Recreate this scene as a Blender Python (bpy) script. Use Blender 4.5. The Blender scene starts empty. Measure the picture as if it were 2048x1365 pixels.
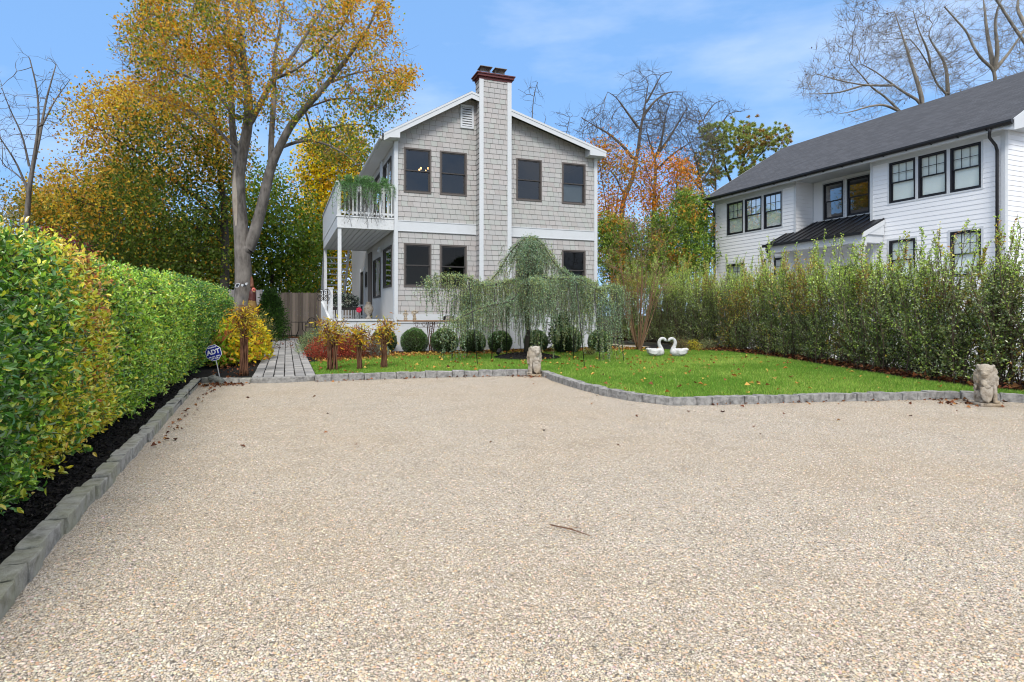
import bpy, bmesh, math, random
import numpy as np
from mathutils import Vector, Matrix
random.seed(5)
RG = np.random.default_rng(11)
SC = bpy.context.scene
DENOISE = True
COL = SC.collection

# ------------------------------------------------------------------ camera
FPX, CX, HY, EYE = 1200.0, 1024.0, 630.0, 1.15      # photo focal length, principal column, horizon row (2048 px wide photo), eye height
YAW = math.atan((1024 - 565) / FPX)
FW = np.array([math.sin(YAW), math.cos(YAW)]); RT = np.array([math.cos(YAW), -math.sin(YAW)])
cam_d = bpy.data.cameras.new('camera'); cam = bpy.data.objects.new('camera', cam_d); COL.objects.link(cam)
cam.location = (0, 0, EYE); cam.rotation_euler = (math.pi / 2, 0, -YAW)
cam_d.sensor_width = 36; cam_d.lens = 36 * FPX / 2048
cam_d.shift_y = -(682.5 - HY) / 2048
cam_d.clip_start = 0.05; cam_d.clip_end = 2000
SC.camera = cam

# ------------------------------------------------------------------ sky, sun, exposure
SUN_EL, SUN_AZ = 42, 200        # degrees; azimuth clockwise from +Y (behind the camera, a little left)
w = bpy.data.worlds.new('World'); SC.world = w; w.use_nodes = True
nt = w.node_tree; nt.nodes.clear()
def nn(t, **k):
    n = nt.nodes.new(t)
    for a, b in k.items(): setattr(n, a, b)
    return n
sky = nn('ShaderNodeTexSky', sky_type='NISHITA', sun_disc=False)
sky.sun_elevation = math.radians(SUN_EL); sky.sun_rotation = math.radians(SUN_AZ)
sky.air_density = 1.0; sky.dust_density = 0.25; sky.ozone_density = 3.0
tc = nn('ShaderNodeTexCoord'); sep = nn('ShaderNodeSeparateXYZ')
mp = nn('ShaderNodeMapping'); mp.inputs['Scale'].default_value = (2.2, 2.2, 7.5); mp.inputs['Rotation'].default_value = (0.0, 0.12, 0.5)
nz = nn('ShaderNodeTexNoise'); nz.inputs['Scale'].default_value = 1.3; nz.inputs['Detail'].default_value = 7; nz.inputs['Roughness'].default_value = 0.55
r1 = nn('ShaderNodeMapRange'); r1.inputs['From Min'].default_value = 0.46; r1.inputs['From Max'].default_value = 0.80; r1.inputs['To Max'].default_value = 0.22
r2 = nn('ShaderNodeMapRange', interpolation_type='SMOOTHSTEP'); r2.inputs['From Min'].default_value = 0.50; r2.inputs['From Max'].default_value = 0.78; r2.inputs['To Max'].default_value = 0.85  # bright overcast overhead, out of view, added for soft neutral fill light
mx = nn('ShaderNodeMath', operation='MAXIMUM')
r3 = nn('ShaderNodeMapRange', interpolation_type='SMOOTHSTEP'); r3.inputs['From Min'].default_value = 0.15; r3.inputs['From Max'].default_value = -0.45; r3.inputs['To Max'].default_value = 0.42   # thinner unseen cloud added behind the viewer for neutral fill and grey window reflections
mx2 = nn('ShaderNodeMath', operation='MAXIMUM')
hz = nn('ShaderNodeMapRange'); hz.inputs['From Min'].default_value = 0.0; hz.inputs['From Max'].default_value = 0.3; hz.inputs['To Min'].default_value = 0.0; hz.inputs['To Max'].default_value = 0.0
tint = nn('ShaderNodeMix', data_type='RGBA', blend_type='MULTIPLY'); tint.inputs[0].default_value = 1.0; tint.inputs[7].default_value = (0.86, 0.98, 1.14, 1)
even = nn('ShaderNodeMix', data_type='RGBA'); even.inputs[0].default_value = 0.72; even.inputs[7].default_value = (1.95, 3.85, 7.1, 1)   # evens out the pale horizon
mix = nn('ShaderNodeMix', data_type='RGBA'); mix.inputs[7].default_value = (12.5, 11.9, 11.0, 1)
bg = nn('ShaderNodeBackground'); bg.inputs['Strength'].default_value = 0.10
out = nn('ShaderNodeOutputWorld')
L = nt.links.new
L(tc.outputs['Generated'], sep.inputs[0]); L(tc.outputs['Generated'], mp.inputs[0]); L(mp.outputs[0], nz.inputs['Vector'])
L(nz.outputs[0], r1.inputs[0]); L(sep.outputs['Z'], r2.inputs[0]); L(r1.outputs[0], mx.inputs[0]); L(r2.outputs[0], mx2.inputs[0]); L(sep.outputs['Y'], r3.inputs[0]); L(r3.outputs[0], mx2.inputs[1]); L(mx2.outputs[0], mx.inputs[1])
nz2 = nn('ShaderNodeTexNoise'); nz2.inputs['Scale'].default_value = 5.0; nz2.inputs['Detail'].default_value = 5; r4 = nn('ShaderNodeMapRange'); r4.inputs['From Min'].default_value = 0.35; r4.inputs['From Max'].default_value = 0.65; r4.inputs['To Min'].default_value = 0.35; r4.inputs['To Max'].default_value = 1.5; ml = nn('ShaderNodeMath', operation='MULTIPLY')
L(tc.outputs['Generated'], nz2.inputs['Vector']); L(nz2.outputs[0], r4.inputs[0]); L(r3.outputs[0], ml.inputs[0]); L(r4.outputs[0], ml.inputs[1]); L(ml.outputs[0], mx2.inputs[1])
L(sky.outputs[0], tint.inputs[6]); L(tint.outputs[2], even.inputs[6]); L(even.outputs[2], mix.inputs[6]); L(mx.outputs[0], mix.inputs[0]); L(mix.outputs[2], bg.inputs[0]); L(bg.outputs[0], out.inputs[0])
sd = bpy.data.lights.new('sun', 'SUN'); sd.energy = 1.8; sd.angle = math.radians(18); sd.color = (1, 0.95, 0.88)
so = bpy.data.objects.new('sun', sd); COL.objects.link(so)
el, az = math.radians(SUN_EL), math.radians(SUN_AZ)
sv = Vector((math.sin(az) * math.cos(el), math.cos(az) * math.cos(el), math.sin(el)))
so.rotation_euler = sv.to_track_quat('Z', 'Y').to_euler(); so.location = (0, -20, 30)
SC.view_settings.view_transform = 'Standard'; SC.view_settings.look = 'None'
SC.view_settings.exposure = 0.62; SC.view_settings.gamma = 1
cy = SC.cycles
cy.max_bounces = 6; cy.diffuse_bounces = 4; cy.glossy_bounces = 3; cy.transmission_bounces = 4; cy.transparent_max_bounces = 12
cy.filter_width = 1.1; cy.use_denoising = DENOISE
cy.caustics_reflective = False; cy.caustics_refractive = False

# ------------------------------------------------------------------ measuring helpers (photo pixel -> place)
def ray(px, py):
    d = FW + RT * ((px - CX) / FPX)
    return np.array([d[0], d[1], (HY - py) / FPX])
def G(px, py, z=0.0):
    r = ray(px, py); t = (z - EYE) / r[2]; return np.array([r[0] * t, r[1] * t, z])
def at(px, py, d):
    r = ray(px, py); return np.array([r[0] * d, r[1] * d, EYE + r[2] * d])
def PY(px, py, Y):
    r = ray(px, py); t = Y / r[1]; return r[0] * t, EYE + r[2] * t

# ------------------------------------------------------------------ object helpers
ORI = {}
def tag(o, label=None, cat=None, group=None, kind=None):
    if label: o['label'] = label
    if cat: o['category'] = cat
    if group: o['group'] = group
    if kind: o['kind'] = kind
    return o
def thing(name, label, cat, loc=(0, 0, 0), group=None, rz=0.0):
    o = bpy.data.objects.new(name, None); COL.objects.link(o); o.location = loc; o.rotation_euler = (0, 0, rz)
    o.empty_display_size = 0.1
    ORI[o.name] = np.array(loc, float) if rz == 0 else np.zeros(3)      # rotated things are built in their own frame
    return tag(o, label, cat, group)
def link_mesh(name, me, mat, parent=None):
    o = bpy.data.objects.new(name, me); COL.objects.link(o)
    if mat is not None:
        for m in (mat if isinstance(mat, (list, tuple)) else [mat]): me.materials.append(m)
    if parent is not None:
        o.parent = parent; ORI[o.name] = ORI.get(parent.name, np.zeros(3))
    else: ORI[o.name] = np.zeros(3)
    return o
def mesh_np(name, V, F, mat, parent=None, col=None, smooth=False):
    V = np.asarray(V, dtype=np.float32).reshape(-1, 3); F = np.asarray(F, dtype=np.int32)
    if parent is not None: V = V - ORI.get(parent.name, np.zeros(3)).astype(np.float32)
    n, k = F.shape
    me = bpy.data.meshes.new(name)
    me.vertices.add(len(V)); me.vertices.foreach_set('co', np.ascontiguousarray(V, dtype=np.float32).ravel())
    me.loops.add(n * k); me.loops.foreach_set('vertex_index', F.ravel())
    me.polygons.add(n); me.polygons.foreach_set('loop_start', np.arange(0, n * k, k, dtype=np.int32))
    me.polygons.foreach_set('use_smooth', np.full(n, smooth, dtype=bool))
    if col is not None:
        a = me.color_attributes.new('col', 'FLOAT_COLOR', 'POINT')
        c = np.ones((len(V), 4), np.float32); c[:, :3] = col; a.data.foreach_set('color', c.ravel())
    me.update(calc_edges=True); me.validate()
    return link_mesh(name, me, mat, parent)
def copy_tree(o, parent=None):
    c = o.copy(); COL.objects.link(c); c.parent = parent
    ORI[c.name] = ORI.get(o.name, np.zeros(3))
    for ch in list(o.children): copy_tree(ch, c)
    return c

class MB:
    def __init__(s): s.v = []; s.f = []
    def add(s, vs, fs):
        b = len(s.v); s.v += [tuple(map(float, p)) for p in vs]; s.f += [tuple(b + i for i in f) for f in fs]; return s
    def box(s, x0, x1, y0, y1, z0, z1):
        return s.add([(x0,y0,z0),(x1,y0,z0),(x1,y1,z0),(x0,y1,z0),(x0,y0,z1),(x1,y0,z1),(x1,y1,z1),(x0,y1,z1)],
                     [(0,3,2,1),(4,5,6,7),(0,1,5,4),(1,2,6,5),(2,3,7,6),(3,0,4,7)])
    def hexa(s, p):   # 8 points: bottom ring then top ring
        return s.add(p, [(0,3,2,1),(4,5,6,7),(0,1,5,4),(1,2,6,5),(2,3,7,6),(3,0,4,7)])
    def quad(s, *p): return s.add(p, [tuple(range(len(p)))])
    def bar(s, a, b, w, h=None, up=(0, 0, 1)):
        a = np.array(a, float); b = np.array(b, float); h = h or w
        d = b - a; d /= np.linalg.norm(d); u = np.array(up, float)
        if abs(d @ u) > .95: u = np.array([0, 1.0, 0])
        x = np.cross(d, u); x /= np.linalg.norm(x); y = np.cross(x, d)
        x *= w / 2; y *= h / 2
        return s.hexa([a-x-y, a+x-y, a+x+y, a-x+y, b-x-y, b+x-y, b+x+y, b-x+y])
    def tube(s, pts, rad, n=8, cap=True):
        pts = [np.array(p, float) for p in pts]
        if not hasattr(rad, '__len__'): rad = [rad] * len(pts)
        ref = None; rings = []
        for i, p in enumerate(pts):
            d = pts[min(i+1, len(pts)-1)] - pts[max(i-1, 0)]; d = d / (np.linalg.norm(d) + 1e-9)
            if ref is None:
                ref = np.cross(d, (0, 0, 1) if abs(d[2]) < .9 else (1, 0, 0))
            ref = ref - d * (ref @ d); ref /= np.linalg.norm(ref) + 1e-9
            y = np.cross(d, ref)
            rings.append([p + rad[i] * (ref * math.cos(2*math.pi*k/n) + y * math.sin(2*math.pi*k/n)) for k in range(n)])
        vs = [q for r in rings for q in r]; fs = []
        for i in range(len(pts)-1):
            for k in range(n):
                fs.append((i*n+k, i*n+(k+1) % n, (i+1)*n+(k+1) % n, (i+1)*n+k))
        if cap:
            fs.append(tuple(range(n-1, -1, -1))); fs.append(tuple((len(pts)-1)*n+k for k in range(n)))
        return s.add(vs, fs)
    def lathe(s, c, prof, n=20):
        vs = []; fs = []
        for (r, z) in prof:
            for k in range(n):
                a = 2*math.pi*k/n; vs.append((c[0]+r*math.cos(a), c[1]+r*math.sin(a), c[2]+z))
        for i in range(len(prof)-1):
            for k in range(n): fs.append((i*n+k, i*n+(k+1) % n, (i+1)*n+(k+1) % n, (i+1)*n+k))
        fs.append(tuple(range(n-1, -1, -1))); fs.append(tuple((len(prof)-1)*n+k for k in range(n)))
        return s.add(vs, fs)
    def ell(s, c, r, n=14, m=9, rz=0.0, ry=0.0):
        r = (r, r, r) if not hasattr(r, '__len__') else r
        M = Matrix.Rotation(rz, 3, 'Z') @ Matrix.Rotation(ry, 3, 'Y')
        vs = []; fs = []
        for i in range(m+1):
            t = math.pi * i / m
            for k in range(n):
                a = 2*math.pi*k/n
                p = M @ Vector((r[0]*math.sin(t)*math.cos(a), r[1]*math.sin(t)*math.sin(a), r[2]*math.cos(t)))
                vs.append((c[0]+p.x, c[1]+p.y, c[2]+p.z))
        for i in range(m):
            for k in range(n): fs.append((i*n+k, (i+1)*n+k, (i+1)*n+(k+1) % n, i*n+(k+1) % n))
        return s.add(vs, fs)
    def prism(s, poly, z0, z1):
        n = len(poly)
        return s.add([(p[0], p[1], z0) for p in poly] + [(p[0], p[1], z1) for p in poly],
                     [tuple(range(n-1, -1, -1)), tuple(range(n, 2*n))] + [(k, (k+1) % n, n+(k+1) % n, n+k) for k in range(n)])
    def build(s, name, mat, parent=None, smooth=False, bevel=0.0):
        o = np.zeros(3) if parent is None else ORI.get(parent.name, np.zeros(3))
        me = bpy.data.meshes.new(name)
        me.from_pydata([(p[0]-o[0], p[1]-o[1], p[2]-o[2]) for p in s.v], [], s.f); me.update()
        if smooth: me.polygons.foreach_set('use_smooth', np.ones(len(me.polygons), dtype=bool))
        ob = link_mesh(name, me, mat, parent)
        if bevel:
            m = ob.modifiers.new('bevel', 'BEVEL'); m.width = bevel; m.segments = 2; m.limit_method = 'ANGLE'
        return ob

def sculpt(mb, name, mat, parent=None, voxel=0.012, smooth=4):
    """union of shapes melted into one continuous surface"""
    ob = mb.build(name, mat, parent, smooth=True)
    m = ob.modifiers.new('remesh', 'REMESH'); m.mode = 'VOXEL'; m.voxel_size = voxel; m.use_smooth_shade = True
    if smooth:
        k = ob.modifiers.new('smooth', 'SMOOTH'); k.factor = 0.5; k.iterations = smooth
    return ob

# ------------------------------------------------------------------ materials
LEAFGAIN = 1.0
def lin(h):
    h = h.lstrip('#'); v = [int(h[i:i+2], 16) / 255 for i in (0, 2, 4)]
    return tuple(x / 12.92 if x <= .04045 else ((x + .055) / 1.055) ** 2.4 for x in v)
class NT:
    def __init__(s, name):
        s.m = bpy.data.materials.new(name); s.m.use_nodes = True; s.t = s.m.node_tree; s.t.nodes.clear()
        s.out = s.n('ShaderNodeOutputMaterial')
    def n(s, t, **k):
        x = s.t.nodes.new(t)
        for a, b in k.items():
            if a in ('ins',):
                for i, v in b.items():
                    if hasattr(v, 'is_linked') or isinstance(v, bpy.types.NodeSocket): s.t.links.new(v, x.inputs[i])
                    else: x.inputs[i].default_value = v
            else: setattr(x, a, b)
        return x
    def math(s, op, a, b=0.0): return s.n('ShaderNodeMath', operation=op, ins={0: a, 1: b}).outputs[0]
    def mix(s, f, a, b, blend='MIX'):
        x = s.n('ShaderNodeMix', data_type='RGBA', blend_type=blend, ins={0: f})
        for i, v in ((6, a), (7, b)):
            if isinstance(v, bpy.types.NodeSocket): s.t.links.new(v, x.inputs[i])
            else: x.inputs[i].default_value = (*v[:3], 1)
        return x.outputs[2]
    def ramp(s, f, stops, interp='LINEAR'):
        x = s.n('ShaderNodeValToRGB', ins={0: f}); x.color_ramp.interpolation = interp
        e = x.color_ramp.elements
        while len(e) < len(stops): e.new(0.5)
        for q, (p, c) in zip(e, stops): q.position = p; q.color = (*c[:3], 1) if hasattr(c, '__len__') else (c, c, c, 1)
        return x.outputs[0]
    def noise(s, vec, scale, detail=4, rough=.55):
        return s.n('ShaderNodeTexNoise', ins={'Vector': vec, 'Scale': scale, 'Detail': detail, 'Roughness': rough})
    def coord(s, which='Object'): return s.n('ShaderNodeTexCoord').outputs[which]
    def bump(s, h, strength=.3, dist=.02): return s.n('ShaderNodeBump', ins={'Height': h, 'Strength': strength, 'Distance': dist}).outputs[0]
    def bsdf(s, col, rough=.6, normal=None, metal=0.0, spec=.5):
        b = s.n('ShaderNodeBsdfPrincipled')
        for i, v in (('Base Color', col), ('Roughness', rough), ('Metallic', metal), ('Specular IOR Level', spec)):
            if isinstance(v, bpy.types.NodeSocket): s.t.links.new(v, b.inputs[i])
            elif i == 'Base Color': b.inputs[i].default_value = (*v[:3], 1)
            else: b.inputs[i].default_value = v
        if normal is not None: s.t.links.new(normal, b.inputs['Normal'])
        return b
    def done(s, sh): s.t.links.new(sh.outputs[0] if hasattr(sh, 'outputs') else sh, s.out.inputs[0]); return s.m

def M_plain(name, c, rough=.6, metal=0.0, var=.12, nscale=3.0, bump=.0, bscale=60, spec=.4, grime=None, gamt=.5):
    t = NT(name); co = t.coord()
    n = t.noise(co, nscale, 5)
    col = t.mix(n.outputs[0], tuple(x * (1 - var) for x in c), tuple(min(1, x * (1 + var)) for x in c))
    if grime:
        g = t.noise(co, nscale * 2.7, 6, .7)
        f = t.n('ShaderNodeMapRange', ins={0: g.outputs[0], 1: .5, 2: .75, 3: 0.0, 4: gamt}).outputs[0]
        col = t.mix(f, col, grime)
    nm = t.bump(t.noise(co, bscale, 4).outputs[0], bump, .01) if bump else None
    return t.done(t.bsdf(col, rough, nm, metal, spec))

def M_leaf(name, trans=.35, rough=.45, spec=.35):
    t = NT(name); a = t.n('ShaderNodeAttribute', attribute_name='col')
    b = t.bsdf(a.outputs['Color'], rough, None, 0, spec)
    tr = t.n('ShaderNodeBsdfTranslucent', ins={0: t.mix(.5, a.outputs['Color'], t.mix(1.0, a.outputs['Color'], (1.15, 1.2, .55), 'MULTIPLY'))})
    mx = t.n('ShaderNodeMixShader', ins={0: trans, 1: b.outputs[0], 2: tr.outputs[0]})
    return t.done(mx)

def M_bark(name, c1, c2, scale=6):
    t = NT(name); co = t.coord()
    mp = t.n('ShaderNodeMapping', ins={0: co, 3: (1, 1, .25)})
    n = t.noise(mp.outputs[0], scale, 7, .65); n2 = t.noise(co, 1.3, 3)
    col = t.ramp(n.outputs[0], [(.3, c1), (.7, c2)])
    col = t.mix(t.n('ShaderNodeMapRange', ins={0: n2.outputs[0], 1: .45, 2: .7, 3: 0.0, 4: .5}).outputs[0], col, tuple(x * 1.5 for x in c2))
    return t.done(t.bsdf(col, .85, t.bump(n.outputs[0], .7, .03), 0, .2))

def M_shingle():
    t = NT('shingle_siding'); co = t.coord()
    s = t.n('ShaderNodeSeparateXYZ', ins={0: co})
    u = t.math('ADD', s.outputs[0], s.outputs[1]); row = t.math('FLOOR', t.math('DIVIDE', s.outputs[2], COURSE))
    wn = t.n('ShaderNodeTexWhiteNoise', noise_dimensions='1D', ins={'W': row})
    W = t.math('ADD', t.math('DIVIDE', u, .20), t.math('MULTIPLY', wn.outputs[0], 91.7))
    vd = t.n('ShaderNodeTexVoronoi', voronoi_dimensions='1D', feature='DISTANCE_TO_EDGE', ins={'W': W, 'Randomness': .75, 'Scale': 1.0})
    vc = t.n('ShaderNodeTexVoronoi', voronoi_dimensions='1D', feature='F1', ins={'W': W, 'Randomness': .75, 'Scale': 1.0})
    base = t.ramp(t.n('ShaderNodeSeparateColor', ins={0: vc.outputs['Color']}).outputs[0],
                  [(0, lin('#aaa5a3')), (.3, lin('#b4b0af')), (.6, lin('#adacac')), (.85, lin('#adb0ac')), (1, lin('#b9b6b5'))])
    mp = t.n('ShaderNodeMapping', ins={0: co, 3: (28, 28, 2.5)})
    gr = t.noise(mp.outputs[0], 2.2, 5, .7)
    base = t.mix(t.math('MULTIPLY', gr.outputs[0], .22), base, (.17, .155, .14))
    big = t.noise(co, .6, 3); base = t.mix(t.n('ShaderNodeMapRange', ins={0: big.outputs[0], 1: .45, 2: .7, 3: 0.0, 4: .25}).outputs[0], base, lin('#a9b0a6'))
    gap = t.math('LESS_THAN', vd.outputs['Distance'], .02)
    col = t.mix(t.math('MULTIPLY', gap, .8), base, (.06, .055, .05))
    h = t.math('SUBTRACT', t.math('MULTIPLY', gr.outputs[0], .25), gap)
    return t.done(t.bsdf(col, .75, t.bump(h, .5, .008), 0, .25))

def M_roof(name, c1, c2, axis=0, k=1.2):
    t = NT(name); co = t.coord(); s = t.n('ShaderNodeSeparateXYZ', ins={0: co})
    cb = t.n('ShaderNodeCombineXYZ', ins={0: s.outputs[axis], 1: t.math('MULTIPLY', s.outputs[2], 1.9)})
    b = t.n('ShaderNodeTexBrick', offset=.5, ins={'Vector': cb.outputs[0], 'Color1': (.2, .2, .2, 1), 'Color2': (.9, .9, .9, 1), 'Mortar': (0, 0, 0, 1), 'Scale': 1.0, 'Mortar Size': .012, 'Brick Width': .30, 'Row Height': .14, 'Bias': 0.0})
    n = t.noise(cb.outputs[0], 5, 8, .75); n2 = t.noise(cb.outputs[0], 150, 3, .7)
    f = t.math('ADD', t.math('MULTIPLY', b.outputs[0], .55), t.math('MULTIPLY', n.outputs[0], .5))
    col = t.ramp(f, [(.15, c1), (.95, c2)])
    col = t.mix(t.math('MULTIPLY', n2.outputs[0], .5), col, tuple(x * 1.6 for x in c2))
    h = t.math('ADD', b.outputs[0], t.math('MULTIPLY', n2.outputs[0], .4))
    return t.done(t.bsdf(col, .85, t.bump(h, .6, .012), 0, .25))

def M_glass(name, tintc=(.55, .6, .6), refl=.10, fk=1.0):
    t = NT(name); co = t.coord()
    fr = t.n('ShaderNodeFresnel', ins={0: 1.5})
    nm = t.bump(t.noise(co, 1.6, 2).outputs[0], .05, .05)
    tr = t.n('ShaderNodeBsdfTransparent', ins={0: (*tintc, 1)}); gl = t.n('ShaderNodeBsdfGlossy', ins={0: (1, 1, 1, 1), 1: .015, 'Normal': nm})
    f = t.math('ADD', t.math('MULTIPLY', fr.outputs[0], fk), refl)
    return t.done(t.n('ShaderNodeMixShader', ins={0: f, 1: tr.outputs[0], 2: gl.outputs[0]}))

def M_gravel():
    t = NT('gravel'); co = t.coord()
    wob = t.noise(co, 45, 2)
    cv = t.n('ShaderNodeVectorMath', operation='ADD', ins={0: co, 1: t.n('ShaderNodeVectorMath', operation='SCALE', ins={0: wob.outputs['Color'], 'Scale': .009}).outputs[0]}).outputs[0]
    v = t.n('ShaderNodeTexVoronoi', feature='F1', voronoi_dimensions='2D', ins={'Vector': cv, 'Scale': 112.0, 'Randomness': 1.0})
    e = t.n('ShaderNodeTexVoronoi', feature='DISTANCE_TO_EDGE', voronoi_dimensions='2D', ins={'Vector': cv, 'Scale': 112.0, 'Randomness': 1.0})
    c = t.n('ShaderNodeSeparateColor', ins={0: v.outputs['Color']})
    col = t.ramp(c.outputs[0], [(0, lin('#5a5856')), (.06, lin('#8b847c')), (.11, lin('#cab99d')), (.25, lin('#dacebb')), (.45, lin('#e2d9cb')), (.6, lin('#d6c2a4')), (.7, lin('#e7dfd5')), (.88, lin('#dcd2c6')), (1, lin('#c3b4a4'))])
    big = t.noise(co, .5, 5, .6); b2 = t.noise(co, 2.6, 5, .65)
    col = t.mix(t.n('ShaderNodeMapRange', ins={0: big.outputs[0], 1: .42, 2: .68, 3: 0.0, 4: .40}).outputs[0], col, lin('#d0b898'))
    col = t.mix(t.n('ShaderNodeMapRange', ins={0: b2.outputs[0], 1: .50, 2: .72, 3: 0.0, 4: .40}).outputs[0], col, lin('#a39684'))
    sp = t.noise(co, 46, 4, .7); sp2 = t.noise(co, 17, 5, .75)      # clusters of darker and lighter stones
    col = t.mix(t.n('ShaderNodeMapRange', ins={0: sp.outputs[0], 1: .54, 2: .66, 3: 0.0, 4: .55}).outputs[0], col, lin('#8a7c6c'))
    col = t.mix(t.n('ShaderNodeMapRange', ins={0: sp2.outputs[0], 1: .56, 2: .70, 3: 0.0, 4: .42}).outputs[0], col, lin('#94826c'))
    col = t.mix(t.n('ShaderNodeMapRange', ins={0: sp.outputs[0], 1: .46, 2: .36, 3: 0.0, 4: .55}).outputs[0], col, lin('#f2eadd'))
    gapn = t.noise(co, 130, 2)
    gw = t.n('ShaderNodeMapRange', ins={0: gapn.outputs[0], 1: .42, 2: .66, 3: .03, 4: .32}).outputs[0]
    crack = t.math('LESS_THAN', e.outputs[0], gw)
    col = t.mix(t.math('MULTIPLY', crack, .78), col, lin('#4c453e'))
    h = t.n('ShaderNodeMapRange', ins={0: e.outputs[0], 1: 0.0, 2: .4, 3: 0.0, 4: 1.0}).outputs[0]
    h = t.math('ADD', h, t.math('MULTIPLY', c.outputs[1], .6))
    return t.done(t.bsdf(col, .85, t.bump(h, .55, .010), 0, .2))

def M_ground(name, cols, scale=6, bump=.6, bs=40, rough=.95):
    t = NT(name); co = t.coord(); n = t.noise(co, scale, 8, .7); n2 = t.noise(co, bs, 6, .7)
    col = t.ramp(t.math('ADD', t.math('MULTIPLY', n.outputs[0], .6), t.math('MULTIPLY', n2.outputs[0], .4)), [(.3 + .4 * i / max(1, len(cols) - 1), c) for i, c in enumerate(cols)])
    return t.done(t.bsdf(col, rough, t.bump(n2.outputs[0], bump, .03), 0, .15))

def M_stone(name, c1, c2, c3, scale=14, moss=None):
    t = NT(name); co = t.coord(); n = t.noise(co, scale, 7, .7); n2 = t.noise(co, scale * 9, 4, .7); n3 = t.noise(co, 2.3, 4)
    col = t.ramp(n.outputs[0], [(.32, c1), (.5, c2), (.68, c3)])
    col = t.mix(t.math('MULTIPLY', n2.outputs[0], .45), col, c1)
    if moss:
        col = t.mix(t.n('ShaderNodeMapRange', ins={0: n3.outputs[0], 1: .42, 2: .62, 3: 0.0, 4: .65}).outputs[0], col, moss)
    return t.done(t.bsdf(col, .85, t.bump(t.math('ADD', n.outputs[0], t.math('MULTIPLY', n2.outputs[0], .7)), .9, .02), 0, .2))

COURSE = 0.158
MAT = {}
MAT['shingle'] = M_shingle()
MAT['white'] = M_plain('white_trim_paint', (.57, .595, .62), .5, var=.05, grime=(.45, .46, .45), gamt=.25, nscale=2)
MAT['whitewash'] = M_plain('weathered_white_paint', (.60, .62, .635), .6, var=.06, grime=(.30, .30, .28), gamt=.55, nscale=6)
MAT['lap'] = M_plain('white_lap_siding', (.80, .81, .83), .5, var=.03, nscale=1)
MAT['stucco'] = M_plain('pale_grey_panel', (.50, .49, .47), .7, var=.08, bump=.1)
MAT['bronze'] = M_plain('dark_bronze_frame', (.045, .04, .038), .45, var=.15)
MAT['frametrim'] = M_plain('taupe_window_trim', (.105, .09, .082), .6, var=.1)
MAT['black'] = M_plain('black_metal', (.012, .012, .014), .4, var=.2)
MAT['blackrail'] = M_plain('black_frame', (.015, .016, .02), .35, var=.2)
MAT['iron'] = M_plain('dark_iron', (.018, .016, .016), .6, .3, var=.3)
MAT['rust'] = M_plain('rusty_iron', (.10, .045, .03), .8, .2, var=.4, nscale=12)
MAT['cap'] = M_plain('oxblood_cap', (.11, .025, .025), .5, var=.2)
MAT['galv'] = M_plain('weathered_galvanised_metal', (.22, .19, .16), .5, .6, var=.4, nscale=18)
MAT['roofdark'] = M_roof('dark_roof_shingle', (.03, .03, .032), (.09, .09, .095), axis=1)
MAT['roofgrey'] = M_roof('grey_roof_shingle', (.010, .012, .016), (.08, .085, .10), axis=1)
MAT['glass'] = M_glass('window_glass', (.5, .53, .54), .025); MAT['glasslow'] = M_glass('dim_reflection_window_glass', (.3, .32, .33), -.018)  # lower-floor copy of the glass; darker reflections baked into its tint and reflectivity
MAT['glass2'] = M_glass('clear_window_glass', (.93, .96, .95), .0, .45)
MAT['blind'] = M_plain('pale_window_blind', (.80, .85, .84), .8, var=.06)
MAT['inside'] = M_plain('room_wall', (.16, .17, .18), .9)
MAT['gravel'] = M_gravel()
MAT['earth'] = M_ground('earth', [(.03, .028, .02), (.07, .06, .035), (.06, .075, .03)], 3, .5, 20)
MAT['mulch'] = M_ground('black_mulch', [(.004, .004, .005), (.016, .015, .015), (.05, .047, .045)], 25, 1.0, 70)
MAT['litter'] = M_ground('leaf_litter', [(.015, .01, .008), (.05, .028, .016), (.11, .055, .03)], 12, 1.0, 40)
MAT['turf'] = M_ground('turf', [(.06, .11, .012), (.09, .16, .02), (.13, .20, .035)], 4, .6, 60)
MAT['grass'] = M_leaf('grass_blades', .3, .5, .3)
MAT['leaf'] = M_leaf('leaf', .48, .45, .3)
MAT['leafgloss'] = M_leaf('glossy_leaf', .25, .28, .9)
MAT['needle'] = M_leaf('needle', .25, .6, .25)
MAT['petal'] = M_leaf('dry_leaf', .2, .7, .2)
MAT['bark'] = M_bark('grey_bark', (.06, .053, .047), (.22, .20, .18), 9)
MAT['barkdark'] = M_bark('dark_bark', (.03, .026, .022), (.09, .08, .07))
MAT['barkpale'] = M_bark('pale_bark', (.10, .088, .07), (.29, .26, .215), 4)
MAT['twig'] = M_bark('brown_twig', (.05, .035, .025), (.13, .095, .07)); MAT['greytwig'] = M_bark('grey_brown_twig', (.055, .048, .042), (.14, .122, .105))
MAT['caneb'] = M_bark('reddish_brown_stem', (.06, .026, .016), (.19, .095, .055), 20)
MAT['orangetwig'] = M_bark('orange_brown_twig', (.10, .055, .03), (.26, .16, .10), 10)
MAT['kerb'] = M_stone('granite_kerb', (.13, .13, .13), (.34, .335, .325), (.52, .515, .50))
MAT['kerbmoss'] = M_stone('mossy_granite_kerb', (.18, .18, .165), (.44, .43, .40), (.60, .595, .56), moss=(.33, .335, .21))
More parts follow.
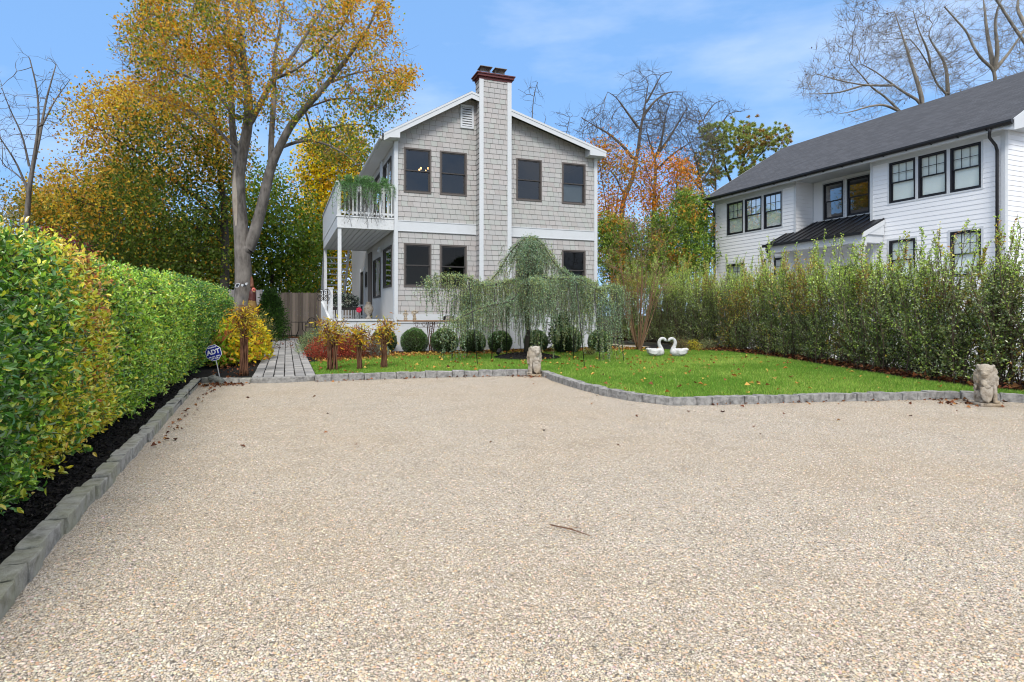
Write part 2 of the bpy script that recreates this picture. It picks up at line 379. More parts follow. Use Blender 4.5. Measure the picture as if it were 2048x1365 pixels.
def M_paver():
    t = NT('grey_paver'); co = t.coord(); n = t.noise(co, 60, 6, .7); r = t.n('ShaderNodeNewGeometry').outputs['Random Per Island']; g = t.noise(co, 2.5, 5, .7)
    f = t.math('ADD', t.math('MULTIPLY', r, .5), t.math('MULTIPLY', n.outputs[0], .5))
    col = t.ramp(f, [(.15, (.20, .20, .205)), (.5, (.30, .30, .305)), (.85, (.41, .405, .40))])
    col = t.mix(t.n('ShaderNodeMapRange', ins={0: g.outputs[0], 1: .48, 2: .7, 3: 0.0, 4: .5}).outputs[0], col, (.13, .125, .11))
    return t.done(t.bsdf(col, .85, t.bump(n.outputs[0], .4, .006), 0, .2))
MAT['paver'] = M_paver()
MAT['statue'] = M_stone('weathered_cast_stone', (.16, .12, .08), (.46, .42, .36), (.62, .60, .55), 9, moss=(.36, .27, .16))
MAT['swan'] = M_stone('whitewashed_cast_stone', (.42, .42, .42), (.66, .67, .68), (.76, .77, .78), 10)
MAT['toad'] = M_stone('grey_cast_stone', (.08, .085, .08), (.17, .18, .165), (.28, .28, .26), 14)
def M_board(name, c):
    t = NT(name); co = t.coord(); mp = t.n('ShaderNodeMapping', ins={0: co, 3: (22, 22, 1.2)}); n = t.noise(mp.outputs[0], 2.0, 6, .7)
    r = t.n('ShaderNodeNewGeometry').outputs['Random Per Island']
    f = t.math('ADD', t.math('MULTIPLY', n.outputs[0], .6), t.math('MULTIPLY', r, .5))
    col = t.ramp(f, [(.2, tuple(x * .45 for x in c)), (.6, c), (.95, tuple(x * 1.5 for x in c))])
    return t.done(t.bsdf(col, .9, t.bump(n.outputs[0], .4, .01), 0, .15))
MAT['fence'] = M_board('weathered_cedar_board', (.29, .24, .20)); MAT['fencegrey'] = M_board('grey_weathered_board', (.38, .36, .35))
MAT['plank'] = M_plain('weathered_plank', (.28, .17, .10), .8, var=.4, nscale=8)
MAT['drive'] = M_ground('pale_drive', [(.34, .34, .35), (.44, .44, .45), (.54, .54, .55)], 10, .4, 60)
MAT['blue'] = M_plain('blue_sign_face', lin('#1c2a8c'), .4, var=.05)
MAT['signwhite'] = M_plain('white_lettering', (.85, .86, .9), .5, var=.02)
MAT['alu'] = M_plain('aluminium_stake', (.6, .6, .62), .35, .7, var=.1)

# ------------------------------------------------------------------ foliage helpers (numpy)
def unit(a): return a / (np.linalg.norm(a, axis=-1, keepdims=True) + 1e-9)
def rdir(n): return unit(RG.normal(size=(n, 3)))
def leaves(name, P, D, Lh, Wd, col, mat, parent, fold=.25, Nrm=None, tri=False, oval=False):
    """one diamond leaf per point P along direction D; col (n,3) is each leaf's own colour"""
    n = len(P); D = unit(D)
    Nv = rdir(n) if Nrm is None else unit(Nrm + .35 * RG.normal(size=(n, 3)))
    S = unit(np.cross(D, Nv)); U = np.cross(S, D)
    Lh = np.broadcast_to(Lh, (n,))[:, None]; Wd = np.broadcast_to(Wd, (n,))[:, None]
    if oval:      # rounder leaf folded along its midrib
        s1 = S * Wd / 2; u1 = U * Wd * fold; a_ = P + D * Lh * .30; b_ = P + D * Lh * .68; tp = P + D * Lh - U * Lh * .12
        V = np.stack([P, a_ + s1 * .92 + u1, b_ + s1 * .80 + u1 * .8, tp, b_ - s1 * .80 + u1 * .8, a_ - s1 * .92 + u1], 1)
        F = (np.arange(n)[:, None, None] * 6 + np.array([[0, 1, 2, 3], [0, 3, 4, 5]])[None]).reshape(-1, 4)
        return mesh_np(name, V.reshape(-1, 3), F, mat, parent, np.repeat(col, 6, 0))
    if tri:
        V = np.stack([P - S * Wd / 2, P + S * Wd / 2, P + D * Lh], 1); k = 3
    else:
        m = P + D * Lh * .45
        V = np.stack([P, m + S * Wd / 2 + U * Wd * fold, P + D * Lh - U * Lh * .1, m - S * Wd / 2 + U * Wd * fold], 1); k = 4
    F = np.arange(n * k).reshape(n, k)
    return mesh_np(name, V.reshape(-1, 3), F, mat, parent, np.repeat(col, k, 0))
def palette(n, cols, wts=None, jit=.18):
    cols = np.array(cols) * LEAFGAIN; i = RG.choice(len(cols), n, p=None if wts is None else np.array(wts) / sum(wts))
    return np.clip(cols[i] * (1 + jit * RG.normal(size=(n, 1))) * (1 + .06 * RG.normal(size=(n, 3))), .003, .9)
def vnoise(P, scale, seed=0):
    """cheap smooth value noise 0..1"""
    q = P * scale + seed * 17.31
    i = np.floor(q).astype(np.int64); f = q - i; f = f * f * (3 - 2 * f)
    def h(a): 
        x = (a[:, 0] * 73856093) ^ (a[:, 1] * 19349663) ^ (a[:, 2] * 83492791) ^ (seed * 2654435)
        x = (x ^ (x >> 13)) * 1274126177; return ((x ^ (x >> 16)) & 0xffff) / 65535.0
    r = 0
    for a in (0, 1):
        for b in (0, 1):
            for c in (0, 1):
                w_ = (f[:, 0] if a else 1 - f[:, 0]) * (f[:, 1] if b else 1 - f[:, 1]) * (f[:, 2] if c else 1 - f[:, 2])
                r = r + w_ * h(i + np.array([a, b, c]))
    return r

def seg_tubes(A, B, ra, rb, da, db, k):
    n = len(A)
    def ring(P, d, r):
        ref = np.where(np.abs(d[:, :1]) < .8, np.array([[1., 0, 0]]), np.array([[0, 1., 0]]))
        x = unit(np.cross(d, ref)); y = np.cross(d, x)
        a = np.arange(k) * 2 * math.pi / k
        return P[:, None] + r[:, None, None] * (x[:, None] * np.cos(a)[None, :, None] + y[:, None] * np.sin(a)[None, :, None])
    # same reference for both rings of a segment: use the start's choice
    R0 = ring(A, da, ra); R1 = ring(B, np.where((np.abs(da[:, :1]) < .8) == (np.abs(db[:, :1]) < .8), db, da), rb)
    V = np.concatenate([R0, R1], 1).reshape(-1, 3)
    j = np.arange(k); f = np.stack([j, (j + 1) % k, k + (j + 1) % k, k + j], 1)
    F = (np.arange(n)[:, None, None] * 2 * k + f[None]).reshape(-1, 4)
    return V, F

def colonize(limbs, attr, step, dinf, dk, iters=120, tip=.01, power=2.3, wig=.12, sm=2, grav=0.0):
    """space colonisation: limbs = [(points, r0, r1)], attr = crown sample points -> nodes, parents, radii"""
    N = []; Pn = []; Rm = []
    for pts, r0, r1 in limbs:
        pts = np.array(pts, float)
        if len(pts) > 2:   # smooth the hand-placed limb
            t = np.linspace(0, len(pts) - 1, len(pts) * 6); 
            q = np.stack([np.interp(t, np.arange(len(pts)), pts[:, i]) for i in range(3)], 1)
            for _ in range(5): q[1:-1] = .25 * q[:-2] + .5 * q[1:-1] + .25 * q[2:]
        else: q = pts
        d = np.r_[0, np.cumsum(np.linalg.norm(np.diff(q, axis=0), axis=1))]
        m = max(2, int(d[-1] / step) + 1); t = np.linspace(0, d[-1], m)
        q = np.stack([np.interp(t, d, q[:, i]) for i in range(3)], 1)
        if len(N) == 0: par = -1
        else: par = int(np.argmin(np.linalg.norm(np.array(N) - q[0], axis=1)))
        for i in range(m):
            if i == 0 and par >= 0 and np.linalg.norm(N[par] - q[0]) < step * .5: continue
            N.append(q[i]); Pn.append(par); Rm.append(r0 + (r1 - r0) * i / (m - 1)); par = len(N) - 1
    nseed = len(N)
    X = np.array(N); A = attr.copy()
    bd = np.full(len(A), 1e9); bi = np.zeros(len(A), int)
    def upd(i0):
        for j0 in range(i0, len(X), 64):
            dd = np.linalg.norm(A[:, None] - X[None, j0:j0 + 64], axis=2); k = dd.argmin(1); m_ = dd[np.arange(len(A)), k]
            u = m_ < bd; bd[u] = m_[u]; bi[u] = k[u] + j0
    upd(0)
    P2 = list(Pn); kids = np.zeros(len(X), int)
    for it in range(iters):
        keep = bd > dk; A = A[keep]; bd = bd[keep]; bi = bi[keep]
        if len(A) == 0: break
        a = bd < dinf
        if not a.any(): break
        full = kids[bi] >= 3
        if full.any():
            A, bd, bi = A[~full], bd[~full], bi[~full]; a = bd < dinf
            if not a.any(): break
        idx = bi[a]; dv = unit(A[a] - X[idx])
        un, inv = np.unique(idx, return_inverse=True)
        S = np.zeros((len(un), 3)); np.add.at(S, inv, dv)
        S = unit(unit(S) + wig * RG.normal(size=S.shape) + np.array([0, 0, grav]))
        new = X[un] + S * step
        kids[un] += 1; kids = np.r_[kids, np.zeros(len(un), int)]
        n0 = len(X); X = np.vstack([X, new]); P2 += [int(i) for i in un]
        upd(n0)
    P2 = np.array(P2)
    for _ in range(sm):      # relax the zig-zags
        Y = X.copy(); c = np.zeros(len(X)); s_ = np.zeros_like(X)
        ch = np.arange(1, len(X)); ch = ch[P2[ch] >= 0]
        np.add.at(s_, P2[ch], X[ch]); np.add.at(c, P2[ch], 1)
        m = (c > 0) & (np.arange(len(X)) >= nseed)
        Y[m] = .5 * X[m] + .25 * X[P2[m]] + .25 * (s_[m] / c[m][:, None])
        X = Y
    acc = np.zeros(len(X)); nch = np.zeros(len(X), int)
    for i in range(len(X) - 1, 0, -1):
        if nch[i] == 0: acc[i] = tip ** power
        if P2[i] >= 0: acc[P2[i]] += acc[i]; nch[P2[i]] += 1
    acc[acc == 0] = tip ** power
    Rr = acc ** (1 / power)
    Rr[:nseed] = np.maximum(np.array(Rm), np.minimum(Rr[:nseed], np.array(Rm) * 1.2))
    for i in range(nseed, len(X)): Rr[i] = min(Rr[i], Rr[P2[i]] * .95)
    return X, P2, Rr, nch, nseed
def branch_mesh(name, X, P, Rr, mat, parent, extra=None, kbig=9, big=.05):
    n = len(X); e = np.arange(n); e = e[P[e] >= 0]
    edir = np.zeros_like(X); edir[e] = unit(X[e] - X[P[e]]); edir[0] = (0, 0, 1)
    main = np.full(n, -1)                       # thickest child carries the tube on
    for i in e:
        p = P[i]
        if main[p] < 0 or Rr[i] > Rr[main[p]]: main[p] = i
    nd = edir.copy()
    h = main >= 0; nd[h] = unit(edir[h] + edir[main[h]])
    ismain = main[P[e]] == e
    A = X[P[e]]; B = X[e]; rb = Rr[e]; ra = np.where(ismain, Rr[P[e]], np.minimum(Rr[e] * 1.15, Rr[P[e]])); da = np.where(ismain[:, None], nd[P[e]], edir[e]); db = nd[e]
    VV, FF, o = [], [], 0
    for msk, k in ((ra > big, kbig), (ra <= big, 4)):
        if msk.any():
            V, F = seg_tubes(A[msk], B[msk], ra[msk], rb[msk], da[msk], db[msk], k); VV.append(V); FF.append(F + o); o += len(V)
    if extra is not None:
        a, b, r0, r1 = extra; d = unit(b - a); V, F = seg_tubes(a, b, r0, r1, d, d, 3); VV.append(V); FF.append(F + o)
    return mesh_np(name, np.vstack(VV), np.vstack(FF), mat, parent, smooth=True)
def twigs(X, P, sel, n, ln, r, up=.2, spread=.8):
    """fine straight twigs sprouting from the chosen nodes"""
    i = np.repeat(sel, n); d = unit(X[i] - X[np.maximum(P[i], 0)])
    d = unit(d + spread * RG.normal(size=d.shape) + np.array([0, 0, up]))
    l = ln * RG.uniform(.4, 1.2, len(i))[:, None]
    a = X[i]; mid = a + d * l * .5; d2 = unit(d + .35 * RG.normal(size=d.shape)); b = mid + d2 * l * .5
    rr = np.full(len(i), r)
    return np.vstack([a, mid]), np.vstack([mid, b]), np.r_[rr, rr * .8], np.r_[rr * .8, rr * .45]
def ell_pts(px, py, d, rx, ry, rd, n, shell=.5):
    """points in an ellipsoid seen at pixel (px,py), d metres away, rx x ry photo pixels wide/high, rd metres deep"""
    v = rdir(n) * (RG.uniform(0, 1, (n, 1)) ** (shell / 3 + .02)); dd = d + v[:, 1] * rd
    l = (px + v[:, 0] * rx - CX) / FPX
    P = (np.r_[FW, 0][None] + l[:, None] * np.r_[RT, 0][None]) * dd[:, None]
    P[:, 2] = EYE + (HY - py + v[:, 2] * ry) / FPX * dd
    return P
def clump(P, scale, thr, seed):
    return P[vnoise(P, scale, seed) > thr]
# ================================================================== the setting: ground, gravel, lawn, beds, path, kerbs
def sheet(name, pts, mat, z=None, kind='structure'):
    from mathutils.geometry import tessellate_polygon
    P = [Vector((p[0], p[1], p[2] if len(p) > 2 else z)) for p in pts]
    tri = tessellate_polygon([[Vector((p.x, p.y, 0)) for p in P]])
    me = bpy.data.meshes.new(name); me.from_pydata([tuple(p) for p in P], [], [tuple(t) for t in tri]); me.update()
    bm = bmesh.new(); bm.from_mesh(me); bmesh.ops.recalc_face_normals(bm, faces=bm.faces)
    if sum(f.normal.z for f in bm.faces) < 0: bmesh.ops.reverse_faces(bm, faces=bm.faces)
    bm.to_mesh(me); bm.free()
    return tag(link_mesh(name, me, mat), kind=kind)
sheet('ground', [(-500, -500), (500, -500), (500, 500), (-500, 500)], MAT['earth'], -0.03)
sheet('gravel_driveway', [(-1.3, -14), (22, -14), (22, 4.0), (9.6, 4.6), (9.0, 5.6), (5, 6.6), (4.7, 10.8), (0.6, 11.2), (-1.3, 11.5)], MAT['gravel'], 0.0)
LAWN_FRONT = [(.56, 10.98), (1.97, 10.95), (3.2, 10.8), (4.36, 10.62), (4.72, 10.42), (4.55, 9.6), (4.43, 8.5), (4.40, 7.6), (4.48, 6.95), (4.75, 6.48), (5.64, 6.28), (6.64, 6.08), (7.76, 5.82), (8.72, 5.58), (9.12, 5.08), (9.7, 4.3)]
BED_R = [(10.0, 4.4), (9.55, 5.6), (9.85, 7.14), (10.45, 8.64), (11.05, 10.19), (11.9, 12.6), (12.1, 14.2), (11.4, 15.3), (10.2, 16.0)]
LAWN_BACK = [(8.5, 16.3), (6.0, 16.2), (4.5, 16.1), (3.3, 16.3), (2.6, 15.8), (2.2, 14.9), (1.2, 14.6), (.58, 14.2)]
sheet('lawn', LAWN_FRONT + BED_R + LAWN_BACK, MAT['turf'], 0.072)
sheet('garden_bed', [(.56, 13.9), (12.4, 13.9), (12.4, 16), (13.5, 18.6), (10.2, 18.2), (10.2, 24), (9.97, 24), (9.9, 18.1), (.56, 18.1)], MAT['mulch'], 0.058)
sheet('hedge_bed', [(9.6, 4.2), (9.5, 5.4), (9.8, 7.2), (11, 10.3), (12.3, 14), (13.5, 18.6), (14.6, 18.6), (13.4, 13.6), (12.2, 10), (11, 6.8), (10.6, 4.2)], MAT['litter'], 0.066)
sheet('planting_bed', [(-1.12, -6), (-1.14, 6), (-1.26, 11.3), (-.5, 11.3), (-.5, 29), (-4, 29), (-4, -6)], MAT['mulch'], 0.062)
sheet('patio', [(-2.2, 29), (3.1, 29), (3.1, 32), (-2.2, 32)], MAT['litter'], 0.03)
sheet('stepping_path', [(10.2, 16.9), (11.6, 17.2), (11.2, 18.4), (10.1, 19.4), (9.99, 24), (11.0, 24), (11.4, 19)], MAT['gravel'], 0.085)
# the neighbours' pale drive climbs to their house
sheet('neighbour_driveway', [(10.7, 3.0, .0), (11.2, 6.7, .02), (12.4, 10, .04), (13.6, 13.7, .06), (14.8, 18.7, .08), (19.0, 24.5, .8), (19.4, 12, .85), (20.0, 3.0, .7), (24, -4, .6), (12, -4, 0)], MAT['drive'])
sheet('neighbour_ground', [(14.8, 18.7, .06), (19.0, 24.5, .79), (40, 26, .9), (40, 60, .9), (14.8, 60, .06)], MAT['earth'])
sheet('neighbour_yard', [(19.0, 24.4, .78), (19.4, 12, .83), (20.0, 3.0, .68), (24, -4, .58), (60, -4, .9), (60, 26, .9), (40, 26, .88)], MAT['earth'])

# -- kerb stones: rough split granite blocks
def stone_template():
    bm = bmesh.new(); bmesh.ops.create_cube(bm, size=1.0)
    bmesh.ops.bevel(bm, geom=bm.edges[:], offset=.06, segments=2, affect='EDGES', profile=.6)
    bmesh.ops.subdivide_edges(bm, edges=[e for e in bm.edges if e.calc_length() > .4], cuts=2, use_grid_fill=True)
    bmesh.ops.triangulate(bm, faces=[f for f in bm.faces if len(f.verts) > 4])
    bm.verts.ensure_lookup_table()
    V = np.array([v.co[:] for v in bm.verts]); F = [tuple(v.index for v in f.verts) for f in bm.faces]; bm.free(); return V, F
ST_V, ST_F = stone_template()
def kerb(name, pts, ln, wd, h, mat, z0=-.03, side=1):
    mb = MB(); pts = [np.array(p, float) for p in pts]
    d = np.r_[0, np.cumsum([np.linalg.norm(b - a) for a, b in zip(pts, pts[1:])])]
    s = 0.0; arr = np.array(pts)
    pos = lambda t: np.array([np.interp(t, d, arr[:, 0]), np.interp(t, d, arr[:, 1])])
    while s < d[-1] - ln * .3:
        l = ln * random.uniform(.8, 1.2); e = min(s + l, d[-1])
        a, b = pos(s), pos(e); t = (b - a) / (np.linalg.norm(b - a) + 1e-9); n = np.array([-t[1], t[0]]) * side
        hh = h * random.uniform(.93, 1.08); ww = wd * random.uniform(.92, 1.1); off = random.uniform(-.012, .012)
        L_ = np.linalg.norm(b - a) - .008; c = (a + b) / 2 + n * (ww / 2 + off)
        P = ST_V + .035 * (vnoise(ST_V * 3 + random.uniform(0, 99), 1.0, 3)[:, None] - .5) * np.sign(ST_V) + .012 * RG.normal(size=ST_V.shape)
        hs = hh - z0; tl = random.uniform(-.03, .03)
        W_ = np.stack([c[0] + t[0] * P[:, 0] * L_ + n[0] * P[:, 1] * ww, c[1] + t[1] * P[:, 0] * L_ + n[1] * P[:, 1] * ww, z0 + hs / 2 + P[:, 2] * hs + tl * P[:, 0] * .3], 1)
        mb.add(W_.tolist(), ST_F); s = e
    return tag(mb.build(name, mat, smooth=False), kind='structure')
kerb('bed_kerb', [(-.97, 1.2), (-1.0, 2.8), (-1.05, 3.6), (-1.10, 5.2), (-1.15, 7.15), (-1.24, 9.5), (-1.29, 11.3)], .225, .103, .088, MAT['kerbmoss'], side=1)
kerb('path_kerb', [(-1.29, 11.28), (-.85, 11.06), (-.50, 10.98)], .24, .13, .085, MAT['kerbmoss'], side=1)
KF = [(.52, 10.80), (1.97, 10.80), (3.2, 10.65), (4.36, 10.46)]
kerb('lawn_kerb', KF, .25, .15, .115, MAT['kerb'], side=1)
KR = [(4.56, 10.40), (4.40, 9.6), (4.28, 8.5), (4.25, 7.6), (4.33, 6.9), (4.6, 6.36), (5.0, 6.24), (5.64, 6.12), (6.64, 5.93), (7.76, 5.67), (8.66, 5.43), (8.98, 4.98), (9.55, 4.2), (10.4, 3.2)]
kerb('lawn_kerb', KR, .21, .14, .10, MAT['kerb'], side=1)
# paved path: six columns of pavers and a long dark step stone where it meets the gravel
sheet('path_base', [(-.53, 11.0), (.58, 11.0), (.72, 29), (-.42, 29)], MAT['mulch'], 0.066)
mb = MB(); y = 11.06
while y < 28.9:
    l = .26
    for k in range(6):
        f = (y - 11) / 18
        x0 = -.49 + .10 * f + k * .174; j = lambda: random.uniform(-.004, .004); zt = .094 + random.uniform(-.003, .003)
        c = .006
        b = [(x0 + .004 + j(), y + .009 + j()), (x0 + .166 + j(), y + .009 + j()), (x0 + .166 + j(), y + l - .010 + j()), (x0 + .004 + j(), y + l - .010 + j())]
        cx_, cy_ = x0 + .086, y + l / 2
        mb.hexa([(p[0], p[1], .05) for p in b] + [(p[0] + (c if p[0] < cx_ else -c), p[1] + (c if p[1] < cy_ else -c), zt) for p in b])
    y += l
tag(mb.build('paver_path', MAT['paver']), kind='structure')
mb = MB(); arc = [(-.50 + 1.02 * t, 10.99 - .13 * math.sin(math.pi * min(1, max(0, t)))**.7) for t in np.linspace(0, 1, 13)]
mb.prism([(p[0], p[1]) for p in arc] + [(.52, 11.06), (-.50, 11.06)], -.03, .088)
tag(mb.build('step_kerb', MAT['kerb'], bevel=.012), kind='structure')

# ================================================================== houses: shared builders
def siding(mb, O, u, nrm, course, z0, z1, xl, xr, openings=(), lap=.014):
    """overlapping courses as real sloping boards, cut round the openings; O + u*x + nrm*out"""
    O = np.array(O, float); u = np.array(u, float); nrm = np.array(nrm, float)
    def P(x, o, z): q = O + u * x + nrm * o; return (q[0], q[1], z)
    k = math.floor(z0 / course)
    while k * course < z1:
        a, b = max(z0, k * course), min(z1, (k + 1) * course)
        cuts = sorted({a, b} | {z for o in openings for z in (o[2], o[3]) if a < z < b})
        off = lambda z: .003 + lap * (1 - (z - k * course) / course)
        for ca, cb in zip(cuts, cuts[1:]):
            zm = (ca + cb) / 2; L0, R0, L1, R1 = xl(ca), xr(ca), xl(cb), xr(cb)
            iv = [(L0, R0, L1, R1)]
            for o in openings:
                if o[2] <= zm <= o[3]:
                    nv = []
                    for (l0, r0, l1, r1) in iv:
                        if o[1] <= min(l0, l1) or o[0] >= max(r0, r1): nv.append((l0, r0, l1, r1)); continue
                        if o[0] > l0: nv.append((l0, o[0], l1, o[0]))
                        if o[1] < r0: nv.append((o[1], r0, o[1], r1))
                    iv = nv
            for (l0, r0, l1, r1) in iv:
                if r0 - l0 < .01 or r1 < l1: continue
                mb.quad(P(l0, off(ca), ca), P(r0, off(ca), ca), P(r1, off(cb), cb), P(l1, off(cb), cb))
                if ca == a: mb.quad(P(l0, -.004, ca), P(r0, -.004, ca), P(r0, off(ca), ca), P(l0, off(ca), ca))
        k += 1
def frameT(O, u, nrm):
    O = np.array(O, float); u = np.array(u, float); nrm = np.array(nrm, float)
    return lambda a, o, z: tuple((O + u * a + nrm * o)[:2]) + (z,)
def tbox(mb, T, a0, a1, o0, o1, z0, z1):
    mb.hexa([T(a0, o0, z0), T(a1, o0, z0), T(a1, o1, z0), T(a0, o1, z0), T(a0, o0, z1), T(a1, o0, z1), T(a1, o1, z1), T(a0, o1, z1)])
def ring(mb, T, a0, a1, z0, z1, wd, o0, o1):
    tbox(mb, T, a0, a0 + wd, o0, o1, z0, z1); tbox(mb, T, a1 - wd, a1, o0, o1, z0, z1)
    tbox(mb, T, a0 + wd, a1 - wd, o0, o1, z0, z0 + wd); tbox(mb, T, a0 + wd, a1 - wd, o0, o1, z1 - wd, z1)
def window(root, T, a0, a1, z0, z1, frame, sash, glass, grille=None, meet=.5, blind=None, casing=None, cw=.09, fw=.045):
    mb = MB()
    ring(mb, T, a0, a1, z0, z1, fw, -.06, .03)
    w = mb.build('window', frame, root)
    zm = z0 + (z1 - z0) * meet
    mb = MB()
    if meet:
        ring(mb, T, a0 + fw, a1 - fw, zm - .02, z1 - fw, .035, -.03, .005); ring(mb, T, a0 + fw, a1 - fw, z0 + fw, zm + .018, .042, -.055, -.032)
    else: ring(mb, T, a0 + fw, a1 - fw, z0 + fw, z1 - fw, .04, -.04, .0)
    mb.build('sash', sash, w)
    mb = MB()
    if meet:
        mb.quad(T(a0 + fw, -.015, zm), T(a1 - fw, -.015, zm), T(a1 - fw, -.013, z1 - fw), T(a0 + fw, -.013, z1 - fw))
        mb.quad(T(a0 + fw, -.044, z0 + fw), T(a1 - fw, -.044, z0 + fw), T(a1 - fw, -.042, zm), T(a0 + fw, -.042, zm))
    else: mb.quad(T(a0 + fw, -.02, z0 + fw), T(a1 - fw, -.02, z0 + fw), T(a1 - fw, -.02, z1 - fw), T(a0 + fw, -.02, z1 - fw))
    mb.build('pane', glass, w)
    if grille:
        mb = MB(); nx, ny = grille; A0, A1, Z0, Z1 = a0 + fw + .03, a1 - fw - .03, zm + .01, z1 - fw - .03
        for i in range(1, nx): c = A0 + (A1 - A0) * i / nx; tbox(mb, T, c - .009, c + .009, -.012, .002, Z0, Z1)
        for i in range(1, ny): c = Z0 + (Z1 - Z0) * i / ny; tbox(mb, T, A0, A1, -.011, .001, c - .009, c + .009)
        mb.build('grille', sash, w)
    if blind:
        mb = MB(); tbox(mb, T, a0 + .02, a1 - .02, -.075, -.068, z0 + (z1 - z0) * blind[1], z1 - .02); mb.build('blind', blind[0], w)
    if casing:
        mb = MB(); ring(mb, T, a0 - cw, a1 + cw, z0 - cw, z1 + cw, cw - .002, -.01, .026); mb.build('casing', casing, w)
    return w

# ================================================================== the shingled house
H0 = (3.14, 18.04, 0)
house = thing('shingle_house', 'two storey grey shingled house with tall shingled chimney, white trim and left side deck', 'house', H0)
XL, XR, YF, YB = 3.14, 9.97, 18.04, 30.0
RID, ZR, ELX, ELZ, ERX, ERZ = 5.43, 8.03, 2.76, 6.46, 10.14, 6.64
SL = (ZR - ELZ) / (RID - ELX); SRr = (ZR - ERZ) / (ERX - RID)
ztop = lambda x: (ELZ + (x - ELX) * SL if x < RID else ERZ + (ERX - x) * SRr) - .10
wins_f = [(3.41, 4.25, 4.84, 6.20), (4.52, 5.38, 4.85, 6.20), (7.04, 7.94, 4.85, 6.21), (8.67, 9.55, 4.85, 6.22),
          (3.41, 4.25, 1.99, 3.31), (4.52, 5.38, 1.97, 3.31), (7.04, 7.94, 1.97, 3.31), (8.67, 9.55, 1.97, 3.31)]
mb = MB()
gl = lambda z: 0.0 if z <= ztop(XL) else (z + .10 - ELZ) / SL + ELX - XL
gr = lambda z: XR - XL if z <= ztop(XR) else ERX - (z + .10 - ERZ) / SRr - XL
opens = [(a - XL, b - XL, c, d) for a, b, c, d in wins_f]
siding(mb, (XL, YF), (1, 0), (0, -1), COURSE, 1.17, 3.67, lambda z: .09, lambda z: XR - XL - .1, opens)
siding(mb, (XL, YF), (1, 0), (0, -1), COURSE, 3.97, ZR - .12, lambda z: max(.09, gl(z)), lambda z: min(XR - XL - .1, gr(z)), opens)
mb.build('wall', MAT['shingle'], house)
# side, rear and inner walls
side_w = [(18.53, 20.12, 2.02, 3.30, 0), (20.78, 22.5, 1.75, 3.13, 2), (18.6, 20.1, 4.05, 6.05, 2), (20.75, 22.2, 4.7, 6.05, 0), (25.3, 26.3, 1.02, 2.95, 0), (24.25, 24.75, 2.25, 2.85, 0)]
mb = MB()
def cutwall(mb, T, a0, a1, z0, z1, ops):
    za = sorted({z0, z1} | {z for o in ops for z in o[2:4]})
    for p, q in zip(za, za[1:]):
        m = (p + q) / 2; xs = [(a0, a1)]
        for o in ops:
            if o[2] <= m <= o[3]: xs = [r for (l, h) in xs for r in ((l, o[0]), (o[1], h)) if r[1] - r[0] > .001 and not (o[1] <= l or o[0] >= h)] + [(l, h) for (l, h) in xs if o[1] <= l or o[0] >= h]
        for l, h in xs: mb.quad(T(l, 0, p), T(h, 0, p), T(h, 0, q), T(l, 0, q))
TS = frameT((XL, 0), (0, 1), (-1, 0))
cutwall(mb, TS, YF, YB, 0, 6.5, side_w)
mb.box(XL - .012, XL + .01, YF + .001, YF + .02, 0, 6.4)
mb.build('side_wall', MAT['stucco'], house)
mb = MB()
mb.quad((XR, YF + .01, 0), (XR, YB, 0), (XR, YB, ztop(XR)), (XR, YF + .01, ztop(XR)))
mb.quad((XL, YB, 0), (XR, YB, 0), (XR, YB, 6.5), (RID, YB, ZR - .1), (XL, YB, 6.5))
mb.build('rear_wall', MAT['stucco'], house)
mb = MB(); mb.box(XL + .15, XR - .15, YF + .2, YB - .2, 3.75, 3.9); mb.box(XL + .15, XR - .15, YF + .2, YB - .2, .9, 1.05); mb.box(XL + .15, XR - .15, 22.5, 22.6, 1.05, 6.3); mb.box(XL + .15, XR - .15, YF + .2, YB - .2, 6.38, 6.42); mb.box(6.2, 6.3, YF + .2, 22.4, 1.05, 6.3)
mb.build('interior', MAT['inside'], house)
# white base, skirt, band, corner boards
mb = MB()
mb.box(XL - .02, XR + .02, YF - .03, YF + .0, 0, .92)
mb.box(XL - .035, XR + .035, YF - .055, YF + .001, .905, .935)
mb.box(XL - .0, XR, YF - .04, YF + .002, .935, 1.168)
mb.box(XL + .09, XR - .1, YF - .035, YF + .002, 3.672, 3.975); mb.box(XL + .09, XR - .1, YF - .05, YF + .002, 3.965, 3.985); mb.box(XL + .09, XR - .1, YF - .046, YF + .002, 3.66, 3.678)
mb.box(XL - .02, XL + .09, YF - .046, YF + .05, .94, 6.46); mb.box(XR - .1, XR + .02, YF - .046, YF + .05, .94, 6.52)
mb.box(XL - .024, XL - .002, YF + .05, YF + .16, .94, 6.4)
mb.build('trim', MAT['white'], house)
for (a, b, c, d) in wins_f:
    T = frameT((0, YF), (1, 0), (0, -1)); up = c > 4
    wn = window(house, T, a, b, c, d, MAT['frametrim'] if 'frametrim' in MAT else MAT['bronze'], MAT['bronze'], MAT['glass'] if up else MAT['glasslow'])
    if a > 8.5 and up:
        mb = MB()
        for i in range(40):
            x0 = a + .06 + (b - a - .12) * i / 40; x1 = a + .06 + (b - a - .12) * (i + 1) / 40; o = .012 * (i % 2)
            mb.quad((x0, YF + .10 + o, c + .05), (x1, YF + .112 - o, c + .05), (x1, YF + .112 - o, c + .70), (x0, YF + .10 + o, c + .70))
        cu = mb.build('curtain', MAT['blind'], wn); cu['label'] = 'white lace half curtain'
for (a, b, c, d, n) in side_w:
    w_ = window(house, TS, a, b, c, d, MAT['bronze'], MAT['bronze'], MAT['glass'], meet=0)
    if n:
        mb = MB(); tbox(mb, TS, (a + b) / 2 - .05, (a + b) / 2 + .05, -.03, .012, c, d); mb.build('mullion', MAT['white'] if c > 4 else MAT['stucco'], w_)
